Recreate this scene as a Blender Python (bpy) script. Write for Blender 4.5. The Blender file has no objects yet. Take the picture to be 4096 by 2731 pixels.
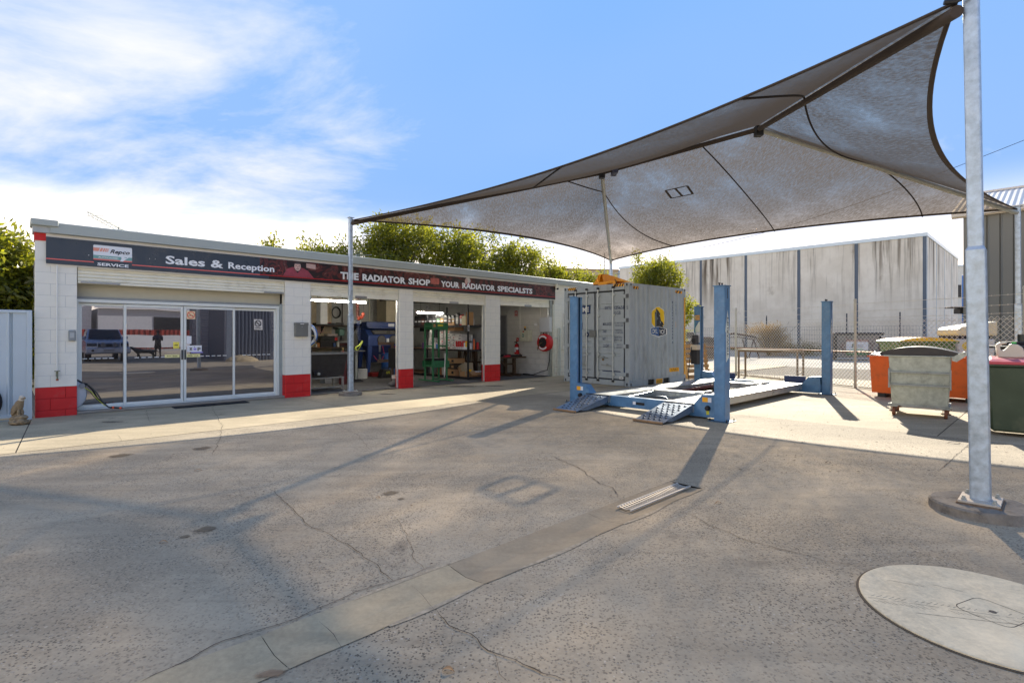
import bpy, bmesh, math, random
import numpy as np
from math import sin, cos, pi, radians, sqrt, atan2
from mathutils import Vector, Matrix, noise

random.seed(7); np.random.seed(7)
SC = bpy.context.scene
COL = SC.collection

# ------------------------------------------------------------ camera
F, CX, HY, H = 2100.0, 2048.0, 1342.0, 1.42      # focal length, centre column, horizon row (4096 px wide photograph), eye height
cam_d = bpy.data.cameras.new('camera'); cam = bpy.data.objects.new('camera', cam_d); COL.objects.link(cam)
cam.location = (0, 0, H); cam.rotation_euler = (radians(90), 0, 0)
cam_d.sensor_width = 36; cam_d.lens = F / 4096 * 36; cam_d.shift_y = (HY - 1365.5) / 4096
cam_d.clip_start = 0.05; cam_d.clip_end = 2000
SC.camera = cam

# ------------------------------------------------------------ daylight
SUN_AZ, SUN_EL = radians(26.2), radians(28.0)     # azimuth measured from +Y towards +X
world = bpy.data.worlds.new('World'); SC.world = world; world.use_nodes = True
nt = world.node_tree; N = nt.nodes; L = nt.links; N.clear()
wo = N.new('ShaderNodeOutputWorld'); bg = N.new('ShaderNodeBackground'); L.new(bg.outputs[0], wo.inputs[0])
sky = N.new('ShaderNodeTexSky'); sky.sky_type = 'NISHITA'; sky.sun_disc = False
sky.sun_elevation = SUN_EL; sky.sun_rotation = SUN_AZ; sky.altitude = 0
sky.air_density = 1.0; sky.dust_density = 0.35; sky.ozone_density = 3.0
bg.inputs[1].default_value = 0.10
tc = N.new('ShaderNodeTexCoord'); sep = N.new('ShaderNodeSeparateXYZ'); L.new(tc.outputs['Generated'], sep.inputs[0])
def wm(op, a, b=None, c=None):
    n = N.new('ShaderNodeMath'); n.operation = op
    for i, x in enumerate((a, b, c)):
        if x is None: continue
        if isinstance(x, (int, float)): n.inputs[i].default_value = x
        else: L.new(x, n.inputs[i])
    return n.outputs[0]
def wramp(x, a, b):
    n = N.new('ShaderNodeMapRange'); n.interpolation_type = 'SMOOTHSTEP'
    L.new(x, n.inputs[0]); n.inputs[1].default_value = a; n.inputs[2].default_value = b
    return n.outputs[0]
zz = wm('MAXIMUM', sep.outputs[2], 0.0)
den = wm('ADD', zz, 0.22)
cx_ = wm('DIVIDE', sep.outputs[0], den); cy_ = wm('DIVIDE', sep.outputs[1], den)
comb = N.new('ShaderNodeCombineXYZ'); L.new(cx_, comb.inputs[0]); L.new(cy_, comb.inputs[1]); comb.inputs[2].default_value = 3.3
mp = N.new('ShaderNodeMapping'); L.new(comb.outputs[0], mp.inputs[0]); mp.inputs['Rotation'].default_value = (0, 0, radians(38)); mp.inputs['Scale'].default_value = (0.75, 1.2, 1)
n1 = N.new('ShaderNodeTexNoise'); L.new(mp.outputs[0], n1.inputs['Vector']); n1.inputs['Scale'].default_value = 1.7; n1.inputs['Detail'].default_value = 10; n1.inputs['Roughness'].default_value = 0.62; n1.inputs['Distortion'].default_value = 0.25
n2 = N.new('ShaderNodeTexNoise'); L.new(comb.outputs[0], n2.inputs['Vector']); n2.inputs['Scale'].default_value = 0.55; n2.inputs['Detail'].default_value = 3
# more cloud to the west (the left of the photograph), thinning to the east
bias = wm('MULTIPLY', wramp(sep.outputs[0], 0.30, -0.80), 0.24)
low = wm('MULTIPLY', wramp(sep.outputs[2], 0.42, 0.12), 0.04)
v = wm('ADD', wm('ADD', wm('MULTIPLY', n1.outputs[0], 0.75), wm('MULTIPLY', n2.outputs[0], 0.35)), wm('ADD', bias, low))
cl = wm('MAXIMUM', wramp(v, 0.60, 0.98), wm('MULTIPLY', n2.outputs[0], 0.30))
hz = wm('MULTIPLY', wramp(sep.outputs[2], 0.25, 0.0), 0.92)
cl2 = wm('MULTIPLY', cl, 0.95)
tint = N.new('ShaderNodeMix'); tint.data_type = 'RGBA'; tint.blend_type = 'MULTIPLY'; tint.inputs[0].default_value = 1
L.new(sky.outputs[0], tint.inputs[6]); tint.inputs[7].default_value = (0.55, 0.86, 1.15, 1)
dark = N.new('ShaderNodeMix'); dark.data_type = 'RGBA'; dark.blend_type = 'DARKEN'; dark.inputs[0].default_value = 1; L.new(tint.outputs[2], dark.inputs[6]); dark.inputs[7].default_value = (.58, 1.52, 3.30, 1)
mx = N.new('ShaderNodeMix'); mx.data_type = 'RGBA'; L.new(cl2, mx.inputs[0]); L.new(dark.outputs[2], mx.inputs[6]); mx.inputs[7].default_value = (3.7, 3.6, 3.62, 1)
mh = N.new('ShaderNodeMix'); mh.data_type = 'RGBA'; L.new(hz, mh.inputs[0]); L.new(mx.outputs[2], mh.inputs[6]); mh.inputs[7].default_value = (13.5, 11.2, 8.4, 1)
L.new(mh.outputs[2], bg.inputs[0])
sun_d = bpy.data.lights.new('sun', 'SUN'); sun = bpy.data.objects.new('sun', sun_d); COL.objects.link(sun)
sun_d.energy = 3.05; sun_d.angle = radians(0.5); sun_d.color = (1.0, 0.92, 0.78)
sdir = Vector((sin(SUN_AZ) * cos(SUN_EL), cos(SUN_AZ) * cos(SUN_EL), sin(SUN_EL)))
sun.rotation_euler = sdir.to_track_quat('Z', 'Y').to_euler(); sun.location = (0, 0, 30)
SC.view_settings.view_transform = 'Standard'; SC.view_settings.look = 'None'
SC.view_settings.exposure = 1.60; SC.view_settings.gamma = 1.0; SC.view_settings.use_curve_mapping = False
SC.cycles.max_bounces = 8; SC.cycles.transparent_max_bounces = 16; SC.cycles.use_denoising = True
SC.cycles.sample_clamp_indirect = 8

# ------------------------------------------------------------ frames of reference
O = Vector((-8.196, 9.02, 0)); U = Vector((.7208, .6931, 0)); V = Vector((-.6931, .7208, 0))
BA = atan2(.6931, .7208)
def W(s, d, z=0): return O + U * s + V * d + Vector((0, 0, z))      # building frame -> world
def gp(px, py, h=0.0):                                                # photograph pixel on a level h -> world
    Z = F * (H - h) / (py - HY); return Vector(((px - CX) * Z / F, Z, h))
def sd(px, py, h=0.0):
    p = gp(px, py, h) - O; return p.dot(U), p.dot(V)
def sx(px, d=0.0):                                                    # s on the plane at depth d behind the facade
    k = (px - CX) / F; return (k * (O.y + V.y * d) - O.x - V.x * d) / (U.x - k * U.y)
def dx(px, s):                                                        # d on the plane at s along the facade
    k = (px - CX) / F; return (k * (O.y + U.y * s) - O.x - U.x * s) / (V.x - k * V.y)
def zz_(py, s, d=0.0): return H + (HY - py) * (O.y + U.y * s + V.y * d) / F

# ------------------------------------------------------------ materials
def lin(c):
    c = c / 255.0
    return c / 12.92 if c <= 0.04045 else ((c + 0.055) / 1.055) ** 2.4
def rgb(r, g, b): return (lin(r), lin(g), lin(b), 1)
MATS = {}
def mat(name, color, rough=.6, metal=0.0, var=.12, scale=6.0, bump=0.0, bscale=60.0, streak=0.0, dirt=None, dirt_amt=0.35, dirt_scale=2.0, spec=.5, chip=None, emit=None, estr=0, coat=0.0, stretch=(1, 1, 1)):
    if name in MATS: return MATS[name]
    m = bpy.data.materials.new(name); m.use_nodes = True
    n = m.node_tree.nodes; l = m.node_tree.links
    b = n['Principled BSDF']
    if len(color) == 3: color = (*color, 1)
    b.inputs['Base Color'].default_value = color; b.inputs['Roughness'].default_value = rough
    b.inputs['Metallic'].default_value = metal; b.inputs['Specular IOR Level'].default_value = spec
    if coat: b.inputs['Coat Weight'].default_value = coat
    if emit is not None:
        b.inputs['Emission Color'].default_value = emit; b.inputs['Emission Strength'].default_value = estr
    t = n.new('ShaderNodeTexCoord')
    mpn = n.new('ShaderNodeMapping'); l.new(t.outputs['Object'], mpn.inputs[0]); mpn.inputs['Scale'].default_value = stretch
    src = None
    if var > 0:
        a = n.new('ShaderNodeTexNoise'); a.inputs['Scale'].default_value = scale; a.inputs['Detail'].default_value = 6; a.inputs['Roughness'].default_value = .62
        l.new(mpn.outputs[0], a.inputs['Vector'])
        r = n.new('ShaderNodeMapRange'); l.new(a.outputs[0], r.inputs[0]); r.inputs[1].default_value = .3; r.inputs[2].default_value = .7
        r.inputs[3].default_value = 1 - var; r.inputs[4].default_value = 1 + var
        mul = n.new('ShaderNodeMix'); mul.data_type = 'RGBA'; mul.blend_type = 'MULTIPLY'; mul.inputs[0].default_value = 1
        mul.inputs[6].default_value = color; l.new(r.outputs[0], mul.inputs[7]); src = mul.outputs[2]
        rr = n.new('ShaderNodeMapRange'); l.new(a.outputs[0], rr.inputs[0]); rr.inputs[1].default_value = .3; rr.inputs[2].default_value = .7
        rr.inputs[3].default_value = max(0.02, rough - .08); rr.inputs[4].default_value = min(1, rough + .08); l.new(rr.outputs[0], b.inputs['Roughness'])
    if dirt is not None:
        d = n.new('ShaderNodeTexNoise'); d.inputs['Scale'].default_value = dirt_scale; d.inputs['Detail'].default_value = 8; d.inputs['Roughness'].default_value = .7
        if streak:
            ms = n.new('ShaderNodeMapping'); l.new(t.outputs['Object'], ms.inputs[0]); ms.inputs['Scale'].default_value = (1, 1, 1 - streak); l.new(ms.outputs[0], d.inputs['Vector'])
        else: l.new(t.outputs['Object'], d.inputs['Vector'])
        dr = n.new('ShaderNodeMapRange'); dr.interpolation_type = 'SMOOTHSTEP'; l.new(d.outputs[0], dr.inputs[0]); dr.inputs[1].default_value = .48; dr.inputs[2].default_value = .72; dr.inputs[4].default_value = dirt_amt
        dm = n.new('ShaderNodeMix'); dm.data_type = 'RGBA'; l.new(dr.outputs[0], dm.inputs[0])
        if src is not None: l.new(src, dm.inputs[6])
        else: dm.inputs[6].default_value = color
        dm.inputs[7].default_value = (*dirt[:3], 1); src = dm.outputs[2]
    if src is not None: l.new(src, b.inputs['Base Color'])
    if bump > 0:
        bn = n.new('ShaderNodeTexNoise'); bn.inputs['Scale'].default_value = bscale; bn.inputs['Detail'].default_value = 4
        l.new(mpn.outputs[0], bn.inputs['Vector'])
        bb = n.new('ShaderNodeBump'); bb.inputs['Strength'].default_value = bump; bb.inputs['Distance'].default_value = .01
        l.new(bn.outputs[0], bb.inputs['Height']); l.new(bb.outputs[0], b.inputs['Normal'])
    MATS[name] = m
    return m

def ground_mat(name, base, dark, light, chipscale, chipamt, stain, stainamt, bump=.3, speck=.5):
    m = bpy.data.materials.new(name); m.use_nodes = True
    n = m.node_tree.nodes; l = m.node_tree.links; b = n['Principled BSDF']
    t = n.new('ShaderNodeTexCoord')
    def noise_(s, det=6, ro=.6, dist=0):
        a = n.new('ShaderNodeTexNoise'); a.inputs['Scale'].default_value = s; a.inputs['Detail'].default_value = det; a.inputs['Roughness'].default_value = ro; a.inputs['Distortion'].default_value = dist
        l.new(t.outputs['Object'], a.inputs['Vector']); return a.outputs[0]
    def mr(x, a0, a1, b0=0.0, b1=1.0):
        r = n.new('ShaderNodeMapRange'); r.interpolation_type = 'SMOOTHSTEP'; l.new(x, r.inputs[0])
        for i, q in enumerate((a0, a1, b0, b1)): r.inputs[i + 1].default_value = q
        return r.outputs[0]
    def mixc(f, a, c2):
        x = n.new('ShaderNodeMix'); x.data_type = 'RGBA'
        if isinstance(f, float): x.inputs[0].default_value = f
        else: l.new(f, x.inputs[0])
        for i, q in ((6, a), (7, c2)):
            if isinstance(q, tuple): x.inputs[i].default_value = (*q[:3], 1)
            else: l.new(q, x.inputs[i])
        return x.outputs[2]
    def mth(op, a, c2):
        x = n.new('ShaderNodeMath'); x.operation = op
        for i, q in enumerate((a, c2)):
            if isinstance(q, (int, float)): x.inputs[i].default_value = q
            else: l.new(q, x.inputs[i])
        return x.outputs[0]
    big = noise_(.45, 7, .62, .4); mid = noise_(2.2, 6, .65); fine = noise_(38, 5, .7); worn = noise_(.8, 5, .6, .8)
    c = mixc(mr(big, .34, .66), tuple(x * .68 for x in base[:3]), tuple(x * 1.22 for x in base[:3]))
    c = mixc(mr(mid, .45, .72, 0, .55), c, tuple(x * .72 for x in base[:3]))
    c = mixc(mr(fine, .30, .72, 0, .42), c, tuple(x * 1.38 for x in base[:3]))
    hgt = fine
    # long faint scuffs left by tyres turning through the yard
    sm_ = n.new('ShaderNodeMapping'); sm_.inputs['Rotation'].default_value = (0, 0, -BA + .35); sm_.inputs['Scale'].default_value = (.5, 5.0, 1); l.new(t.outputs['Object'], sm_.inputs[0])
    sn_ = n.new('ShaderNodeTexNoise'); sn_.inputs['Scale'].default_value = 1.2; sn_.inputs['Detail'].default_value = 7; sn_.inputs['Distortion'].default_value = .5; l.new(sm_.outputs[0], sn_.inputs['Vector'])
    c = mixc(mr(sn_.outputs[0], .50, .70, 0, .32), c, tuple(x * .62 for x in base[:3]))
    c = mixc(mr(sn_.outputs[0], .46, .30, 0, .25), c, tuple(x * 1.35 for x in base[:3]))
    if chipamt > 0:
        v2 = n.new('ShaderNodeTexVoronoi'); v2.inputs['Scale'].default_value = chipscale * .52; l.new(t.outputs['Object'], v2.inputs['Vector'])
        sc2 = n.new('ShaderNodeSeparateColor'); l.new(v2.outputs['Color'], sc2.inputs[0])
        c = mixc(mth('MULTIPLY', mth('MULTIPLY', mr(v2.outputs['Distance'], .36, .20), mr(sc2.outputs[0], .62, .66)), mth('MULTIPLY', mr(mid, .40, .62), chipamt * .8)), c, dark)
        vo = n.new('ShaderNodeTexVoronoi'); vo.inputs['Scale'].default_value = chipscale; vo.inputs['Randomness'].default_value = 1
        # warp the lookup so the stones are angular, not round
        wv = n.new('ShaderNodeTexNoise'); wv.inputs['Scale'].default_value = chipscale * 1.3; wv.inputs['Detail'].default_value = 2; l.new(t.outputs['Object'], wv.inputs['Vector'])
        vm = n.new('ShaderNodeVectorMath'); vm.operation = 'MULTIPLY_ADD'; l.new(wv.outputs['Color'], vm.inputs[0]); vm.inputs[1].default_value = (.016, .016, 0); l.new(t.outputs['Object'], vm.inputs[2])
        l.new(vm.outputs[0], vo.inputs['Vector'])
        sepc = n.new('ShaderNodeSeparateColor'); l.new(vo.outputs['Color'], sepc.inputs[0])
        inside = mr(vo.outputs['Distance'], .46, .26)
        pick = mr(sepc.outputs[0], .36, .40)
        pick2 = mr(sepc.outputs[1], .90, .93)
        zone = mr(worn, .34, .60, .12, 1.0)
        c = mixc(mth('MULTIPLY', mth('MULTIPLY', inside, pick), mth('MULTIPLY', zone, chipamt)), c, dark)
        c = mixc(mth('MULTIPLY', mth('MULTIPLY', inside, pick2), mth('MULTIPLY', zone, speck)), c, light)
        hgt = mth('ADD', mth('MULTIPLY', mth('MULTIPLY', inside, pick), .8), mth('MULTIPLY', fine, .7))
    st = noise_(.9, 8, .72, 1.2)
    c = mixc(mr(st, .58, .74, 0, stainamt), c, stain)
    l.new(c, b.inputs['Base Color']); b.inputs['Roughness'].default_value = .84; b.inputs['Specular IOR Level'].default_value = .35
    bb = n.new('ShaderNodeBump'); bb.inputs['Strength'].default_value = bump; bb.inputs['Distance'].default_value = .006
    l.new(hgt, bb.inputs['Height']); l.new(bb.outputs[0], b.inputs['Normal'])
    MATS[name] = m
    return m

# ------------------------------------------------------------ mesh building
class MB:
    def __init__(s): s.v = []; s.f = []
    def add(s, vs, fs, M=None):
        o = len(s.v)
        s.v += [tuple(M @ Vector(p)) if M else tuple(p) for p in vs]
        s.f += [tuple(i + o for i in f) for f in fs]; return s
    def box(s, x0, x1, y0, y1, z0, z1, M=None):
        return s.add([(x0, y0, z0), (x1, y0, z0), (x1, y1, z0), (x0, y1, z0), (x0, y0, z1), (x1, y0, z1), (x1, y1, z1), (x0, y1, z1)],
                     [(0, 3, 2, 1), (4, 5, 6, 7), (0, 1, 5, 4), (1, 2, 6, 5), (2, 3, 7, 6), (3, 0, 4, 7)], M)
    def quad(s, a, b, c, d): return s.add([a, b, c, d], [(0, 1, 2, 3)])
    def bar(s, p0, p1, w, h=None, up=(0, 0, 1)):
        h = h or w; p0 = Vector(p0); p1 = Vector(p1); a = (p1 - p0); ln = a.length; a.normalize()
        upv = Vector(up)
        if abs(a.dot(upv)) > .98: upv = Vector((0, 1, 0))
        x = a.cross(upv).normalized(); y = x.cross(a)
        vs = []
        for p in (p0, p1):
            for sx_, sy_ in ((-1, -1), (1, -1), (1, 1), (-1, 1)): vs.append(p + x * sx_ * w / 2 + y * sy_ * h / 2)
        return s.add(vs, [(3, 2, 1, 0), (4, 5, 6, 7), (0, 1, 5, 4), (1, 2, 6, 5), (2, 3, 7, 6), (3, 0, 4, 7)])
    def tube(s, pts, r, n=8, closed=False, cap=True):
        pts = [Vector(p) for p in pts]; rs = r if isinstance(r, (list, tuple)) else [r] * len(pts)
        o = len(s.v); m = len(pts); prev = None
        for i, p in enumerate(pts):
            if closed: t = pts[(i + 1) % m] - pts[i - 1]
            else: t = pts[min(i + 1, m - 1)] - pts[max(i - 1, 0)]
            t.normalize()
            if prev is None:
                a = Vector((0, 0, 1)) if abs(t.z) < .9 else Vector((1, 0, 0)); x = t.cross(a).normalized()
            else:
                x = prev - t * prev.dot(t)
                x = x.normalized() if x.length > 1e-6 else t.cross(Vector((0, 0, 1))).normalized()
            prev = x; y = t.cross(x)
            for k in range(n):
                an = 2 * pi * k / n; s.v.append(tuple(p + (x * cos(an) + y * sin(an)) * rs[i]))
        segs = m if closed else m - 1
        for i in range(segs):
            for k in range(n):
                a = o + i * n + k; b = o + i * n + (k + 1) % n; j = (i + 1) % m
                s.f.append((a, b, o + j * n + (k + 1) % n, o + j * n + k))
        if cap and not closed:
            s.f.append(tuple(o + k for k in range(n))[::-1]); s.f.append(tuple(o + (m - 1) * n + k for k in range(n)))
        return s
    def lathe(s, prof, c=(0, 0, 0), n=20, axis='z'):
        o = len(s.v); c = Vector(c)
        for r, h in prof:
            for k in range(n):
                an = 2 * pi * k / n
                q = (r * cos(an), r * sin(an), h) if axis == 'z' else ((r * cos(an), h, r * sin(an)) if axis == 'y' else (h, r * cos(an), r * sin(an)))
                s.v.append(tuple(c + Vector(q)))
        for i in range(len(prof) - 1):
            for k in range(n):
                s.f.append((o + i * n + k, o + i * n + (k + 1) % n, o + (i + 1) * n + (k + 1) % n, o + (i + 1) * n + k))
        s.f.append(tuple(o + k for k in range(n))[::-1]); s.f.append(tuple(o + (len(prof) - 1) * n + k for k in range(n)))
        return s
    def prism(s, poly, a0, a1, plane='xz'):
        n = len(poly)
        def P(p, a): return {'xz': (p[0], a, p[1]), 'xy': (p[0], p[1], a), 'yz': (a, p[0], p[1])}[plane]
        return s.add([P(p, a0) for p in poly] + [P(p, a1) for p in poly],
                     [tuple(range(n))[::-1], tuple(range(n, 2 * n))] + [(i, (i + 1) % n, n + (i + 1) % n, n + i) for i in range(n)])
    def mesh(s, name, m=None, smooth=False, bevel=0, fix=True):
        me = bpy.data.meshes.new(name); me.from_pydata(s.v, [], s.f)
        if bevel or fix:
            bm = bmesh.new(); bm.from_mesh(me)
            bmesh.ops.recalc_face_normals(bm, faces=bm.faces)
            if bevel: bmesh.ops.bevel(bm, geom=[e for e in bm.edges if e.is_manifold and e.calc_face_angle(0) > .5], offset=bevel, segments=1, affect='EDGES', clamp_overlap=True)
            bm.to_mesh(me); bm.free()
        if m: me.materials.append(m)
        if smooth:
            me.polygons.foreach_set('use_smooth', [True] * len(me.polygons)); me.set_sharp_from_angle(angle=radians(38))
        me.update(); return me
    def obj(s, name, m, parent=None, smooth=False, bevel=0, fix=True, loc=None, rz=0):
        return link(name, s.mesh(name, m, smooth, bevel, fix), parent, loc, rz)
def link(name, me, parent=None, loc=None, rz=0):
    o = bpy.data.objects.new(name, me); COL.objects.link(o)
    if parent is not None: o.parent = parent
    if loc is not None: o.location = loc
    if rz: o.rotation_euler = (0, 0, rz)
    return o
def tag(o, label=None, cat=None, group=None, kind=None):
    if label: o['label'] = label
    if cat: o['category'] = cat
    if group: o['group'] = group
    if kind: o['kind'] = kind
    return o
def thing(name, label, cat, loc=(0, 0, 0), rz=0, group=None):
    o = bpy.data.objects.new(name, None); COL.objects.link(o); o.empty_display_size = .2
    o.location = loc; o.rotation_euler = (0, 0, rz); return tag(o, label, cat, group)
def part(name, parent, loc=(0, 0, 0), rz=0):
    o = bpy.data.objects.new(name, None); COL.objects.link(o); o.parent = parent; o.location = loc; o.rotation_euler = (0, 0, rz); return o
def bthing(name, label, cat, s, d, z=0, rz=0, group=None):      # placed in the building frame
    return thing(name, label, cat, W(s, d, z), BA + rz, group)
def BX(*a): return MB().box(*a)
def dup(o, parent=None, loc=None, label=None, rz=None):
    c = o.copy(); COL.objects.link(c)
    if parent is not None: c.parent = parent
    if loc is not None: c.location = loc
    if rz is not None: c.rotation_euler = (0, 0, rz)
    if label: c['label'] = label
    for ch in list(o.children): dup(ch, c)
    return c
# lettering: a font outline turned into a mesh, scaled to a box w x h, lying in the local xz plane and facing -y
def letters(string, w, h, bold=.0, shear=0.0, thick=.003, font_scale_h=None):
    cu = bpy.data.curves.new('lettering', 'FONT'); cu.body = string; cu.offset = bold; cu.shear = shear; cu.extrude = 0; cu.resolution_u = 2
    ob = bpy.data.objects.new('lettering', cu); COL.objects.link(ob)
    dg = bpy.context.evaluated_depsgraph_get(); dg.update()
    me = bpy.data.meshes.new_from_object(ob.evaluated_get(dg), depsgraph=dg)
    bpy.data.objects.remove(ob); bpy.data.curves.remove(cu)
    n = len(me.vertices); co = np.empty(n * 3); me.vertices.foreach_get('co', co); co = co.reshape(-1, 3)
    if n:
        mn = co.min(0); mx_ = co.max(0); e = np.maximum(mx_ - mn, 1e-6)
        x = (co[:, 0] - mn[0]) / e[0] * w; y = (co[:, 1] - mn[1]) / e[1] * h
        me.vertices.foreach_set('co', np.stack([x, np.full(n, -thick), y], 1).ravel())
    me.materials.clear(); me.update()
    return me
def text(string, m, parent, loc, w, h, bold=.0, shear=0, rz=0, name='lettering', thick=.002, rot=None):
    me = letters(string, w, h, bold, shear, thick); me.materials.append(m)
    o = link(name, me, parent, loc)
    if rot is not None: o.rotation_euler = rot
    elif rz: o.rotation_euler = (0, 0, rz)
    return o
def remeshed(blobs, voxel=.02, noise_amp=0, noise_s=8):
    """one continuous mesh from overlapping ellipsoids (centre, radii, optional euler)"""
    bm = bmesh.new()
    for b in blobs:
        c, r = b[0], b[1]; e = b[2] if len(b) > 2 else (0, 0, 0)
        from mathutils import Euler
        M = Matrix.Translation(c) @ Euler(e).to_matrix().to_4x4() @ Matrix.Diagonal((*r, 1))
        bmesh.ops.create_icosphere(bm, subdivisions=3, radius=1, matrix=M)
    me = bpy.data.meshes.new('tmp'); bm.to_mesh(me); bm.free()
    ob = bpy.data.objects.new('tmp', me); COL.objects.link(ob)
    md = ob.modifiers.new('r', 'REMESH'); md.mode = 'VOXEL'; md.voxel_size = voxel; md.use_smooth_shade = True
    dg = bpy.context.evaluated_depsgraph_get(); dg.update()
    out = bpy.data.meshes.new_from_object(ob.evaluated_get(dg), depsgraph=dg)
    bpy.data.objects.remove(ob); bpy.data.meshes.remove(me)
    if noise_amp:
        for v_ in out.vertices:
            v_.co += v_.normal * noise.noise(v_.co * noise_s) * noise_amp
    out.polygons.foreach_set('use_smooth', [True] * len(out.polygons)); out.update()
    return out

# palette
wall_paint = mat('wall_paint', rgb(232, 230, 218), .75, var=.05, scale=3, bump=.25, bscale=120, dirt=rgb(140, 140, 135), dirt_amt=.25, dirt_scale=1.5, streak=.7)
wall_paint_in = mat('wall_paint_in', rgb(206, 206, 202), .75, var=.05, scale=3, bump=.25, bscale=120)
red_paint = mat('red_paint', rgb(205, 24, 26), .55, var=.12, scale=3, bump=.25, bscale=120, dirt=rgb(150, 85, 80), dirt_amt=.5, dirt_scale=3)
mortar = mat('mortar', rgb(196, 198, 196), .9, var=.1)
mortar_red = mat('mortar_red', rgb(130, 20, 20), .9, var=.1)
cream_block = mat('cream_block', rgb(226, 210, 178), .8, var=.08, scale=3, bump=.3, bscale=100, dirt=rgb(120, 105, 85), dirt_amt=.35)
cream = mat('cream_metal', rgb(236, 232, 212), .45, var=.05, scale=2, dirt=rgb(150, 140, 110), dirt_amt=.3, dirt_scale=3)
fascia_m = mat('fascia_metal', rgb(168, 175, 168), .45, var=.05, scale=2)
white_m = mat('white_paint', rgb(225, 225, 220), .5, var=.04)
alu = mat('white_aluminium', rgb(222, 226, 220), .35, var=.03)
galv = mat('galvanised', rgb(176, 190, 202), .42, .55, var=.28, scale=14, dirt=rgb(200, 208, 214), dirt_amt=.5, dirt_scale=9)
galv_dull = mat('galvanised_dull', rgb(158, 162, 156), .55, .35, var=.15, scale=10, dirt=rgb(90, 90, 84), dirt_amt=.5, dirt_scale=6, streak=.6)
steel = mat('steel', rgb(150, 152, 152), .35, .8, var=.12, scale=12)
dark_steel = mat('dark_steel', rgb(52, 52, 54), .5, .5, var=.2, scale=8)
black = mat('black', rgb(24, 24, 26), .5, var=.15)
rubber = mat('rubber', rgb(22, 22, 22), .8, var=.2)
blue_paint = mat('blue_paint', rgb(82, 126, 164), .38, var=.22, scale=5, dirt=rgb(120, 155, 185), dirt_amt=.6, dirt_scale=4, bump=.1, bscale=30)
navy = mat('navy', rgb(22, 48, 92), .45, var=.08)
cont_grey = mat('container_grey', rgb(168, 177, 180), .5, var=.07, scale=3, dirt=rgb(95, 92, 86), dirt_amt=.45, dirt_scale=2.5, streak=.7)
orange_m = mat('orange_paint', rgb(232, 98, 8), .45, var=.08, scale=3, dirt=rgb(120, 60, 25), dirt_amt=.35, dirt_scale=5)
yellow_m = mat('yellow', rgb(245, 190, 20), .45, var=.05)
red_m = mat('red', rgb(190, 25, 30), .4, var=.08)
dark_green = mat('bin_green', rgb(58, 72, 54), .38, var=.12, scale=4, dirt=rgb(120, 116, 92), dirt_amt=.4, dirt_scale=2)
timber = mat('timber', rgb(178, 136, 84), .7, var=.22, scale=5, stretch=(1, 1, 6), bump=.2, bscale=40)
dark_wood = mat('dark_wood', rgb(78, 60, 44), .6, var=.22, scale=6, stretch=(1, 5, 1))
card = mat('cardboard', rgb(170, 132, 92), .85, var=.08)
# ============================================================ GROUND
g_far = mat('far_ground', rgb(168, 160, 146), .9, var=.12, scale=.6, bump=.2, bscale=20, dirt=rgb(120, 112, 100), dirt_amt=.5, dirt_scale=.5)
agg = ground_mat('exposed_aggregate', rgb(168, 153, 128), rgb(90, 83, 70), rgb(215, 205, 188), 70, .9, rgb(88, 80, 70), .5, bump=.55)
agg2 = ground_mat('old_concrete', rgb(184, 168, 140), rgb(110, 105, 98), rgb(225, 220, 208), 60, .30, rgb(120, 110, 95), .45, bump=.35, speck=.7)
conc = ground_mat('apron_concrete', rgb(184, 167, 136), rgb(120, 112, 100), rgb(210, 200, 185), 60, .0, rgb(92, 84, 74), .6, bump=.22)
conc2 = ground_mat('channel_concrete', rgb(178, 160, 128), rgb(120, 112, 100), rgb(210, 200, 185), 60, .0, rgb(130, 120, 104), .6, bump=.18)
conc3 = ground_mat('stained_channel_concrete', rgb(158, 141, 114), rgb(120, 112, 100), rgb(210, 200, 185), 60, .0, rgb(84, 72, 56), .7, bump=.18)
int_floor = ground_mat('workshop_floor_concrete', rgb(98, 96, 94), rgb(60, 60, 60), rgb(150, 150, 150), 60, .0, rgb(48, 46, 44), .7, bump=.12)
crack_m = mat('crack', rgb(72, 62, 50), .95, var=.2)
gap_m = mat('joint_gap', rgb(92, 80, 64), .95, var=.2)

def gquad(mb, s0, s1, d0, d1, z): mb.quad(W(s0, d0, z), W(s1, d0, z), W(s1, d1, z), W(s0, d1, z))
def sheet(name, s0, s1, d0, d1, z, m, parent=None, n=1):
    mb = MB(); gquad(mb, s0, s1, d0, d1, z)
    return mb.obj(name, m, parent, fix=False)
gr = MB(); gr.quad((-500, -300, -.03), (500, -300, -.03), (500, 700, -.03), (-500, 700, -.03)); tag(gr.obj('ground', g_far, fix=False), kind='structure')
# the yard of exposed aggregate, with the drain channel cut out between its two sheets
CH0, CH1, CHE = -9.59, -9.89, 4.32
yard = part('yard_pavement', None); yard['kind'] = 'structure'
for a in ((-40, CHE, -3.44, CH0), (-40, CHE, CH1, -45), (CHE, 9.14, -3.44, -45)): sheet('paving', *a, 0, agg, yard)
lot = part('concrete_yard', None); lot['kind'] = 'structure'
js = [9.14, 12.4, 15.6, 19.4]; jd = [-45, -14.2, -11.0, -7.6, -3.44]
for i in range(3):
    for j in range(4): sheet('slab', js[i] + .006, js[i + 1] - .006, jd[j] + .006, jd[j + 1] - .006, 0.0, agg2, lot)
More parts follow.
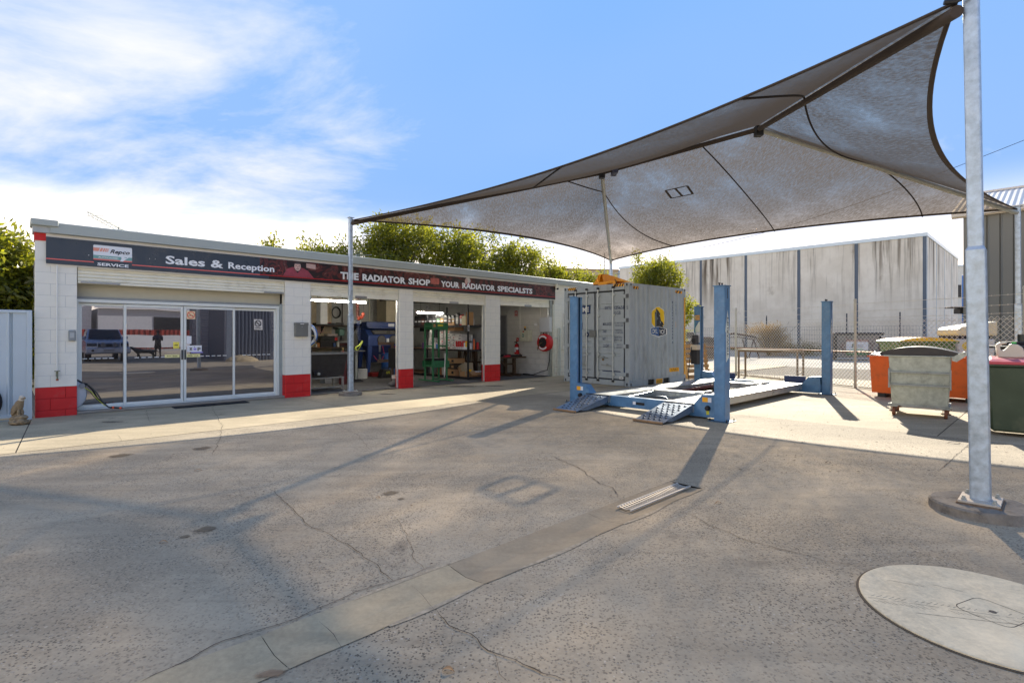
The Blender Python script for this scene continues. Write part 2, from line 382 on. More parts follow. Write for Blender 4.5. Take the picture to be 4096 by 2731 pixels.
# apron of smoother concrete slabs in front of the building, with open joints
apron = part('apron', None); apron['kind'] = 'structure'
aj = [-12, -.16, 4.45, 9.1, 13.9, 19.4, 26]
for i in range(6):
    a_, b_ = aj[i] + .006, aj[i + 1] - (.007 if i == 0 else .006); sa = (-.11, .14) if i == 1 else (0, 0); sb_ = (-.11, .14) if i == 0 else (0, 0)
    mb = MB(); mb.quad(W(a_ + sa[0], -3.428, .002), W(b_ + sb_[0], -3.428, .002), W(b_ + sb_[1], .3, .002), W(a_ + sa[1], .3, .002)); mb.obj('slab', conc, apron, fix=False)
pit = MB(); gquad(pit, -12, 26, -46, .35, -.022); tag(pit.obj('subgrade', gap_m, fix=False), kind='structure')
ub = MB(); gquad(ub, -12, 26, -3.46, .32, -.005); tag(ub.obj('apron_bed', gap_m, fix=False), kind='structure')
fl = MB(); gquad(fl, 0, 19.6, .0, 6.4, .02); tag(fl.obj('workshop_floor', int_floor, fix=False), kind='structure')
stp = BX(0.56, 4.21, .02, .6, .001, .055); o_ = stp.obj('door_step', mat('step_concrete', rgb(150, 145, 135), .8, bump=.2)); o_.location = O; o_.rotation_euler = (0, 0, BA); o_['kind'] = 'structure'

# drain channel: poured strips with rough edges, slightly dished
channel = part('drain_channel', None); channel['kind'] = 'structure'
def strip(s0, s1, name='channel_slab', m=None):
    mb = MB(); n = max(2, int((s1 - s0) / .12)); rows = []
    for i in range(n + 1):
        s = s0 + (s1 - s0) * i / n; j0 = noise.noise(Vector((s * 3, 1, 0))) * .012; j1 = noise.noise(Vector((s * 3, 9, 0))) * .016
        rows.append([(s, CH0 + .012 + j0 + .012, .004), (s, CH0 - .05, -.006), (s, (CH0 + CH1) / 2, -.016), (s, CH1 + .05, -.006), (s, CH1 - .012 - j1 - .012, .004)])
    for i in range(n):
        for k in range(4):
            mb.quad(*[W(*p) for p in (rows[i][k], rows[i + 1][k], rows[i + 1][k + 1], rows[i][k + 1])])
    return mb.obj(name, m or conc2, channel, fix=False, smooth=True)
for a, b in ((-14, -1.6), (-1.597, .52), (.523, 1.62), (1.624, 3.0), (3.003, CHE - .02)): strip(a, b, m=conc3 if a > 1.6 else None)
# broken cement fillet along the edges of the channel
fil = MB()
for side, dd in ((1, CH0 + .02), (-1, CH1 - .02)):
    s = -3.0
    while s < 4.4:
        w_ = max(0.0, noise.noise(Vector((s * 1.1, side * 5, 2))) + .02) * .12
        w2 = max(0.0, noise.noise(Vector(((s + .05) * 1.1, side * 5, 2))) + .02) * .12
        if w_ > .01: fil.quad(W(s, dd, .005), W(s + .05, dd, .005), W(s + .05, dd + side * w2, .0035), W(s, dd + side * w_, .0035))
        s += .05
fil.obj('cement_fillet', mat('fillet_concrete', rgb(176, 160, 134), .95, var=.3, scale=25, bump=.6, bscale=50, spec=.1), channel, fix=False)
# steel grate
gt = thing('drain_grate', 'bright steel slotted drain grate set in the concrete channel of the yard', 'drain grate', W(3.28, -9.8, .004), BA)
mb = MB(); mb.box(0, .99, 0, .012, 0, .012); mb.box(0, .99, .128, .14, 0, .012)
mb.obj('rail', mat('bright_steel', rgb(190, 184, 172), .5, .1, var=.1), gt)
BX(-.012, 1.0, -.012, .152, -.03, -.024).obj('sump', black, gt)
bar_me = None
for i in range(26):
    if bar_me is None:
        b_ = MB(); pts = [(0, .012 + .116 * k / 6, .009 - .008 * sin(pi * k / 6)) for k in range(7)]
        for k in range(6):
            p, q = pts[k], pts[k + 1]; b_.add([(-.008, p[1], p[2]), (.008, p[1], p[2]), (.008, q[1], q[2]), (-.008, q[1], q[2]), (-.008, p[1], p[2] - .004), (.008, p[1], p[2] - .004), (.008, q[1], q[2] - .004), (-.008, q[1], q[2] - .004)], [(0, 1, 2, 3), (0, 4, 5, 1), (2, 6, 7, 3)])
        bar_me = b_.mesh('grate_bar', MATS['bright_steel'], fix=False)
    link('grate_bar', bar_me, gt, (.025 + i * .0376, 0, 0))

# cracks and long saw-cut lines as thin sunk ribbons lying on the paving
def crack(pts, w=.008, jit=.03, parent=yard, px=True, seg=.05):
    P = [gp(*p) if px else W(*p) for p in pts]; line = []
    for a, b in zip(P[:-1], P[1:]):
        n = max(1, int((b - a).length / seg))
        for i in range(n): line.append(a.lerp(b, i / n))
    line.append(P[-1]); mb = MB(); vs = []; m = len(line)
    ph = random.random() * 50
    for i, p in enumerate(line):
        t = (line[min(i + 1, m - 1)] - line[max(i - 1, 0)]).normalized(); nn = Vector((-t.y, t.x, 0))
        q = p + nn * jit * (noise.noise(Vector((i * .31, ph, 0))) + .5 * noise.noise(Vector((i * 1.1, ph, 3))))
        ww = w * .62 * (.35 + .9 * abs(noise.noise(Vector((i * .45, ph, 7))))) * min(1, (i + 1) / 4, (m - i) / 4)
        vs.append((q - nn * ww, q + nn * ww))
    for i in range(m - 1):
        a, b = vs[i], vs[i + 1]; mb.quad(*[(p.x, p.y, .0055) for p in (a[0], b[0], b[1], a[1])])
    return mb.obj('crack', crack_m, parent, fix=False)
crack([(1080, 1955), (1120, 1990), (1180, 2050), (1240, 2105), (1330, 2145), (1430, 2205), (1500, 2260), (1570, 2330)], .007)
crack([(1560, 2060), (1610, 2110), (1650, 2220), (1700, 2275)], .004)
crack([(860, 1600), (850, 1640), (890, 1700), (880, 1760), (850, 1820)], .006)
crack([(585, 1640), (590, 1670), (600, 1690)], .006)
crack([(1330, 1690), (1430, 1740), (1480, 1800)], .004)
crack([(860, 1870), (950, 1910), (970, 1945)], .003)
crack([(2200, 1820), (2320, 1875), (2400, 1935), (2450, 1950), (2475, 1990)], .009)
crack([(2640, 2050), (2760, 2055), (2770, 2060), (2860, 2110), (2960, 2150), (3080, 2185), (3200, 2210), (3300, 2240), (3450, 2270)], .007)
crack([(1740, 2440), (1800, 2500), (1880, 2540), (1960, 2600), (2060, 2640), (2260, 2731)], .008)
crack([(1960, 2600), (2000, 2660), (2040, 2731)], .004)
crack([(1280, 2485), (1330, 2540), (1375, 2600)], .004, .02, channel)
crack([(1650, 2340), (1700, 2400), (1745, 2440)], .003, .02, channel)
crack([(560, 2731), (900, 2560), (1200, 2470), (1420, 2370), (1620, 2310), (1750, 2260)], .007, .02)
crack([(3430, 1950), (3500, 1975), (3660, 2005), (3720, 2030)], .003)
crack([(0, 2130), (300, 2090), (700, 2010), (1100, 1940), (1500, 1880)], .004, .012)
crack([(3240, 2035), (3320, 2062)], .006, .01)
crack([(470, 1740), (485, 1765)], .004, .02, apron); crack([(3760, 1880), (3860, 1790), (3990, 1700)], .008, .012, lot)
crack([(2900, 1655), (3040, 1672)], .004, .012, lot); crack([(3340, 1585), (3600, 1600)], .005, .008, lot)
# oil spots and stains
spot_m = mat('oil_stain', rgb(112, 98, 76), .8, var=.3, scale=20)
def soft(m):
    if m.get('soft'): return m
    m['soft'] = 1; n = m.node_tree.nodes; l = m.node_tree.links; out = n['Material Output']; b = n['Principled BSDF']
    t = n.new('ShaderNodeTexCoord'); v0 = n.new('ShaderNodeVectorMath'); v0.operation = 'SUBTRACT'; l.new(t.outputs['Generated'], v0.inputs[0]); v0.inputs[1].default_value = (.5, .5, 0)
    mm_ = n.new('ShaderNodeVectorMath'); mm_.operation = 'MULTIPLY'; l.new(v0.outputs[0], mm_.inputs[0]); mm_.inputs[1].default_value = (1, 1, 0)
    ln = n.new('ShaderNodeVectorMath'); ln.operation = 'LENGTH'; l.new(mm_.outputs[0], ln.inputs[0]); nz = n.new('ShaderNodeTexNoise'); nz.inputs['Scale'].default_value = 14; nz.inputs['Detail'].default_value = 5; l.new(t.outputs['Object'], nz.inputs['Vector'])
    ad = n.new('ShaderNodeMath'); ad.operation = 'MULTIPLY_ADD'; l.new(nz.outputs[0], ad.inputs[0]); ad.inputs[1].default_value = .55; l.new(ln.outputs['Value'], ad.inputs[2])
    r = n.new('ShaderNodeMapRange'); r.interpolation_type = 'SMOOTHSTEP'; l.new(ad.outputs[0], r.inputs[0]); r.inputs[1].default_value = .42; r.inputs[2].default_value = .70; r.inputs[3].default_value = .85; r.inputs[4].default_value = 0
    tr = n.new('ShaderNodeBsdfTransparent'); mx = n.new('ShaderNodeMixShader'); l.new(r.outputs[0], mx.inputs[0]); l.new(tr.outputs[0], mx.inputs[1]); l.new(b.outputs[0], mx.inputs[2]); l.new(mx.outputs[0], out.inputs[0]); return m
def spot(px, py, r, ry=None, m=spot_m):
    c = gp(px, py); mb = MB(); n = 22; ph = random.random() * 9
    vs = [(0, 0, .0045)]
    for k in range(n):
        a = 2 * pi * k / n; q = 1 + .35 * noise.noise(Vector((cos(a) * 1.6, sin(a) * 1.6, ph)))
        vs.append((cos(a) * r * 1.35 * q, sin(a) * (ry or r) * 1.35 * q, .0045))
    mb.add(vs, [(0, k + 1, (k + 1) % n + 1) for k in range(n)]); mb.obj('oil_stain', soft(m), yard, fix=False).location = (c.x, c.y, 0)
for a in ((812, 2120, .075), (742, 2148, .035), (482, 1822, .13, .12), (815, 1792, .10, .1), (1565, 1972, .075), (1605, 1996, .03), (2100, 1620, .5, .28)): 
    if a[1] > 1700: spot(*a)
spot(1085, 2695, .062, .03, mat('rust_stain', rgb(150, 122, 92), .8, var=.2, scale=20))
for a in ((0.9, -1.4, .2), (6.3, -.9, .25), (8.8, -.6, .5), (9.6, -1.2, .35), (11.5, -1.0, .3)):
    p = W(*a[:2]); k_ = F * H / p.y + HY; q_ = p.x / p.y * F + CX; spot(q_, k_, a[2], a[2] * .4, mat('tyre_stain', rgb(118, 104, 84), .85, var=.3, scale=6))

# round manhole cover
mhc = gp(3950, 2455); mhc = Vector((2.43, 2.685, 0))
mh = thing('manhole_cover', 'large round pale concrete manhole cover with tyre marks and a rounded inner plate', 'manhole cover', mhc)
lid_m = ground_mat('manhole_concrete', rgb(228, 210, 174), rgb(120, 112, 100), rgb(210, 200, 185), 60, .0, rgb(158, 150, 132), .55, bump=.08)
mb = MB(); mb.lathe([(.548, .001), (.548, .010), (.542, .014)], n=96); mb.obj('lid', lid_m, mh)
mb = MB(); mb.lathe([(.561, .001), (.561, .0045), (.55, .0045)], n=96); mb.obj('frame', gap_m, mh)
def rrect(cx, cy, w, h, r, n=6, rot=0):
    out = []
    for qx, qy, a0 in ((1, 1, 0), (-1, 1, pi / 2), (-1, -1, pi), (1, -1, 3 * pi / 2)):
        for k in range(n + 1):
            a = a0 + pi / 2 * k / n; x = qx * (w / 2 - r) + r * cos(a); y = qy * (h / 2 - r) + r * sin(a)
            out.append((cx + x * cos(rot) - y * sin(rot), cy + x * sin(rot) + y * cos(rot)))
    return out
rr = rrect(.02, -.01, .24, .24, .05, rot=radians(24)); mb = MB(); n = len(rr)
ri = rrect(.02, -.01, .232, .232, .047, rot=radians(24))
mb.add([(x, y, .0145) for x, y in rr] + [(x, y, .0145) for x, y in ri], [(i, (i + 1) % n, n + (i + 1) % n, n + i) for i in range(n)]); mb.obj('joint', crack_m, mh, fix=False)
mb = MB(); mb.lathe([(.016, .0142), (.016, .0148)], (.02, -.01, 0), n=16); mb.obj('lift_hole', black, mh)
# tyre prints across the lid: short dark dashes
tm = MB()
for i in range(34):
    for row in range(3):
        t_ = i / 34; x = -.50 + t_ * .9; y = .10 - t_ * .32 + row * .035 + .012 * noise.noise(Vector((i, row, 0)))
        if x * x + y * y < .27 and random.random() < .8:
            a = radians(-62 + row * 42); l_ = .012 + .014 * random.random(); w_ = .0011
            ex, ey = cos(a) * l_, sin(a) * l_; nx, ny = -sin(a) * w_, cos(a) * w_
            tm.quad((x - ex - nx, y - ey - ny, .0148), (x + ex - nx, y + ey - ny, .0148), (x + ex + nx, y + ey + ny, .0148), (x - ex + nx, y - ey + ny, .0148))
tmo = tm.obj('tyre_print', mat('tyre_print', rgb(120, 110, 94), .8, var=0), mh, fix=False); tmo['kind'] = 'stuff'
mb = MB()
for a, b in (((-.27, .34), (-.12, .26)), ((-.38, -.02), (.12, -.15)), ((-.05, .28), (.05, .2)), ((.0, -.1), (.1, -.22))):
    va = Vector((*a, .0148)); vb = Vector((*b, .0148)); t = (vb - va).normalized(); nn = Vector((-t.y, t.x, 0)) * .0013; mb.quad(va - nn, vb - nn, vb + nn, va + nn)
mb.obj('scratch', MATS['tyre_print'], mh, fix=False)

# leaves and twigs lying on the ground
leaf_dry = mat('dry_leaf', rgb(168, 128, 84), .7, var=.2, scale=40)
def dryleaf(px, py, ln, ang, label, m=leaf_dry, w=.28, mm=None):
    mb = MB(); n = 8; top = []; bot = []
    for i in range(n + 1):
        t_ = i / n; ww = ln * w / 2 * sin(pi * min(1, t_ * .96 + .02)) ** .8; z_ = .004 + .012 * sin(pi * t_) * (1 if ln > .04 else .5)
        top.append((t_ * ln, ww, z_ + ww * .4)); bot.append((t_ * ln, -ww, z_ + ww * .4)); 
    for i in range(n):
        mid0 = (i / n * ln, 0, top[i][2] - .003); mid1 = ((i + 1) / n * ln, 0, top[i + 1][2] - .003)
        mb.quad(top[i], top[i + 1], mid1, mid0); mb.quad(mid0, mid1, bot[i + 1], bot[i])
    o = mb.obj('fallen_leaf', m, fix=False, smooth=True); o.location = gp(px, py); o.rotation_euler = (0, 0, ang); tag(o, label, 'leaf', 'leaves fallen on the yard')
dryleaf(1768, 2682, .055, -.2, 'curled brown leaf on the paving just below the drain channel', w=.4)
dryleaf(635, 2172, .06, .1, 'long pale dry leaf beside the dark oil spot on the left')
dryleaf(775, 1884, .08, .3, 'thin brown leaf on the paving nearest the glass doors')
dryleaf(1505, 1990, .05, -.6, 'small pale leaf near the crack in the middle of the yard')
dryleaf(2860, 2014, .06, .2, 'cream coloured leaf to the right of the steel grate')
dryleaf(3300, 1852, .07, .1, 'dark leaf lying on the sunlit concrete edge', m=mat('dark_leaf', rgb(70, 52, 36), .8))
dryleaf(3790, 1772, .16, -.1, 'dark curled bark strip on the sunlit concrete before the bins', m=MATS['dark_leaf'], w=.2)
mb = MB()
for _ in range(240):
    px = random.uniform(2900, 4096); py = random.uniform(1600, 1900)
    p = gp(px, py); a = random.random() * pi; l_ = random.uniform(.006, .02); w_ = l_ * .35
    t = Vector((cos(a), sin(a), 0)); nn = Vector((-sin(a), cos(a), 0)); z3 = Vector((0, 0, .006))
    mb.add([p - t * l_ + z3, p - nn * w_ + z3 * 1.6, p + t * l_ + z3, p + nn * w_ + z3 * 1.4], [(0, 1, 2, 3)])
for _ in range(160):
    p = W(random.uniform(-1, 14), random.uniform(-9.5, -.1)) ; a = random.random() * pi; l_ = random.uniform(.005, .014); w_ = l_ * .4
    t = Vector((cos(a), sin(a), 0)); nn = Vector((-sin(a), cos(a), 0)); z3 = Vector((0, 0, .007))
    mb.add([p - t * l_ + z3, p - nn * w_ + z3 * 1.6, p + t * l_ + z3, p + nn * w_ + z3 * 1.4], [(0, 1, 2, 3)])
tag(mb.obj('leaf_litter', MATS['dark_leaf'], fix=False), 'tiny dark leaf crumbs scattered over the yard', kind='stuff')

# ============================================================ WORKSHOP BUILDING
BH = 3.19
bld = bthing('workshop_building', 'long low pale grey block workshop with red painted column bases and four open roller doors', 'building', 0, 0, 0)
block_cache = {}
def block(parent, s, z, w, h, m, d0, axis='s', nm='block', dep=.05):
    key = (round(w, 3), round(h, 3), m.name, axis, dep)
    if key not in block_cache:
        b_ = BX(.0025, w - .0025, 0, dep, .0025, h - .0025) if axis == 's' else BX(0, dep, .0025, w - .0025, .0025, h - .0025)
        block_cache[key] = b_.mesh('block', m, bevel=.003)
    return link(nm, block_cache[key], parent, (s, d0, z) if axis == 's' else (d0, s, z))
def courses(parent, a0, a1, z0, z1, d0, axis='s', m=wall_paint, mred=red_paint, redrows=3, start=0, join=False, cw=.4, bh=.2):
    rows = int(math.ceil((z1 - z0) / bh - .01)); jm = MB()
    for r in range(rows):
        zb = z0 + r * bh; hh = min(bh, z1 - zb)
        if hh < .03: continue
        mm = mred if (r < redrows and mred) else m
        x = a0 - (cw / 2 if (r + start) % 2 else 0)
        while x < a1 - .01:
            xa = max(x, a0); xb = min(x + cw, a1)
            if xb - xa > .03:
                if join:
                    if axis == 's': jm.box(xa + .0025, xb - .0025, d0, d0 + .05, zb + .0025, zb + hh - .0025)
                    else: jm.box(d0, d0 + .05, xa + .0025, xb - .0025, zb + .0025, zb + hh - .0025)
                else: block(parent, xa, zb, xb - xa, hh, mm, d0, axis)
            x += cw
    if join:
        o = jm.obj('block_courses', m, parent); o['kind'] = 'stuff'; return o
def backing(parent, s0, s1, d0, d1, z0, z1, name='wall_core'):
    zr = .52
    BX(s0 + .003, s1 - .003, d0 + .004, d1, z0, zr).obj(name, mortar_red, parent); BX(s0 + .003, s1 - .003, d0 + .004, d1, zr + .0005, z1).obj(name, mortar, parent)
# the columns: front blocks, and end blocks on the side that the yard sees
Zb = -.08   # first course starts below the slab; the red band ends at .52
cols = [(0, .56), (4.21, 4.80), (7.2, 7.64), (10.25, 10.86), (13.42, 19.6)]
for i, (a, b) in enumerate(cols):
    courses(bld, a, b, Zb, 2.72 if i < 4 else 3.2, 0, m=wall_paint, mred=red_paint if i < 4 else None, start=i % 2)
    backing(bld, a, b, 0, .19, -.05, 3.15)
    if 0 < i < 4: courses(bld, .052, .19, Zb, 2.72, a - .0, 'd', redrows=3, cw=.2)
BX(0, .19, -.004, .0, 2.72, 3.1).obj('wall_panel', wall_paint, bld)
BX(-.01, .19, -.02, .2, 3.06, 3.19).obj('parapet_end', red_paint, bld)
courses(bld, 0.2, 6.4, Zb, 3.1, .12, 'd', join=True)
# lintel behind the sign, and the white strip showing under it
BX(.19, 13.42, .01, .19, 2.68, 3.18).obj('lintel', white_m, bld)
BX(.14, 13.40, -.018, .008, 2.645, 2.672).obj('lintel_trim', white_m, bld)
BX(.14, 13.40, -.03, .01, 3.135, 3.19).obj('soffit_strip', white_m, bld)
# fascia gutter along the roof edge
fas = MB(); prof = [(-.14, 3.195), (-.14, 3.365), (-.12, 3.38), (-.02, 3.38), (-.02, 3.37), (-.11, 3.37), (-.13, 3.355), (-.13, 3.21), (-.115, 3.195)]
fas.prism(prof, .19, 19.7, 'yz'); fas.obj('fascia', fascia_m, bld)
BX(.19, 19.7, -.128, -.03, 3.192, 3.2).obj('fascia_soffit', mat('soffit_grey', rgb(165, 170, 170), .5), bld)
BX(-.06, .30, -.17, .3, 3.3, 3.41).obj('end_cap', fascia_m, bld, bevel=.01)
BX(-.03, .19, -.10, .3, 3.19, 3.3).obj('end_cap', mat('trim_grey', rgb(175, 180, 180), .5), bld)
# roof: corrugated sheet falling to the back, dark lined ceiling below
rf = MB(); n = 190
for i in range(n):
    s0 = .12 + 19.4 * i / n; s1 = .12 + 19.4 * (i + 1) / n; za, zb_ = (3.28, 3.262) if i % 2 else (3.262, 3.28)
    rf.quad((s0, -.02, za), (s1, -.02, zb_), (s1, 6.6, zb_ - .12), (s0, 6.6, za - .12))
o_ = rf.obj('roof', mat('roof_sheet', rgb(170, 172, 170), .4, .4), bld, fix=False); o_['kind'] = 'stuff'
ceil_m = mat('ceiling_dark', rgb(170, 166, 156), .8, var=.1)
BX(.1, 19.5, .2, 6.4, 3.06, 3.09).obj('ceiling', ceil_m, bld)
for s_ in (5.4, 6.9, 8.4, 9.9, 11.4, 12.9): BX(s_, s_ + .06, .25, 6.3, 2.9, 3.055).obj('ceiling_joist', mat('joist', rgb(96, 88, 78), .7), bld)
# back wall and partitions
courses(bld, 4.5, 8.2, -.0, 3.05, 6.2, m=cream_block, mred=None, join=True)
courses(bld, 8.2, 13.4, -.0, 3.05, 6.2, m=mat('grey_block', rgb(190, 190, 186), .8, var=.06), mred=None, join=True)
BX(0.2, 13.6, 6.21, 6.4, 0, 3.05).obj('wall_core', mortar, bld)
BX(4.40, 4.50, .2, 6.2, 0, 3.05).obj('partition', mat('partition_grey', rgb(180, 182, 184), .7), bld)
RW = 13.28                      # inner face of the right hand wall
courses(bld, .19, 2.25, 0, 3.05, RW, 'd', m=wall_paint_in, mred=None, start=1)
courses(bld, 3.75, 6.2, 0, 3.05, RW, 'd', m=wall_paint_in, mred=None, join=True)
courses(bld, 2.25, 3.75, 2.2, 3.05, RW, 'd', m=wall_paint_in, mred=None, join=True)
BX(RW + .012, RW + .14, .19, 6.2, 0, 3.05).obj('wall_core', mat('mortar_light', rgb(165, 168, 170), .9), bld)
# grey door in the right wall
dr = part('door', bld); BX(RW - .012, RW + .011, 2.3, 3.7, 0, 2.16).obj('leaf', mat('door_grey', rgb(118, 120, 126), .5, var=.05), dr)
mb = MB(); mb.box(RW - .03, RW + .011, 2.24, 2.298, 0, 2.2); mb.box(RW - .03, RW + .011, 3.702, 3.76, 0, 2.2); mb.box(RW - .03, RW + .011, 2.298, 3.702, 2.162, 2.2); mb.obj('frame', mat('frame_grey', rgb(150, 152, 155), .5), dr)
mb = MB(); mb.tube([(RW - .02, 2.38, 1.0), (RW - .07, 2.38, 1.0), (RW - .07, 2.48, 1.0)], .01); mb.obj('handle', steel, dr, smooth=True)
# steel rod bracing under the ceiling in bay two
mb = MB(); 
for i in range(9):
    a = 4.7 + i * .22; mb.bar((a, 1.6, 2.93), (a + .11, 1.6, 2.72), .02); mb.bar((a + .11, 1.6, 2.72), (a + .22, 1.6, 2.93), .02)
mb.bar((4.6, 1.6, 2.72), (6.8, 1.6, 2.72), .03); mb.obj('roof_truss', dark_steel, bld)

# roller doors
ops = [(.56, 4.21, 2.36), (4.80, 7.2, 2.36), (7.64, 10.25, 2.35), (10.86, 13.2, 2.38)]
for i, (a, b, zb_) in enumerate(ops):
    rd = part('roller_door', bld)
    y = .03; zt = 2.66; nsl = 3 if i else 4; hb = .115 if i else .05
    sh = (zt - zb_ - hb) / nsl
    for k in range(nsl):
        z0 = zb_ + hb + k * sh; pr = [(y + .018, z0), (y + .002, z0 + .008), (y, z0 + sh * .45), (y + .004, z0 + sh * .8), (y + .018, z0 + sh * .93), (y + .024, z0 + sh), (y + .034, z0 + sh), (y + .034, z0)]
        MB().prism(pr, a + .01, b - .01, 'yz').obj('slat', cream, rd)
    BX(a + .01, b - .01, y - .004, y + .03, zb_, zb_ + hb - .003).obj('bottom_rail', cream, rd, bevel=.006)
    mb = MB(); 
    if i == 0:
        BX(a + .05, a + .62, y - .03, y - .005, zb_ + .005, zb_ + .035).obj('latch', steel, rd, bevel=.002); mb.box(b - .45, b - .03, y - .03, y - .005, zb_ + .005, zb_ + .035)
    else:
        c = (a + b) / 2 + .1; mb.box(c - .16, c + .16, y - .018, y - .005, zb_ - .005, zb_ + .055); mb.box(c - .1, c + .06, y - .026, y - .017, zb_ + .015, zb_ + .035)
    mb.obj('latch', steel, rd, bevel=.002)
    if i:
        mb = MB(); mb.box(a + .002, a + .035, .05, .1, 0.02, 2.7); mb.box(b - .035, b - .002, .05, .1, .02, 2.7); mb.obj('guide', mat('guide', rgb(190, 192, 190), .35, .3), rd)
mb = MB(); mb.box(13.2, 13.3, .0, .06, .0, 2.66); mb.obj('door_jamb', galv_dull, bld); BX(13.31, 13.41, -.03, .05, 0, 2.5).obj('door_jamb', mat('jamb_cream', rgb(205, 205, 190), .5), bld, bevel=.006)

# sliding glass doors of the reception
bulk = part('bulkhead', bld); BX(.56, 4.21, .30, .33, 2.10, 2.70).obj('panel', mat('bulkhead_panel', rgb(196, 192, 172), .6, var=.04), bulk); BX(.56, 4.21, .285, .299, 2.09, 2.14).obj('trim', mat('trim_grey2', rgb(160, 162, 158), .5), bulk)
glass = bpy.data.materials.new('tinted_glass'); glass.use_nodes = True; gn = glass.node_tree.nodes; gl = glass.node_tree.links; gn.clear()
go = gn.new('ShaderNodeOutputMaterial'); gm = gn.new('ShaderNodeMixShader'); g1 = gn.new('ShaderNodeBsdfGlossy'); g2 = gn.new('ShaderNodeBsdfPrincipled')
g1.inputs['Roughness'].default_value = 0.004; g1.inputs['Color'].default_value = (.86, .88, 1.0, 1); g2.inputs['Base Color'].default_value = (.006, .007, .010, 1); g2.inputs['Roughness'].default_value = .1
gw = gn.new('ShaderNodeTexNoise'); gw.inputs['Scale'].default_value = .9; gw.inputs['Detail'].default_value = 1; gtc = gn.new('ShaderNodeTexCoord'); gl.new(gtc.outputs['Object'], gw.inputs['Vector'])
gb = gn.new('ShaderNodeBump'); gb.inputs['Strength'].default_value = .03; gb.inputs['Distance'].default_value = .05; gl.new(gw.outputs[0], gb.inputs['Height']); gl.new(gb.outputs[0], g1.inputs['Normal'])
gm.inputs[0].default_value = .28; gl.new(g2.outputs[0], gm.inputs[1]); gl.new(g1.outputs[0], gm.inputs[2]); gl.new(gm.outputs[0], go.inputs[0])
gd = part('glass_doors', bld)
mb = MB(); mb.box(.56, 4.21, .19, .29, 2.03, 2.09); mb.box(.56, .60, .19, .29, .056, 2.03); mb.box(4.10, 4.15, .19, .29, .056, 2.03); mb.box(.56, 4.15, .19, .29, .056, .075); mb.obj('door_frame', alu, gd, bevel=.003)
mb = MB(); mb.box(4.152, 4.21, .16, .29, .056, 2.14); mb.obj('jamb_liner', mat('liner_grey', rgb(150, 160, 160), .5), gd)
edges = [sx(500, .2), sx(735, .2), sx(937, .2)]; panes = [(.60, edges[0] + .03, .25), (edges[0] - .02, edges[1] - .005, .215), (edges[1] + .005, edges[2] + .02, .215), (edges[2] - .03, 4.10, .25)]
for i, (a, b, dd) in enumerate(panes):
    mb = MB(); w_ = .045
    mb.box(a, a + w_, dd, dd + .03, .08, 2.02); mb.box(b - w_, b, dd, dd + .03, .08, 2.02); mb.box(a + w_, b - w_, dd, dd + .03, .08, .14); mb.box(a + w_, b - w_, dd, dd + .03, 1.97, 2.02); mb.obj('door_stile', alu, gd, bevel=.002)
    BX(a + w_, b - w_, dd + .012, dd + .018, .14, 1.97).obj('glass_pane', glass, gd)
    if i in (1, 2):
        c = b - .022 if i == 1 else a + .022; mb = MB(); mb.box(c - .014, c + .014, dd - .012, dd - .001, .93, 1.13); mb.obj('door_handle', black, gd, bevel=.003)
    # safety dashes
    mb = MB(); px0 = [340, 548, 785, 980][i]; px1 = [448, 678, 900, 1078][i]; s0 = sx(px0, .2); s1 = sx(px1, .2)
    for k in range(6 if i else 5):
        q = s0 + (s1 - s0) * k / (5 if i else 4); mb.box(q - .035, q + .035, dd + .009, dd + .011, .985, 1.0)
    mb.obj('safety_mark', white_m, gd)
def sticker(nm, px0, px1, z0, z1, m, dd=.215):
    a, b = sx(px0, .2), sx(px1, .2); BX(a, b, dd + .0085, dd + .0105, z0, z1).obj(nm, m, gd); return a, b
yl = mat('sticker_yellow', rgb(235, 228, 160), .6, var=0); wh = mat('sticker_white', rgb(230, 232, 235), .6, var=0); ink = mat('print_black', rgb(25, 25, 28), .6, var=0); lil = mat('sticker_lilac', rgb(160, 150, 215), .6, var=0)
a, b = sticker('sticker', 748, 782, 1.76, 1.925, mat('sticker_cream', rgb(238, 212, 170), .6, var=0))
cc = ((a + b) / 2, 1.843); mb = MB(); n = 24
vs = []; rr1, rr2 = .072, .058
for k in range(n): an = 2 * pi * k / n; vs += [(cc[0] + cos(an) * rr1, .2225, cc[1] + sin(an) * rr1), (cc[0] + cos(an) * rr2, .2225, cc[1] + sin(an) * rr2)]
mb.add(vs, [(2 * k, 2 * ((k + 1) % n), 2 * ((k + 1) % n) + 1, 2 * k + 1) for k in range(n)])
mb.bar((cc[0] - .045, .2225, cc[1] + .045), (cc[0] + .045, .2225, cc[1] - .045), .012, .001, up=(0, 1, 0)); mb.obj('no_smoking_ring', mat('print_red', rgb(215, 60, 55), .6, var=0), gd, fix=False)
mb = MB(); mb.box(cc[0] - .05, cc[0] + .045, .2228, .2232, cc[1] - .016, cc[1] - .004); mb.obj('cigarette', ink, gd)
a, b = sticker('sticker', 694, 718, 1.16, 1.29, mat('sticker_bright', rgb(240, 225, 90), .6, var=0)); BX(a + .02, b - .02, .2215, .223, 1.22, 1.235).obj('print_line', ink, gd)
a, b = sticker('sticker', 748, 767, 1.25, 1.41, wh); 
a, b = sticker('sticker', 749, 808, 1.085, 1.215, wh); text('z', ink, gd, (a + .04, .2215, 1.12), .06, .05, .03); text('p', ink, gd, (a + .19, .2215, 1.105), .06, .07, .03); BX(a + .118, a + .17, .2215, .223, 1.115, 1.165).obj('print_square', lil, gd); BX(a + .128, a + .145, .2215, .223, 1.178, 1.19).obj('print_dot', ink, gd)
sticker('sticker', 766, 813, 1.06, 1.083, lil, .214)
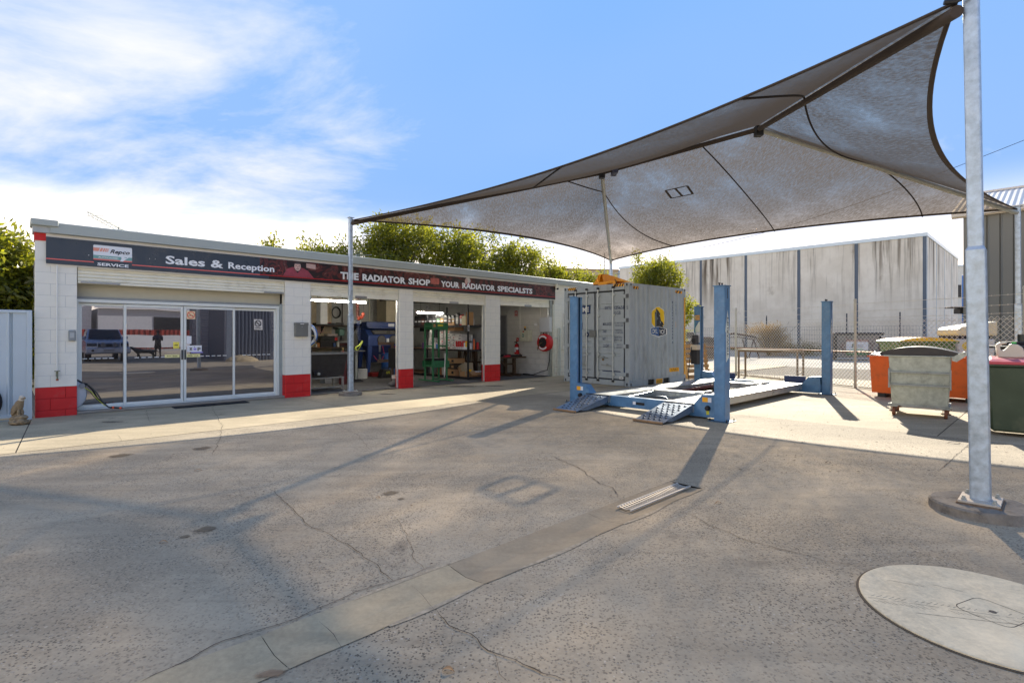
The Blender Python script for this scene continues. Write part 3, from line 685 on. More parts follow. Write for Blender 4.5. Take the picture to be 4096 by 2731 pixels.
for p0, p1, wd, al in ((660, 719, 1, 0), (747, 801, 0, 1)):
    a, b = sticker('sticker', p0, p1, .975, 1.04, yl); L_ = b - a
    if wd: text('Slide', ink, gd, (a + L_ * .52, .2215, .992), L_ * .33, .032, .01); ax0, ax1, tip = a + L_ * .18, a + L_ * .44, a + L_ * .14
    else: text('Slide', ink, gd, (a + L_ * .12, .2215, .992), L_ * .33, .032, .01); ax0, ax1, tip = a + L_ * .55, a + L_ * .82, a + L_ * .88
    mb = MB(); mb.box(ax0, ax1, .2213, .223, 1.003, 1.011); bx_ = ax0 if wd else ax1; mb.prism([(bx_, .992), (bx_, 1.022), (tip, 1.007)], .2213, .223); mb.obj('arrow', ink, gd)
# warning sign on the glass of the fourth pane (seen in the reflection) stays on the far shed, built there

# ------------------------------------------------------------ signboard
sgn = bthing('signboard', 'long dark signboard above the doors reading Sales and Reception and The Radiator Shop', 'sign', 0, 0, 0)
sgm = mat('sign_slate', rgb(46, 58, 70), .32, var=.05); red_line = mat('sign_red_line', rgb(235, 110, 100), .5, var=0); red_line2 = mat('sign_red_line2', rgb(200, 30, 32), .5, var=0); sign_black = mat('sign_black', rgb(28, 24, 26), .35, var=0)
z0s, z1s = 2.672, 3.133; sm = sx(1075, -.05); se = 13.41
BX(.14, sm, -.05, -.02, z0s, z1s).obj('board', sgm, sgn); BX(sm + .002, se, -.05, -.02, z0s, z1s).obj('board', sign_black, sgn)
# the printed picture: a dark red photographic collage, built as flat print
pic = bpy.data.materials.new('sign_picture'); pic.use_nodes = True; n_ = pic.node_tree.nodes; l_ = pic.node_tree.links; pb = n_['Principled BSDF']; pb.inputs['Roughness'].default_value = .35
t_ = n_.new('ShaderNodeTexCoord'); q1 = n_.new('ShaderNodeTexNoise'); q1.inputs['Scale'].default_value = 2.6; q1.inputs['Detail'].default_value = 7; q1.inputs['Distortion'].default_value = 2.2; l_.new(t_.outputs['Object'], q1.inputs['Vector'])
cr = n_.new('ShaderNodeValToRGB'); l_.new(q1.outputs[0], cr.inputs[0])
for p_, c_ in ((.34, rgb(26, 18, 18)), (.46, rgb(40, 20, 20)), (.54, rgb(104, 40, 36)), (.58, rgb(44, 22, 22)), (.66, rgb(140, 84, 74)), (.74, rgb(40, 22, 22))):
    e = cr.color_ramp.elements.new(p_); e.color = c_
cr.color_ramp.elements.remove(cr.color_ramp.elements[0]); cr.color_ramp.elements[-1].color = rgb(28, 16, 16)
l_.new(cr.outputs[0], pb.inputs['Base Color'])
BX(sx(1040, -.05), se - .012, -.0525, -.0502, 2.765, z1s - .006).obj('printed_picture', pic, sgn)
BX(sx(1040, -.05), se, -.054, -.0526, 2.748, 2.764).obj('red_line', red_line2, sgn)
BX(.14, sx(375, -.05), -.0525, -.0502, 2.745, 2.763).obj('red_line', red_line, sgn); BX(sx(528, -.05), sx(1040, -.05) - .002, -.0525, -.0502, 2.745, 2.763).obj('red_line', red_line, sgn)
lt = mat('letter_white', rgb(236, 238, 238), .4, var=0); ltg = mat('letter_outline', rgb(18, 14, 14), .6, var=0)
def stext(string, p0, p1, zb_, h, bold, m=lt, y=-.056, shear=0, outline=False):
    a, b = sx(p0, -.05), sx(p1, -.05)
    if outline: text(string, ltg, sgn, (a - .012, -.0545, zb_ - .012), b - a + .024, h + .024, bold + .012, shear)
    text(string, m, sgn, (a, y, zb_), b - a, h, bold, shear)
stext('Sales &', 662, 893, 2.825, .165, .026); stext('Reception', 913, 1097, 2.79, .18, .026)
stext('THE', 1361, 1434, 2.80, .175, .042, outline=True); stext('RADIATOR', 1449, 1622, 2.80, .175, .042, outline=True); stext('SHOP', 1633, 1720, 2.80, .175, .042, outline=True)
stext('YOUR', 1763, 1837, 2.80, .175, .042, outline=True); stext('RADIATOR', 1848, 1980, 2.80, .175, .042, outline=True); stext('SPECIALSTS', 1989, 2129, 2.80, .175, .042, outline=True)
stext('SERVICE', 389, 514, 2.695, .055, .03)
# service badge
a, b = sx(373, -.05), sx(528, -.05); zt, zb_ = 3.07, 2.80
MB().prism([(x + (a + b) / 2, z + (zt + zb_) / 2) for x, z in rrect(0, 0, b - a, zt - zb_, .02)], -.0535, -.051).obj('badge', mat('badge_white', rgb(226, 230, 234), .4, var=0), sgn)
BX(a, b, -.0545, -.0536, zb_ + .022, zb_ + .085).obj('badge_band', mat('badge_teal', rgb(120, 165, 160), .5, var=0), sgn); BX(a, b, -.0545, -.0536, zb_, zb_ + .02).obj('badge_band', red_line, sgn)
mb = MB(); ww = b - a; xs = [(0, .13), (.15, .21), (.225, .27), (.283, .312), (.324, .343), (.352, .365)]
for x0, x1 in xs: mb.prism([(a + x0 * ww, zt - .115), (a + x1 * ww, zt - .115), (a + (x1 + .04) * ww, zt - .05), (a + (x0 + (.04 if x0 else 0)) * ww, zt - .05)], -.0545, -.0536)
mb.obj('badge_stripe', mat('badge_salmon', rgb(225, 150, 130), .5, var=0), sgn)
text('Repco', ink, sgn, (a + .42 * ww, -.055, zt - .155), .52 * ww, .095, .025, .35); text('AUTHORISED', lt, sgn, (a + .12 * ww, -.0555, zb_ + .038), .52 * ww, .026, .02)
mb = MB(); mb.prism([(a + .68 * ww, zb_ + .002), (a + .76 * ww, zb_ + .002), (a + .82 * ww, zb_ + .04), (a + .90 * ww, zb_ + .075), (a + .90 * ww, zb_ + .105), (a + .85 * ww, zb_ + .07), (a + .79 * ww, zb_ + .08), (a + .78 * ww, zb_ + .105), (a + .83 * ww, zb_ + .13), (a + .76 * ww, zb_ + .125), (a + .71 * ww, zb_ + .09), (a + .72 * ww, zb_ + .05)], -.0565, -.0556); mb.obj('badge_spanner', MATS['badge_white'], sgn)
for px, z_ in ((355, 2.87), (598, 2.90), (621, 2.90)): MB().lathe([(.006, -.056), (.006, -.051)], (sx(px, -.05), 0, z_), n=8, axis='y').obj('screw', white_m, sgn)
# people in the printed picture: flat shapes
def flatpoly(nm, pts, m, y): MB().prism(pts, y, y + .0006).obj(nm, m, sgn)
skin_p = mat('print_skin', rgb(205, 170, 158), .5, var=.12, scale=14); hair_p = mat('print_hair', rgb(74, 66, 66), .5, var=.2, scale=20); shirt_p = mat('print_shirt', rgb(150, 62, 74), .5, var=.25, scale=10); dk = mat('print_dark', rgb(40, 20, 22), .5, var=0)
def ell(cx, cy, rx, ry, n=18, a0=0, a1=2 * pi): return [(cx + rx * cos(a0 + (a1 - a0) * k / n), cy + ry * sin(a0 + (a1 - a0) * k / n)) for k in range(n + (0 if abs(a1 - a0 - 2 * pi) < 1e-6 else 1))]
c = sx(1190, -.05); flatpoly('printed_shirt', [(c - .33, 2.77), (c - .24, 2.93), (c - .12, 2.985), (c + .1, 2.985), (c + .24, 2.93), (c + .38, 2.77)], shirt_p, -.0536)
flatpoly('printed_collar', [(c - .08, 2.96), (c, 2.86), (c + .09, 2.96), (c + .02, 2.99)], dk, -.0543)
flatpoly('printed_face', ell(c, 3.01, .075, .105), skin_p, -.055); flatpoly('printed_hair', ell(c, 3.05, .078, .065, 14, .25, pi - .25), hair_p, -.0557)
flatpoly('printed_brow', [(c - .05, 3.028), (c - .012, 3.02), (c - .012, 3.012), (c - .05, 3.018)], dk, -.0557); flatpoly('printed_brow', [(c + .015, 3.02), (c + .052, 3.03), (c + .052, 3.018), (c + .015, 3.012)], dk, -.0557)
flatpoly('printed_mouth', [(c - .025, 2.95), (c + .03, 2.953), (c + .03, 2.943), (c - .025, 2.94)], dk, -.0557); flatpoly('printed_nose', [(c - .008, 3.01), (c + .008, 3.01), (c + .016, 2.975), (c - .006, 2.972)], mat('print_skin2', rgb(175, 135, 122), .5, var=0), -.0557)
c = sx(1868, -.05); flatpoly('printed_hair', ell(c + .03, 3.05, .1, .09), mat('print_white_hair', rgb(205, 200, 195), .5, var=.15, scale=20), -.0543); flatpoly('printed_face', ell(c - .03, 3.02, .055, .08), skin_p, -.055); flatpoly('printed_shirt', [(c - .07, 2.97), (c + .1, 2.99), (c + .14, 2.9), (c - .05, 2.9)], shirt_p, -.0536)
kb = mat('print_key', rgb(140, 50, 46), .5, var=.2, scale=12)
for k, (px, z_) in enumerate(((2042, 3.04), (2062, 3.0), (2100, 2.98), (2124, 2.9), (2146, 3.0), (2150, 2.88), (2170, 3.03), (2176, 2.93), (2162, 2.81), (2178, 2.83), (1098, 2.85), (1110, 2.93), (1120, 2.83))):
    flatpoly('printed_key', [(x * cos(.35) - y * sin(.35) + sx(px, -.05), x * sin(.35) + y * cos(.35) + z_) for x, y in rrect(0, 0, .13, .09, .02)], kb, -.0536); flatpoly('printed_key_top', [(x * cos(.35) - y * sin(.35) + sx(px, -.05), x * sin(.35) + y * cos(.35) + z_) for x, y in rrect(0, 0, .11, .07, .018)], mat('print_key_dark', rgb(60, 22, 22), .5, var=.2, scale=12), -.0543)
flatpoly('printed_card', [(sx(1225, -.05), 3.0), (sx(1262, -.05), 2.98), (sx(1262, -.05), 3.09), (sx(1225, -.05), 3.10)], mat('print_card', rgb(190, 160, 150), .5), -.0536)
flatpoly('printed_machine', [(sx(1722, -.05), 2.86), (sx(1756, -.05), 2.86), (sx(1756, -.05), 3.03), (sx(1722, -.05), 3.03)], mat('print_machine', rgb(178, 96, 82), .5, var=.25, scale=14), -.0536)
# ============================================================ SHADE SAIL
P1 = Vector((-3.86, 12.55, 4.17)); P2 = Vector((3.56, 4.20, 4.09)); P3 = Vector((11.08, 11.5, 4.18)); P4 = Vector((3.74, 19.85, 4.24))
R1 = Vector((2.32, 13.55, 5.69)); R2 = Vector((4.98, 10.6, 5.66))
sailm = bpy.data.materials.new('shade_cloth'); sailm.use_nodes = True; n_ = sailm.node_tree.nodes; l_ = sailm.node_tree.links; n_.clear()
so = n_.new('ShaderNodeOutputMaterial'); tcx = n_.new('ShaderNodeTexCoord')
def nm(op, a, b=None):
    x = n_.new('ShaderNodeMath'); x.operation = op
    for i, q in enumerate((a, b)):
        if q is None: continue
        if isinstance(q, (int, float)): x.inputs[i].default_value = q
        else: l_.new(q, x.inputs[i])
    return x.outputs[0]
dif = n_.new('ShaderNodeBsdfDiffuse'); dif.inputs[0].default_value = rgb(46, 39, 35)
trl = n_.new('ShaderNodeBsdfTranslucent'); trl.inputs[0].default_value = rgb(112, 99, 84)
trn = n_.new('ShaderNodeBsdfTransparent'); trn.inputs[0].default_value = (1, .86, .70, 1)
m1 = n_.new('ShaderNodeMixShader'); m1.inputs[0].default_value = .40; l_.new(dif.outputs[0], m1.inputs[1]); l_.new(trl.outputs[0], m1.inputs[2])
# the open knit: holes close up when the thick cloth is seen at a low angle
lw = n_.new('ShaderNodeLayerWeight'); lw.inputs[0].default_value = .5
mrr = n_.new('ShaderNodeMapRange'); l_.new(lw.outputs['Facing'], mrr.inputs[0]); mrr.inputs[1].default_value = .74; mrr.inputs[2].default_value = .92; mrr.inputs[3].default_value = .215; mrr.inputs[4].default_value = .01
w1 = n_.new('ShaderNodeTexNoise'); w1.inputs['Scale'].default_value = 1.0; w1.inputs['Detail'].default_value = 3
mpp = n_.new('ShaderNodeMapping'); mpp.inputs['Rotation'].default_value = (0, 0, BA); mpp.inputs['Scale'].default_value = (34, 9, 20); l_.new(tcx.outputs['Object'], mpp.inputs[0]); l_.new(mpp.outputs[0], w1.inputs['Vector'])
w2 = n_.new('ShaderNodeTexNoise'); w2.inputs['Scale'].default_value = 70; w2.inputs['Detail'].default_value = 2; l_.new(tcx.outputs['Object'], w2.inputs['Vector'])
w3 = n_.new('ShaderNodeTexNoise'); w3.inputs['Scale'].default_value = .7; w3.inputs['Detail'].default_value = 6; w3.inputs['Roughness'].default_value = .6; l_.new(tcx.outputs['Object'], w3.inputs['Vector'])  # broad bright patches put into the knit, imitating cloud showing through it
fac = nm('MULTIPLY', mrr.outputs[0], nm('ADD', nm('ADD', nm('POWER', nm('MULTIPLY', w1.outputs[0], 1.6), 2.2), nm('MULTIPLY', w2.outputs[0], .3)), nm('MULTIPLY', nm('POWER', nm('MULTIPLY', w3.outputs[0], 1.95), 6.0), .26)))
m2 = n_.new('ShaderNodeMixShader'); l_.new(nm('MINIMUM', fac, .8), m2.inputs[0]); l_.new(m1.outputs[0], m2.inputs[1]); l_.new(trn.outputs[0], m2.inputs[2]); l_.new(m2.outputs[0], so.inputs[0])
hem_m = mat('sail_hem', rgb(70, 60, 52), .85, var=.15, scale=12)
sail = thing('shade_sail', 'large dark brown hipped shade sail stretched over the yard between four steel posts', 'shade sail', (0, 0, 0))
def edge(a, b, sag, inward, drop=0.0, n=28):
    out = []
    for i in range(n + 1):
        t_ = i / n; k = 4 * t_ * (1 - t_); out.append(a.lerp(b, t_) + inward * sag * k + Vector((0, 0, drop * k)))
    return out
ctr = (R1 + R2) / 2
def inw(a, b):
    m_ = (a + b) / 2; e = (b - a); e.z = 0; e.normalize(); q = Vector((-e.y, e.x, 0))
    return q if q.dot(ctr - m_) > 0 else -q
E12 = edge(P1, P2, .95, inw(P1, P2), .10); E23 = edge(P2, P3, .66, inw(P2, P3), .12); E34 = edge(P3, P4, .95, inw(P3, P4), .10); E41 = edge(P4, P1, .85, inw(P4, P1), .10)
def panel(E, ra, rb, sag=.18, m=14):
    n = len(E) - 1; mb = MB(); G = []
    for i in range(n + 1):
        top = ra.lerp(rb, i / n); row = []
        for j in range(m + 1):
            t_ = j / m; p = E[i].lerp(top, t_); k = sin(pi * t_) * sin(pi * i / n); row.append(p - Vector((0, 0, sag * k)))
        G.append(row)
    for i in range(n):
        for j in range(m): mb.quad(G[i][j], G[i + 1][j], G[i + 1][j + 1], G[i][j + 1])
    o = mb.obj('cloth_panel', sailm, sail, fix=False, smooth=True); return G
def ribbon(pts, w, m, nm_='hem', toward=None, off=.012):
    mb = MB()
    for i in range(len(pts) - 1):
        a, b = pts[i], pts[i + 1]; wa = (toward[i] - a).normalized() * w; wb = (toward[i + 1] - b).normalized() * w; z_ = Vector((0, 0, off))
        mb.quad(a - z_, b - z_, b + wb - z_, a + wa - z_); mb.quad(a + z_, b + z_, b + wb + z_, a + wa + z_)
    return mb.obj(nm_, m, sail, fix=False, smooth=True)
GS = {}
for nm_, E, ra, rb in (('n', E12, R1, R2), ('r', E23, R2, R2), ('f', E34, R2, R1), ('l', E41, R1, R1)):
    G = panel(E, ra, rb); GS[nm_] = G
    ribbon(E, .07, hem_m, toward=[g[2] for g in G]); mb = MB(); mb.tube(E, .012, 6); mb.obj('edge_cable', hem_m, sail, smooth=True)
# sewn seams running up the slope
def seam(G, i):
    pts = [g - Vector((0, 0, .012)) for g in G[i]]; mb = MB(); mb.tube(pts, .016, 6); mb.obj('seam', mat('seam_dark', rgb(40, 32, 28), .9), sail, smooth=True)
def gpt(G, a, b):
    i = min(int(a), len(G) - 2); j = min(int(b), len(G[0]) - 2); fa, fb = a - i, b - j
    return G[i][j].lerp(G[i + 1][j], fa).lerp(G[i][j + 1].lerp(G[i + 1][j + 1], fa), fb) - Vector((0, 0, .014))
def ei(G, px): return min(range(len(G)), key=lambda i: abs(CX + F * G[i][0].x / G[i][0].y - px))
def seam2(G, a, b):
    pts = [gpt(G, a[0] + (b[0] - a[0]) * t / 24, a[1] + (b[1] - a[1]) * t / 24) for t in range(25)]
    MB().tube(pts, .015, 6).obj('seam', mat('seam_dark', rgb(40, 32, 28), .9), sail, smooth=True)
seam2(GS['r'], (0, 8), (28, 8)); seam2(GS['f'], (0, 8), (ei(GS['f'], 3675), 0)); seam2(GS['f'], (9.1, 14), (ei(GS['f'], 3091), 0))
seam2(GS['l'], (0, 11.5), (28, 11.5)); seam2(GS['f'], (28, 11.5), (ei(GS['f'], 2699), 0)); seam2(GS['n'], (28, 8), (ei(GS['n'], 2990), 0)); seam2(GS['n'], (0, 11.5), (ei(GS['n'], 2220), 0))
# torn patch frame sewn to the far panel
G = GS['f']; mb = MB()
c0 = G[15][9]; e1 = (G[17][9] - G[15][9]).normalized(); e2 = (G[15][11] - G[15][9]).normalized(); zo = Vector((0, 0, -.02))
def pp(a, b): return c0 + e1 * a + e2 * b + zo
for a, b in (((0, 0), (.62, 0)), ((0, .36), (.62, .36)), ((0, 0), (0, .36)), ((.62, 0), (.62, .36)), ((.30, 0), (.34, .36))): mb.bar(pp(*a), pp(*b), .06, .006)
mb.obj('sewn_patch', hem_m, sail)
# frame: ridge, hip rafters, corner posts
frame = thing('canopy_frame', 'galvanised ridge and hip rafters holding up the brown shade sail', 'canopy frame', (0, 0, 0))
pipe = mat('pipe_galv', rgb(172, 174, 166), .45, .35, var=.12, scale=8)
def rafter(a, b, r=.048, nm_='rafter', m=None):
    mb = MB(); dz = Vector((0, 0, -.08)); mb.tube([a + dz, a.lerp(b, .5) + dz, b + dz], r, 12); mb.obj(nm_, m or pipe, frame, smooth=True)
rafter(R1, R2, nm_='ridge_beam', m=hem_m)
for p, r_ in ((P1, R1), (P4, R1), (P2, R2), (P3, R2)): rafter(p, r_, m=hem_m if p in (P1, P2) else None)
for r_ in (R1, R2): BX(-.07, .07, -.07, .07, -.22, -.02).obj('bracket', dark_steel, frame, loc=r_)
bol = MB(); bol.box(-.06, .06, -.18, .18, -.2, -.05); bol.obj('rolled_cloth_tie', mat('tie_blue', rgb(60, 66, 92), .6), frame, loc=R1.lerp(R2, .10))
def sailpost(base, top, label, w=.135, w2=.105, split=.5, foot=.36, footh=.09, seed=0):
    b = Vector(base); t_ = Vector(top); po = thing('sail_post', label, 'post', b, BA, 'posts of the shade sail')
    R = Matrix.Rotation(-BA, 3, 'Z'); dv = R @ (t_ - b); sp = dv * split; z0 = footh + .03
    def sq(p, q, w, nm_, r_=.012):
        mb = MB(); ring = rrect(0, 0, w, w, w * .16, 3); n = len(ring); ax = (q - p)
        vs = [(p.x + x, p.y + y, p.z) for x, y in ring] + [(q.x + x, q.y + y, q.z) for x, y in ring]
        mb.add(vs, [(i, (i + 1) % n, n + (i + 1) % n, n + i) for i in range(n)] + [tuple(range(n, 2 * n)), tuple(range(n))[::-1]]); mb.obj(nm_, galv, po, smooth=True)
    bs = Vector((0, 0, z0)); sq(bs, sp, w, 'sleeve'); sq(sp - dv.normalized() * .02, dv + dv.normalized() * .06, w2, 'upper_pole')
    mb = MB(); ring = rrect(0, 0, w, w, w * .16, 3); r2 = rrect(0, 0, w2, w2, w2 * .16, 3); n = len(ring); q = sp + dv.normalized() * .03
    mb.add([(sp.x + x, sp.y + y, sp.z) for x, y in ring] + [(q.x + x, q.y + y, q.z) for x, y in r2], [(i, (i + 1) % n, n + (i + 1) % n, n + i) for i in range(n)]); mb.obj('collar', galv, po, smooth=True)
    mb = MB(); pw = w * 1.25; mb.box(-pw, pw, -pw * .8, pw * .8, footh + .012, footh + .03); mb.obj('base_plate', mat('plate_galv', rgb(190, 182, 168), .5, .25, var=.12, dirt=rgb(150, 96, 60), dirt_amt=.3, dirt_scale=20), po, bevel=.003)
    mb = MB(); mb.box(-pw * 1.04, pw * 1.04, -pw * .86, pw * .86, footh - .012, footh + .0118); mb.obj('grout', mat('grout', rgb(120, 100, 80), .9, var=.25, scale=20, bump=.5), po)
    for x, y in ((-1, -1), (1, -1), (1, 1), (-1, 1)):
        mb = MB(); mb.lathe([(.019, footh + .03), (.019, footh + .045)], (x * pw * .78, y * pw * .58, 0), n=6); mb.lathe([(.011, footh + .045), (.011, footh + .06)], (x * pw * .78, y * pw * .58, 0), n=8); mb.obj('bolt', pipe, po)
    mb = MB(); n = 40; lv = [(1.02, 0), (1.0, .4), (.99, .8), (.95, 1), (.5, 1.0)]; vs = []
    for r_, h_ in lv:
        for k in range(n):
            a = 2 * pi * k / n; q = foot * r_ * (1 + .05 * noise.noise(Vector((cos(a) * 2, sin(a) * 2, h_ * 3 + seed)))); vs.append((cos(a) * q, sin(a) * q, footh * h_ * (1 + .12 * noise.noise(Vector((cos(a) * 3, sin(a) * 3, seed))))))
    fs = []
    for i in range(len(lv) - 1):
        for k in range(n): fs.append((i * n + k, i * n + (k + 1) % n, (i + 1) * n + (k + 1) % n, (i + 1) * n + k))
    fs.append(tuple(range((len(lv) - 1) * n, len(lv) * n))); mb.add(vs, fs); mb.obj('concrete_footing', mat('footing_concrete', rgb(128, 120, 108), .9, var=.3, scale=12, bump=.8, bscale=30, dirt=rgb(50, 42, 36), dirt_amt=.6, dirt_scale=9), po, smooth=True)
    mb = MB(); mb.box(-w2 * .8, w2 * .8, -w2 * .8, w2 * .8, 0, .01); o = mb.obj('cap', galv, po); o.location = dv + dv.normalized() * .06
    return po
sailpost((-3.86, 12.55, 0), P1, 'slim galvanised sail post standing in front of the second roller door', .115, .088, .455, .27, .07, 1)
pp2 = gp(3944, 2048); sailpost((3.785, 4.24, 0), P2 + Vector((0.13, .02, .12)), 'big galvanised sail post nearest the camera on a round concrete footing', .128, .10, .50, .33, .075, 2)
sailpost((11.1, 11.5, 0), P3, 'sail post on the far right beyond the mesh fence', .125, .095, .5, .3, .05, 3)
sailpost((3.74, 19.85, 0), P4, 'sail post rising behind the grey shipping container', .125, .095, .62, .3, .05, 4)
fit = thing('turnbuckle', 'steel shackle and bolt tying the sail to the top of the nearest post', 'shackle', P2); mb = MB(); mb.tube([(0, 0, 0), (.06, -.02, .02), (.14, -.05, .04)], .012); mb.tube([(.0, 0, .0), (-.08, .03, .01)], .02); mb.obj('shackle_body', dark_steel, fit, smooth=True)

# ============================================================ SHIPPING CONTAINER
CO = Vector((1.608, 16.31, 0)); CA = radians(-48.0 + 0.0); cax = Vector((cos(CA), sin(CA), 0)); cay = Vector((-sin(CA), cos(CA), 0))
CW, CL, CHH = 2.438, 2.991, 2.896
con = thing('shipping_container', 'grey ten foot high cube shipping container with double doors and a wolf logo', 'shipping container', CO, CA)
def cpx(px):   # pixel column -> x on the door face
    k = (px - CX) / F; return (k * CO.y - CO.x) / (cax.x - k * cax.y)
def cpy(px):   # pixel column -> y on the right side
    q = CO + cax * CW; k = (px - CX) / F; return (k * q.y - q.x) / (cay.x - k * cay.y)
def cz(py, x=None, y=None):
    p = CO + cax * (x if x is not None else CW) + cay * (y or 0); return H + (HY - py) * p.y / F
cp = .055
for x, y in ((0, 0), (CW, 0), (0, CL), (CW, CL)):
    x0, x1 = (x, x + .16) if x == 0 else (x - .16, x); y0, y1 = (y, y + .16) if y == 0 else (y - .16, y)
    BX(x0 + .006, x1 - .006, y0 + .006, y1 - .006, .118, CHH - .118).obj('corner_post', cont_grey, con, bevel=.008)
    for z in (0, CHH - .118):
        c = part('corner_casting', con); BX(x0, x1, y0, y1, z, z + .118).obj('casting_block', cont_grey, c, bevel=.012)
        if y == 0: MB().prism([(cx_, cz_) for cx_, cz_ in rrect((x0 + x1) / 2, z + .059, .05, .08, .024)], -.0015, .004).obj('casting_hole', black, c)
        if x > 0: MB().prism(rrect((y0 + y1) / 2, z + .059, .05, .08, .024), CW - .004, CW + .0015, 'yz').obj('casting_hole', black, c)
BX(.16, CW - .16, .0, .1, CHH - .19, CHH - .01).obj('door_header', cont_grey, con, bevel=.006); BX(.16, CW - .16, .0, .1, .01, .16).obj('door_sill', cont_grey, con, bevel=.006)
for x in (.03, CW - .06): BX(x, x + .03, .16, CL - .16, CHH - .07, CHH - .01).obj('top_rail', cont_grey, con)
for a, b in ((.16, .92), (1.28, 1.72), (2.08, CL - .16)): BX(CW - .05, CW - .004, a, b, .0, .16).obj('bottom_rail', cont_grey, con)
BX(CW - .05, CW - .004, .16, CL - .16, .155, .175).obj('bottom_rail_lip', cont_grey, con); 
for a, b in ((.92, 1.28), (1.72, 2.08)): BX(CW - .3, CW - .05, a, b, .02, .15).obj('fork_pocket', black, con)
BX(.02, CW - .05, CL - .12, CL - .04, .15, CHH - .1).obj('rear_wall', cont_grey, con); BX(.03, .05, .16, CL - .16, .1, CHH - .08).obj('left_wall', cont_grey, con); BX(.1, CW - .1, .16, CL - .12, .0, .1).obj('floor_frame', dark_steel, con)
# corrugated side: trapezoid profile
prof_y = []; y = .16; per = .2195; dep = .036
def corr(yv):
    """depth of the corrugated side (below the outer face) at y"""
    t_ = ((yv - .16) % per) / per
    if t_ < .33: return 0
    if t_ < .5: return dep * (t_ - .33) / .17
    if t_ < .83: return dep
    return dep * (1 - (t_ - .83) / .17)
ys = []
k = 0
while .16 + k * per < CL - .16:
    for f_ in (0, .33, .5, .83): ys.append(.16 + (k + f_) * per)
    k += 1
ys = [y_ for y_ in ys if y_ < CL - .16] + [CL - .16]
XS = CW - .012
mb = MB()
for a, b in zip(ys[:-1], ys[1:]):
    a_ = XS - corr(a + 1e-5); b_ = XS - corr(b - 1e-5); mb.quad((a_, a, .17), (b_, b, .17), (b_, b, CHH - .065), (a_, a, CHH - .065))
mb.obj('side_panel', cont_grey, con, fix=False)
mb = MB()   # corrugated roof
for a, b in zip(ys[:-1], ys[1:]):
    a_ = CHH - .03 - corr(a + 1e-5) * .5; b_ = CHH - .03 - corr(b - 1e-5) * .5; mb.quad((.03, a, a_), (CW - .03, a, a_), (CW - .03, b, b_), (.03, b, b_))
mb.obj('roof_panel', cont_grey, con, fix=False)
# decals that follow the corrugation
def conform(me, off=.003):
    bm = bmesh.new(); bm.from_mesh(me)
    for yb in ys: bmesh.ops.bisect_plane(bm, geom=bm.verts[:] + bm.edges[:] + bm.faces[:], plane_co=(0, yb, 0), plane_no=(0, 1, 0))
    for v_ in bm.verts:
        if .16 < v_.co.y < CL - .16: v_.co.x = XS - corr(v_.co.y) + off
        else: v_.co.x = CW + off
    bm.to_mesh(me); bm.free(); me.update()
def side_poly(nm_, pts, m, off):
    me = bpy.data.meshes.new(nm_); me.from_pydata([(0, p[0], p[1]) for p in pts], [], [tuple(range(len(pts)))]); me.materials.append(m); conform(me, off); return link(nm_, me, con)
def side_text(string, m, y0, z0, w, h, off=.004, bold=.01, vert=0):
    me = letters(string, w, h, bold, 0, 0)
    for v_ in me.vertices:
        x, z_ = v_.co.x, v_.co.z
        if vert: v_.co = (0, y0 + z_, z0 - x)        # reads downwards
        else: v_.co = (0, y0 + x, z0 + z_)
    bm = bmesh.new(); bm.from_mesh(me); bmesh.ops.triangulate(bm, faces=bm.faces); bm.to_mesh(me); bm.free()
    me.materials.append(m); conform(me, off); return link('lettering', me, con)
lg_y = mat('logo_yellow', rgb(244, 200, 0), .5, var=0); lg_w = mat('logo_white', rgb(232, 232, 225), .5, var=0); lg_b = mat('logo_blue', rgb(60, 98, 150), .5, var=0); lg_n = mat('logo_navy', rgb(24, 34, 60), .5, var=0); lg_g = mat('logo_grey', rgb(96, 108, 112), .5, var=0); lg_k = mat('logo_black', rgb(34, 34, 34), .5, var=0)
yA, yB = cpy(2605), cpy(2667); zA, zB = cz(1226, y=(yA + yB) / 2), cz(1346, y=(yA + yB) / 2)
def LP(u, v_): return (yA + (yB - yA) * u, zB + (zA - zB) * v_)     # 0..1 over the logo
def lpoly(nm_, pts, m, off): side_poly(nm_, [LP(*p) for p in pts], m, off)
E0 = [(.5 + .46 * cos(a), .62 + .38 * sin(a)) for a in [2 * pi * k / 28 for k in range(28)]]
lpoly('logo_rim', E0, lg_w, .002); lpoly('logo_disc', [(.5 + (x - .5) * .94, .62 + (y_ - .62) * .955) for x, y_ in E0], lg_y, .003)
wolf = [(.26, .28), (.25, .55), (.24, .76), (.25, .87), (.29, .8), (.33, .78), (.35, .84), (.33, .88), (.38, .90), (.42, .945), (.47, .88), (.52, .80), (.60, .78), (.66, .66), (.70, .55), (.83, .385), (.74, .37), (.83, .30), (.87, .26), (.5, .22)]
lpoly('logo_wolf', wolf, lg_k, .004); lpoly('logo_wolf_chest', [(.26, .28), (.25, .55), (.24, .76), (.29, .75), (.36, .78), (.36, .88), (.40, .88), (.45, .82), (.42, .7), (.49, .6), (.41, .52), (.42, .38), (.39, .27)], lg_g, .005)
lpoly('logo_glint', [(.49, .76), (.55, .69), (.53, .68)], lg_w, .0055); lpoly('logo_glint', [(.64, .53), (.70, .46), (.67, .45)], lg_w, .0055)
lpoly('logo_banner_rim', [(-.03, .29), (.5, .34), (1.03, .27), (1.03, .07), (.5, -.02), (-.03, .08)], lg_w, .0045); lpoly('logo_banner', [(0, .27), (.5, .325), (.5, .01), (0, .095)], lg_b, .0055); lpoly('logo_banner', [(.5, .325), (1, .255), (1, .085), (.5, .01)], lg_n, .0055)
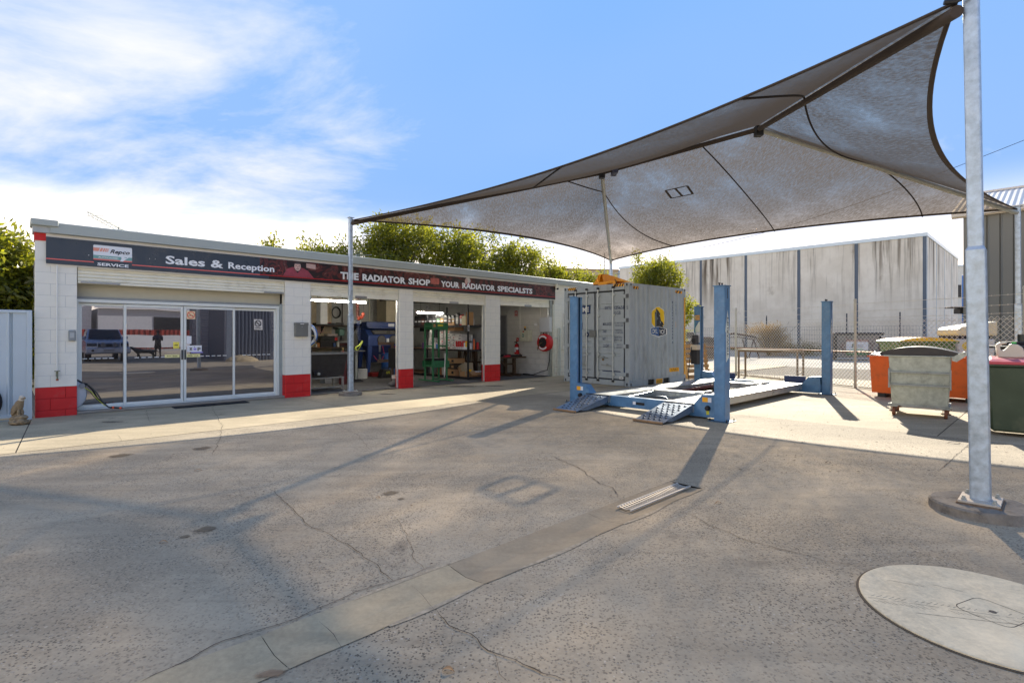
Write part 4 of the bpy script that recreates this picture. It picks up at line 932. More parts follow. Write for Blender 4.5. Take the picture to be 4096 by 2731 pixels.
a_, b_ = LP(.06, .105), LP(.46, .25); side_text('ROYAL', lg_w, a_[0], a_[1], b_[0] - a_[0], b_[1] - a_[1], .0075, .02); a_, b_ = LP(.54, .085), LP(.95, .235); side_text('WOLF', lg_w, a_[0], a_[1], b_[0] - a_[0], b_[1] - a_[1], .0075, .02)
ctx = mat('container_text', rgb(40, 52, 84), .6, var=0); hz_y = mat('hazard_yellow', rgb(246, 176, 30), .5, var=.05); hz_t = mat('tape_print', rgb(110, 84, 20), .6, var=0)
y_ = cpy(2695); side_text('RWTU 125658 5', ctx, y_ - .05, cz(1205, y=y_), cz(1205, y=y_) - cz(1375, y=y_), .085, .004, .005, vert=1); y_ = cpy(2707); side_text('15GB', ctx, y_ - .04, cz(1207, y=y_), cz(1207, y=y_) - cz(1262, y=y_), .08, .004, .005, vert=1)
yc0, yc1 = cpy(2729), cpy(2737.5); zt, zb_ = cz(1190, y=yc0), cz(1497, y=yc0); side_poly('warning_tape', [(CL - .118, zb_), (CL - .03, zb_), (CL - .03, zt), (CL - .118, zt)], hz_y, .002)
side_text("FACE TO FACE IN THE MIDDLE WHEN COMBINED AS A 20' UNIT", hz_t, CL - .10, zt - .04, zt - zb_ - .07, .05, .004, .005, vert=1)
def sbox(y0, y1, z0, z1, m, off=.003, nm_='label_plate'): return side_poly(nm_, [(y0, z0), (y1, z0), (y1, z1), (y0, z1)], m, off)
q0, q1 = cpy(2682), cpy(2717); sbox(q0, q1, .32, .44, hz_y); side_text('LIFT EMPTY', hz_t, q0 + .03, .385, q1 - q0 - .06, .032, .006); side_text('OR COMBINED', hz_t, q0 + .03, .338, q1 - q0 - .06, .032, .006)
y_ = cpy(2704); sbox(y_, y_ + .07, cz(1310, y=y_), cz(1287, y=y_), hz_y)
q0, q1 = 1.33, 1.67; MB().box(CW - .004, CW - .001, q0, q1, .015, .15).obj('label_plate', hz_y, con); MB().box(CW - .001, CW + .0005, q0 + .03, q1 - .03, .09, .11).obj('print_line', hz_t, con); MB().box(CW - .001, CW + .0005, q0 + .03, q1 - .03, .05, .07).obj('print_line', hz_t, con)
# hazard stripes (high cube marking)
def stripes(face, a0, a1, z0, z1):
    n = 4; mbY = MB(); mbK = MB(); w_ = (a1 - a0) / (2 * n)
    if face == 'f': mbY.box(a0, a1, -.0025, .001, z0, z1)
    else: mbY.box(CW - .001, CW + .0025, a0, a1, z0, z1)
    for k in range(n):
        b0 = a0 + w_ * (2 * k + .15); h_ = w_ * .8; pts = [(b0, z0), (b0 + w_ * .9, z0), (min(b0 + w_ * .9 + h_, a1), z1), (min(b0 + h_, a1), z1)]
        if face == 'f': mbK.prism(pts, -.004, -.0024)
        else: mbK.prism([(p[0], p[1]) for p in pts], CW + .0024, CW + .004, 'yz')
    mbY.obj('hazard_tape', hz_y, con); mbK.obj('hazard_stripe', ink, con)
stripes('f', .18, .50, CHH - .10, CHH - .02); stripes('f', CW - .54, CW - .17, CHH - .10, CHH - .02)
for a0 in (.2, CL - .62):
    mb = MB(); 
for a0, a1 in ((.19, .50), (CL - .60, CL - .2)):
    sbox(a0, a1, CHH - .17, CHH - .09, hz_y, .003, 'hazard_tape')
    w_ = (a1 - a0) / 8
    for k in range(4): side_poly('hazard_stripe', [(a0 + w_ * 2 * k, CHH - .17), (a0 + w_ * (2 * k + .9), CHH - .17), (a0 + w_ * (2 * k + 1.7), CHH - .09), (a0 + w_ * (2 * k + .8), CHH - .09)], ink, .005)
# doors
blk_g = mat('gasket', rgb(30, 30, 32), .7, var=.1)
BX(.165, CW - .165, .045, .06, .17, CHH - .2).obj('door_gasket', blk_g, con)
mid = CW / 2; galv_rod = mat('rod_galv', rgb(190, 196, 194), .35, .5, var=.1, scale=10); dlabel = mat('decal_navy', rgb(26, 52, 96), .5, var=0)
recess = [(cz(1203, x=1.2), .17)]
for di, (a, b) in enumerate(((.20, mid - .03), (mid + .03, CW - .20))):
    dr = part('door', con); fr = .035
    # outer rim, then horizontal ribs pressed into the leaf
    zlo, zhi = .20, CHH - .235; ribs = [2.36, 2.22, 1.66, 1.50, 1.34, 1.18, 1.03, .87, .44, .33]
    mb = MB(); mb.box(a, b, .035, .044, zlo, zhi); mb.obj('leaf_back', cont_grey, dr)
    mb = MB(); mb.box(a, a + .1, .008, .0345, zlo, zhi); mb.box(b - .1, b, .008, .0345, zlo, zhi); mb.obj('leaf_stile', cont_grey, dr, bevel=.004)
    lv = [zlo, .30, .44, .52, .86, .93, 1.03, 1.10, 1.20, 1.27, 1.37, 1.44, 1.53, 1.60, 1.70, 2.20, 2.30, 2.38, 2.50, zhi]
    zz = [zlo] ; mb = MB(); out = True; zl = [(zlo, .3, 1), (.3, .43, 0), (.43, .84, 1), (.84, .92, 0), (.92, 1.0, 1), (1.0, 1.09, 0), (1.09, 1.17, 1), (1.17, 1.26, 0), (1.26, 1.34, 1), (1.34, 1.43, 0), (1.43, 1.51, 1), (1.51, 1.60, 0), (1.60, 2.18, 1), (2.18, 2.34, 0), (2.34, zhi, 1)]
    for z0_, z1_, o_u in zl:
        yo = .010 if o_u else .030
        mb.quad((a + .1, yo, z0_ + (.0 if o_u else .02)), (b - .1, yo, z0_ + (.0 if o_u else .02)), (b - .1, yo, z1_ - (.0 if o_u else .02)), (a + .1, yo, z1_ - (.0 if o_u else .02)))
        if not o_u:
            mb.quad((a + .1, .010, z0_), (b - .1, .010, z0_), (b - .1, .030, z0_ + .02), (a + .1, .030, z0_ + .02)); mb.quad((a + .1, .030, z1_ - .02), (b - .1, .030, z1_ - .02), (b - .1, .010, z1_), (a + .1, .010, z1_))
    mb.obj('leaf_panel', cont_grey, dr, fix=False)
    for x in ((.50, .93) if di == 0 else (1.36, 1.90)):
        rod = part('lock_rod', dr); mb = MB(); mb.tube([(x, -.03, .1), (x, -.03, CHH - .09)], .018, 10); mb.obj('rod', galv_rod, rod, smooth=True)
        for z in (.13, CHH - .11): MB().box(x - .035, x + .035, -.05, .0, z - .03, z + .03).obj('cam_keeper', dark_steel, rod, bevel=.006)
        for z in (.33, .87, 2.0, 2.58): MB().box(x - .02, x + .055, -.045, .008, z - .03, z + .03).obj('rod_bracket', galv_rod, rod, bevel=.005)
        if not (di == 1 and x > 1.5):
            pass
    for x, z in (((.62, .80), (.70, .58)) if di == 0 else ((1.50, .80), (1.62, .58))):
        hd = part('lock_handle', dr); mb = MB(); mb.bar((x - .12, -.05, z), (x + .24, -.05, z - .02), .012, .03); mb.obj('handle_bar', galv_dull, hd, bevel=.003); MB().lathe([(.04, -.045), (.04, -.03)], (x + .08, 0, z), n=10, axis='y').obj('handle_hub', galv_dull, hd)
        if z > .7: MB().box(x + .05, x + .095, -.075, -.045, z - .1, z - .04).obj('padlock', mat('brass', rgb(150, 120, 70), .4, .6), hd, bevel=.006)
    for z in (.33, 1.12, 1.85, 2.52):
        x = .13 if di == 0 else CW - .22; MB().box(x, x + .09 + .02, -.014, .006, z - .055, z + .055).obj('hinge', cont_grey, dr, bevel=.008)
    if di == 1:
        for z in (.33, 1.12, 1.85, 2.52): MB().box(CW - .10, CW - .02, -.02, .004, z - .055, z + .055).obj('hinge_lug', mat('hinge_dark', rgb(88, 92, 94), .5), dr, bevel=.006)
MB().box(mid - .16, mid + .06, -.06, .005, 1.38, 1.58).obj('lock_box', mat('lockbox_grey', rgb(120, 122, 118), .5, .2, var=.1), con, bevel=.012)
def clabel(px0, px1, py0, py1, nm_='label_plate', m=dlabel, yy=.007):
    a, b = cpx(px0), cpx(px1); z1, z0 = cz(py0, x=(a + b) / 2), cz(py1, x=(a + b) / 2); BX(a, b, yy - .004, yy, z0, z1).obj(nm_, m, con); return a, b, z0, z1
a, b, z0, z1 = clabel(2279, 2361, 1223, 1256); text('HIRE ME', lg_w, con, (a + .05, .001, z0 + .05), b - a - .1, z1 - z0 - .1, .03)
a, b, z0, z1 = clabel(2279, 2330, 1290, 1318, yy=.004); MB().prism(ell((a + b) / 2 - .02, (z0 + z1) / 2 + .02, .1, .085), -.002, -.0005).obj('logo_disc', lg_y, con); MB().prism([(a + .1, z0 + .02), (b - .1, z0 + .02), (b - .12, z0 + .07), (a + .12, z0 + .07)], -.004, -.002).obj('logo_banner', lg_w, con)
a, b, z0, z1 = clabel(2280, 2361, 1460, 1476, yy=.024); text('YOU CAN DO ANYTHING', lg_w, con, (a + .03, .018, z0 + .025), b - a - .05, z1 - z0 - .05, .02)
a, b, z0, z1 = clabel(2408, 2504, 1468, 1487, yy=.024); text('IN A ROYAL', lg_w, con, (a + .03, .018, z0 + .025), (b - a) * .42, z1 - z0 - .05, .02); text('WOLF', lg_w, con, (a + (b - a) * .60, .018, z0 + .025), (b - a) * .2, z1 - z0 - .05, .02)
def ctext(string, px0, px1, py, hpx, bold=.0, shear=0, yy=.005):
    a, b = cpx(px0), cpx(px1); z0 = cz(py, x=(a + b) / 2); z1 = cz(py - hpx, x=(a + b) / 2); text(string, ctx, con, (a, yy, z0), b - a, z1 - z0, bold, shear)
ctext('RWTU', 2419, 2444, 1239, 14, .005); ctext('125658', 2457, 2497, 1237, 14, .005); ctext('5', 2506, 2512, 1236, 12); ctext('15GB', 2457, 2482, 1258, 14, .005)
for s_, a_, b_, y_ in (('MAX.GROSS', 2411, 2445, 1302), ('TARE', 2410, 2426, 1331), ('NET', 2410, 2423, 1361), ('CU.CAP.', 2412, 2436, 1389)): ctext(s_, a_, b_, y_, 12, .005, .15)
for s_, a_, b_, y_ in (('15.600 KGS', 2458, 2492, 1295), ('34.400 LBS', 2460, 2492, 1305), ('1.600 KGS', 2461, 2490, 1324), ('3.530 LBS', 2462, 2491, 1334), ('14.000 KGS', 2458, 2489, 1353), ('30.870 LBS', 2457, 2489, 1363), ('18.4 CU.M', 2466, 2494, 1383), ('650 CU.FT', 2465, 2494, 1393)): ctext(s_, a_, b_, y_, 7, 0, 0)
a, b, z0, z1 = clabel(2477, 2492, 1507, 1517, m=lg_w, yy=.008); text('CIMC', ctx, con, (a + .02, .002, z0 + .02), b - a - .04, z1 - z0 - .04, .02)
a = cpx(2348); z_ = cz(1338, x=a); MB().prism(ell(a, z_, .075, .075), -.003, 0).obj('round_logo', ctx, con); MB().prism([(a - .03, z_ - .03), (a + .03, z_ - .02), (a + .02, z_ + .03), (a - .01, z_ + .01)], -.005, -.0031).obj('round_logo_mark', lg_w, con)
a = cpx(2292); z_ = cz(1420, x=a); BX(a - .02, a + .06, .0, .012, z_ - .15, z_ + .15).obj('data_plate', dark_steel, con)

# yellow lifting jib lying on the container roof
jib = thing('forklift_jib', 'orange yellow forklift jib lying across the roof of the container', 'forklift attachment', CO + cax * 1.10 + cay * .12 + Vector((0, 0, CHH - .02)), CA + radians(-2))
jib.scale = (.80, .74, .56); jm = mat('jib_yellow', rgb(240, 162, 28), .5, var=.08, scale=4)
for y0 in (.0,):
    mb = MB(); mb.prism([(-.02, .0), (1.1, .0), (1.1, .14), (-.02, .14)], 0, .012); mb.prism([(.05, .14), (.32, .42), (.42, .42), (.95, .14)], .0, .012)
mb = MB(); mb.box(-.05, 1.0, 0, .02, .10, .20); mb.box(-.05, 1.0, 0, .02, .0, .02); mb.box(.20, .62, 0, .02, .02, .10); mb.box(.86, 1.0, 0, .02, .02, .10); mb.box(-.05, 1.0, .02, .6, .0, .02); mb.box(-.05, 1.0, .02, .6, .18, .2); mb.obj('fork_frame', jm, jib)
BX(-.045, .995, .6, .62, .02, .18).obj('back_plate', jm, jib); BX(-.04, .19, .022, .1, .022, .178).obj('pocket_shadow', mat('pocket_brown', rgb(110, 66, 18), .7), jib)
mb = MB(); mb.prism([(0, .2), (2.3, .2), (2.3, .24), (.62, .55), (.12, .62), (-.05, .55)][:], 0, .014, 'yz'); o = mb.obj('boom_plate', jm, jib); o.location = (.20, .02, 0)
mb = MB(); mb.prism([(0, .2), (2.3, .2), (2.3, .24), (.62, .55), (.12, .62), (-.05, .55)][:], 0, .014, 'yz'); o = mb.obj('boom_plate', jm, jib); o.location = (.42, .02, 0)
mb = MB(); mb.prism([(.0, .2), (.2, .2), (.33, .62), (.21, .62)], .0, .014); o = mb.obj('gusset', jm, jib); o.location = (0, .03, 0)
mb = MB(); mb.quad((.2, .06, .61), (.434, .06, .61), (.434, 2.3, .245), (.2, 2.3, .245)); mb.obj('boom_top', jm, jib, fix=False); BX(.2, .434, 2.28, 2.32, .19, .25).obj('boom_end', jm, jib)
chn = part('chain', jib); lk = MB(); lk.tube([(cos(a) * .022, 0, sin(a) * .035) for a in [2 * pi * k / 10 for k in range(10)]], .009, 6, closed=True); lkm = lk.mesh('chain_link', mat('rust_chain', rgb(80, 62, 48), .7, .3, var=.2), True)
for k in range(9): o = link('chain_link', lkm, chn, (1.12 + .05 * sin(k * .5), -.17 + .0 * k, .20 - k * .045)); o.rotation_euler = (0, 0, (k % 2) * pi / 2)

# timber pallet leaning on the back of the container
pal = thing('timber_pallet', 'sunlit timber pallet leaning on its edge beside the grey container', 'pallet', gp(2745, 1515) + Vector((.06, .0, 0)), CA + radians(78))
T = Matrix.Rotation(radians(-10), 4, 'X')
for i in range(7): BX(-.05, -.03, -.02, 1.0, .02 + i * .165, .02 + i * .165 + .11, T).obj('deck_board', timber, pal) if False else None
for x in (0, .5, 1.0):
    mb = MB(); mb.box(x, x + .045, 0, .10, 0, 1.16, T); mb.obj('stringer', timber, pal)
for i in range(7):
    mb = MB(); mb.box(-.02, 1.07, -.02, -.001, .02 + i * .17, .12 + i * .17, T); mb.obj('deck_board', timber, pal)
for i in (0, 3, 6):
    mb = MB(); mb.box(-.02, 1.07, .101, .12, .02 + i * .17, .12 + i * .17, T); mb.obj('deck_board', timber, pal)
# ============================================================ FOUR POST LIFT
lift = bthing('four_post_lift', 'blue four post vehicle lift lowered to the ground with two grey runways and punched ramps', 'vehicle lift', 8.2, -8.32, 0)
lz = 2.23
runway_m = mat('runway_steel', rgb(168, 172, 172), .33, .55, var=.18, scale=7, dirt=rgb(90, 88, 84), dirt_amt=.4, dirt_scale=5)
ramp_m = mat('ramp_steel', rgb(120, 136, 154), .36, .45, var=.22, scale=6, dirt=rgb(70, 90, 115), dirt_amt=.5, dirt_scale=4)
posts = [(0, 0, 1), (0.2, 3.26, -1), (5.72, 0.0, 1), (5.6, 3.2, -1)]     # s, d (relative), opening side
for i, (px_, py_, op) in enumerate(posts):
    po = part('column', lift, (px_, py_, 0)); h_ = lz
    mb = MB(); a = .094; t_ = .008
    # C section, open towards the other side of the lift
    yb0, yb1 = (-a, -a + t_) if op > 0 else (a - t_, a)
    mb.box(-a, a, yb0, yb1, .012, h_); ylo, yhi = (yb1, a) if op > 0 else (-a, yb0)
    mb.box(-a, -a + t_, ylo, yhi, .012, h_); mb.box(a - t_, a, ylo, yhi, .012, h_)
    yl0, yl1 = (yhi - t_, yhi) if op > 0 else (ylo, ylo + t_)
    mb.box(-a + t_, -.03, yl0, yl1, .012, h_); mb.box(.03, a - t_, yl0, yl1, .012, h_)
    mb.obj('post_profile', blue_paint, po, bevel=.004)
    BX(-.028, .028, -.06, .06, .02, h_ - .01).obj('post_slot', black, po); BX(-a - .015, a + .015, -a - .015, a + .015, h_, h_ + .018).obj('post_cap', blue_paint, po, bevel=.004)
    for x in (-.05, .05): MB().lathe([(.012, h_ + .018), (.012, h_ + .05), (.018, h_ + .05), (.018, h_ + .065)], (x, .02, 0), n=8).obj('cap_bolt', dark_steel, po)
    BX(-.17, .17, -.17, .17, 0.001, .011).obj('foot_plate', mat('foot_blue', rgb(70, 100, 120), .5, .3, var=.15), po)
    for x, y in ((-.14, -.14), (.14, -.14), (.14, .14), (-.14, .14)): MB().lathe([(.014, .011), (.014, .022), (.008, .022), (.008, .055)], (x, y, 0), n=8).obj('anchor_bolt', dark_steel, po)
    if op > 0:
        dcl = mat('decal_cream', rgb(222, 226, 214), .5, var=.05); y0_ = -a - .0008
        zb_, zt_ = .98, 1.72; q = [(-.055, zb_), (.055, zb_ + .08), (.055, zt_ - .25), (.085, zt_ - .27), (0, zt_ + .12), (-.085, zt_ - .23), (-.055, zt_ - .25)]
        MB().prism(q, y0_ - .0012, y0_).obj('arrow_decal', dcl, po)
        o = text('TIRWARLIFT', dark_steel, po, (0, 0, 0), .66, .06, .01)
        o.matrix_local = Matrix.Translation((.032, y0_ - .002, zb_ + .10)) @ Matrix.Rotation(-pi / 2, 4, 'Y')
        BX(-.012, .012, -a - .001, -a + .001, h_ - .2, h_ - .03).obj('slot_hole', black, po)
# cross beams with stepped end housings
def crossbeam(s_, y0, y1, nm_='cross_beam', lab=True):
    cb = part(nm_, lift); hb = .20; z0 = .04
    mb = MB(); mb.box(s_ - .07, s_ + .07, y0 + .10, y1 - .10, z0, z0 + hb); mb.obj('beam', blue_paint, cb, bevel=.006)
    for sgn_, y in ((1, y0 + .1), (-1, y1 - .1)):
        mb = MB(); pts = [(y, z0 - .005), (y + sgn_ * .62, z0 - .005), (y + sgn_ * .62, z0 + hb - .03), (y + sgn_ * .42, z0 + hb - .02), (y + sgn_ * .26, z0 + hb + .17), (y, z0 + hb + .19)]
        mb.prism(pts, s_ - .10, s_ - .085, 'yz'); mb.prism(pts, s_ + .085, s_ + .10, 'yz'); mb.prism([pts[2], pts[3], pts[4], pts[5], (y, pts[5][1] - .008), (pts[4][0], pts[4][1] - .01), (pts[3][0], pts[3][1] - .01)], s_ - .085, s_ + .085, 'yz')
        mb.obj('end_housing', blue_paint, cb)
        if s_ < 2:
            yy = y + sgn_ * .15; BX(s_ - .103, s_ - .1005, yy - .06, yy, z0 + .25, z0 + .33).obj('warning_label', wh, cb); BX(s_ - .103, s_ - .1005, yy + .003, yy + .10, z0 + .25, z0 + .33).obj('warning_label', hz_y, cb)
            MB().lathe([(.032, s_ - .16), (.045, s_ - .13), (.045, s_ - .10)], (0, yy, z0 + .15), n=14, axis='x').obj('release_knob', dark_steel, cb, smooth=True); BX(s_ - .103, s_ - .1005, yy - .02, yy + .03, z0 + .04, z0 + .11).obj('warning_label', mat('tag_yellow', rgb(205, 200, 60), .6), cb)
    if lab: BX(s_ - .0735, s_ - .0705, 1.5, 1.68, z0 + .07, z0 + .12).obj('maker_label', ink, cb); 
    if lab: BX(s_ - .0735, s_ - .0705, 1.69, 1.75, z0 + .07, z0 + .13).obj('maker_label', wh, cb)
crossbeam(.12, 0, 3.24); crossbeam(5.65, 0.0, 3.2, lab=False)
for y0, nm_ in ((.50, 0), (2.27, 1)):
    rw = part('runway', lift); s0, s1 = -.02, 5.9; w_ = .54
    BX(s0, s1, y0, y0 + w_, .235, .243).obj('runway_deck', runway_m, rw); 
    mb = MB(); mb.box(s0, s1, y0, y0 + .008, .10, .2348); mb.box(s0, s1, y0 + w_ - .008, y0 + w_, .10, .2348); mb.box(s0, s1, y0 - .012, y0 - .0005, .225, .243); mb.obj('runway_side', runway_m, rw)
    if nm_: 
        for k, s_ in enumerate((1.4, 2.9)): BX(s_, s_ + .55, y0 + .04, y0 + w_ - .04, .2435, .251).obj('turning_plate', mat('turn_plate', rgb(180, 184, 186), .3, .6, var=.1), rw)
    BX(s1 - .04, s1 + .0, y0 + .02, y0 + w_ - .02, .2435, .40).obj('end_stop', navy, rw, bevel=.006)
    # ramp with punched lugs
    rp = part('ramp', lift); xa, xb = -1.02, -.03; za, zb_ = .022, .232
    mb = MB(); mb.add([(xa, y0, za), (xa, y0 + w_, za), (xb, y0 + w_, zb_), (xb, y0, zb_), (xa, y0, za - .01), (xa, y0 + w_, za - .01), (xb, y0 + w_, zb_ - .01), (xb, y0, zb_ - .01)], [(0, 1, 2, 3), (7, 6, 5, 4), (0, 4, 5, 1), (2, 6, 7, 3), (1, 5, 6, 2), (3, 7, 4, 0)]); mb.obj('ramp_plate', ramp_m, rp)
    for yy in (y0 + .006, y0 + w_ - .006): MB().prism([(xa + .12, za + .01), (xb, zb_ - .012), (xb, zb_ - .11), (xb - .12, .08), (xa + .3, .012)], yy - .005, yy + .005).obj('ramp_side', ramp_m, rp)
    mb = MB(); mb.tube([(xa - .005, y0, .022), (xa - .005, y0 + w_, .022)], .02, 10); mb.obj('roller', mat('roller_wood', rgb(150, 118, 84), .6, var=.2), rp, smooth=True)
    mb = MB(); mb.tube([(xb + .012, y0 - .01, zb_ + .005), (xb + .012, y0 + w_ + .01, zb_ + .005)], .012, 8); mb.obj('hinge_pin', dark_steel, rp, smooth=True)
    hb = MB(); lug = MB(); sl = atan2(zb_ - za, xb - xa)
    for i in range(8):
        for j in range(5):
            if (i + j) % 2: continue
        for j in range(4 + i % 2):
            x = xa + .12 + i * .105; yv = y0 + .075 + (j * .10 if i % 2 else .05 + j * .10); zv = za + (x - xa) * (zb_ - za) / (xb - xa) + .001
            for k in range(8):
                a0, a1 = pi * k / 8, pi * (k + 1) / 8
                p0 = (x + .0, yv + cos(a0) * .024, zv + .001); p1 = (x, yv + cos(a1) * .024, zv + .001); q0 = (x, yv + cos(a0) * .024, zv + sin(a0) * .014 + .001); q1 = (x, yv + cos(a1) * .024, zv + sin(a1) * .014 + .001); r0 = (x + .03, yv + cos(a0) * .024, zv + .008); r1 = (x + .03, yv + cos(a1) * .024, zv + .008)
                hb.quad(p0, p1, q1, q0); lug.quad(q0, q1, r1, r0)
    hb.obj('punched_hole', black, rp, fix=False)['kind'] = 'stuff'; lug.obj('punched_lug', ramp_m, rp, fix=False)['kind'] = 'stuff'
# jacking beams between the runways, air hose coil and slide rods
for s_, nm_ in ((1.55, 0), (4.5, 1)):
    jb = part('jacking_beam', lift); BX(s_, s_ + .02, 1.0, 2.32, .08, .235).obj('beam_side', runway_m, jb); BX(s_ + .3, s_ + .32, 1.0, 2.32, .08, .235).obj('beam_side', runway_m, jb); BX(s_, s_ + .32, 1.04, 2.28, .236, .25).obj('beam_top', runway_m, jb); BX(s_ + .05, s_ + .25, 1.1, 1.3, .2505, .27).obj('jack_pad', galv_rod, jb); BX(s_ + .05, s_ + .27, 1.02, 1.09, .2505, .30).obj('jack_pad', steel, jb)
hs = part('coiled_hose', lift); mb = MB(); pts = []
for k in range(420):
    t_ = k / 419; a = t_ * 2 * pi * 42; pts.append((1.95 + t_ * 2.3, 2.15 + cos(a) * .035 + .05 * sin(t_ * 3), .16 + sin(a) * .035 - .03 * sin(pi * t_)))
mb.tube(pts, .007, 5); mb.obj('hose', mat('hose_red', rgb(120, 62, 50), .5), hs, smooth=True)
mb = MB(); mb.tube([(.5, 2.2, .17), (1.5, 2.2, .22)], .012); mb.tube([(.9, 1.9, .08), (1.1, 1.6, .12), (1.25, 1.75, .16), (1.3, 2.0, .15)], .01); mb.obj('slide_rod', galv_rod, lift, smooth=True)
mb = MB(); mb.tube([(4.3, 1.4, .1), (4.1, 1.6, .15), (4.0, 1.9, .14), (4.2, 2.1, .16)], .012); mb.obj('cable', black, lift, smooth=True)
BX(.4, 5.5, 1.1, 2.2, .003, .008).obj('oil_tray', mat('oily_tray', rgb(60, 52, 44), .35, var=.3, scale=4), lift)
# power unit on the rear left column
pu = part('power_unit', lift, (5.6, 3.2, 0)); y0 = .105
BX(-.30, -.106, -.09, .09, .62, 1.02).obj('oil_tank', dark_steel, pu, bevel=.01); BX(-.31, -.106, -.10, .10, 1.021, 1.16).obj('control_box', mat('control_cream', rgb(205, 190, 165), .5), pu, bevel=.01)
MB().lathe([(.085, 1.17), (.085, 1.42), (.06, 1.44)], (-.21, 0, 0), n=16).obj('motor', mat('motor_grey', rgb(66, 66, 68), .5, .3), pu, smooth=True); BX(-.34, -.28, -.05, .05, 1.22, 1.34).obj('terminal_box', black, pu, bevel=.006)
mb = MB(); mb.tube([(-.12, .02, 2.02), (-.19, .02, 2.0), (-.17, .03, 1.6), (-.15, .03, 1.45)], .008); mb.obj('air_line', mat('line_green', rgb(70, 150, 140), .5), pu, smooth=True)
mb = MB(); mb.tube([(-.33, .05, 1.1), (-.38, .08, .7), (-.42, .1, .35), (-.34, .1, .02), (-.1, .05, .012)], .012); mb.obj('power_cable', black, pu, smooth=True)
BX(-.108, -.1055, -.08, .08, 1.80, 1.92).obj('warning_label', MATS['decal_cream'], pu) if False else None
for k in range(3): BX(-.1075, -.1055, -.08, .08, 1.86 + k * .05, 1.89 + k * .05).obj('yellow_stripe', hz_y, pu)
BX(-.1075, -.1055, -.085, .08, 1.22, 1.50).obj('info_label', wh, pu); BX(-.1075, -.1055, -.06, .04, 1.05, 1.18).obj('info_label', wh, pu); MB().prism([(-.085, 1.51), (.06, 1.51), (.06, 1.62), (-.05, 1.80), (-.085, 1.82)], -.1075, -.1055, 'yz').obj('info_label', MATS['decal_cream'], pu)

# ============================================================ STEEL TABLE
tb = thing('work_table', 'weathered steel work table with a slatted timber top standing by the mesh fence', 'table', W(17.55, -6.55, 0), BA)
tw, tl = .62, 1.95; th = .93
wt = mat('weathered_timber', rgb(170, 160, 140), .8, var=.22, scale=6, stretch=(1, 6, 1)); wsteel = mat('weathered_steel', rgb(130, 112, 90), .6, .2, var=.3, scale=8)
for k in range(5): BX(k * .125, k * .125 + .12, 0, tl, th, th + .025).obj('plank', wt, tb)
for x, y in ((.02, .03), (.57, .03), (.02, tl - .08), (.57, tl - .08)): BX(x, x + .05, y, y + .05, 0, th - .06).obj('leg', wsteel, tb)
mb = MB(); mb.box(.02, .62, .03, .06, th - .059, th - .001); mb.box(.02, .62, tl - .06, tl - .03, th - .059, th - .001); mb.box(.02, .05, .06, tl - .06, th - .059, th - .001); mb.box(.59, .62, .06, tl - .06, th - .059, th - .001); mb.obj('frame', wsteel, tb)
for y in (.035, tl - .075): BX(.07, .57, y, y + .03, .22, .25).obj('cross_bar', wsteel, tb)

# ============================================================ MESH FENCE
FA = Vector((9.33, 14.27, 0)); fd = Vector((.265, -1.0, 0)).normalized(); fang = atan2(fd.y, fd.x)
fence = thing('mesh_fence', 'chain link fence with barbed wire along the right side of the yard', 'fence', FA, fang)
fpm = mat('fence_galv', rgb(186, 184, 170), .5, .3, var=.1); wirem = mat('fence_wire', rgb(215, 208, 190), .5, .2, var=.1)
T0, T1 = -14.0, 6.0
for t_ in (-14, -9.7, -4.85, 0, 3.85):
    fp = part('fence_post', fence, (t_, 0, 0)); MB().lathe([(.035, 0), (.035, 2.36), (.042, 2.36), (.042, 2.39), (.03, 2.42)], n=12).obj('pipe', fpm, fp, smooth=True); BX(-.1, .1, -.06, .06, 0.001, .012).obj('foot_plate', wsteel, fp)
mb = MB(); mb.tube([(T0, 0, .98), (T1, 0, .98)], .017, 8); mb.obj('mid_rail', mat('rail_rust', rgb(150, 112, 84), .5, .3, var=.2), fence, smooth=True)
mb = MB(); mb.tube([(T0, 0, .035), (T1, 0, .035)], .012, 6); mb.obj('bottom_rail', wsteel, fence, smooth=True)
for z_ in (2.28, 2.08, 1.90, 1.78):
    mb = MB(); pts = []; n = 80
    for i in range(n + 1):
        x = T0 + (T1 - T0) * i / n; pts.append((x, 0, z_ + .012 * noise.noise(Vector((x * .9, z_ * 9, 0))) - .02 * abs(sin(pi * (x / 4.85)))))
    mb.tube(pts, .004, 4)
    if z_ > 1.8:
        for i in range(int((T1 - T0) / .15)):
            x = T0 + i * .15; j = min(n - 1, int((x - T0) / (T1 - T0) * n)); p = Vector(pts[j]); p.x = x
            mb.bar(p + Vector((-.008, 0, -.016)), p + Vector((.008, 0, .016)), .0035); mb.bar(p + Vector((.008, 0, -.016)), p + Vector((-.008, 0, .016)), .0035)
    mb.obj('barbed_wire' if z_ > 1.8 else 'top_wire', wirem, fence, fix=False)
mb = MB(); cell = .112; zt = 1.83; zb_ = .04; hh = zt - zb_; r_ = .005
def thinbar(a, b):
    a = Vector(a); b = Vector(b); t_ = (b - a).normalized(); x = t_.cross(Vector((0, 1, 0))).normalized() * r_; y = Vector((0, r_, 0))
    mb.add([a + x, a - x * .5 + y, a - x * .5 - y, b + x, b - x * .5 + y, b - x * .5 - y], [(0, 1, 4, 3), (1, 2, 5, 4), (2, 0, 3, 5)])
k = T0 - hh
while k < T1:
    for sg in (1, -1):
        x0, x1 = (k, k + hh) if sg > 0 else (k + hh, k); n = 8
        for i in range(n):
            a0, a1 = i / n, (i + 1) / n; xa, xb = x0 + (x1 - x0) * a0, x0 + (x1 - x0) * a1
            if min(xa, xb) < T0 or max(xa, xb) > T1: continue
            thinbar((xa, sg * .003, zb_ + hh * a0), (xb, sg * .003, zb_ + hh * a1))
    k += cell
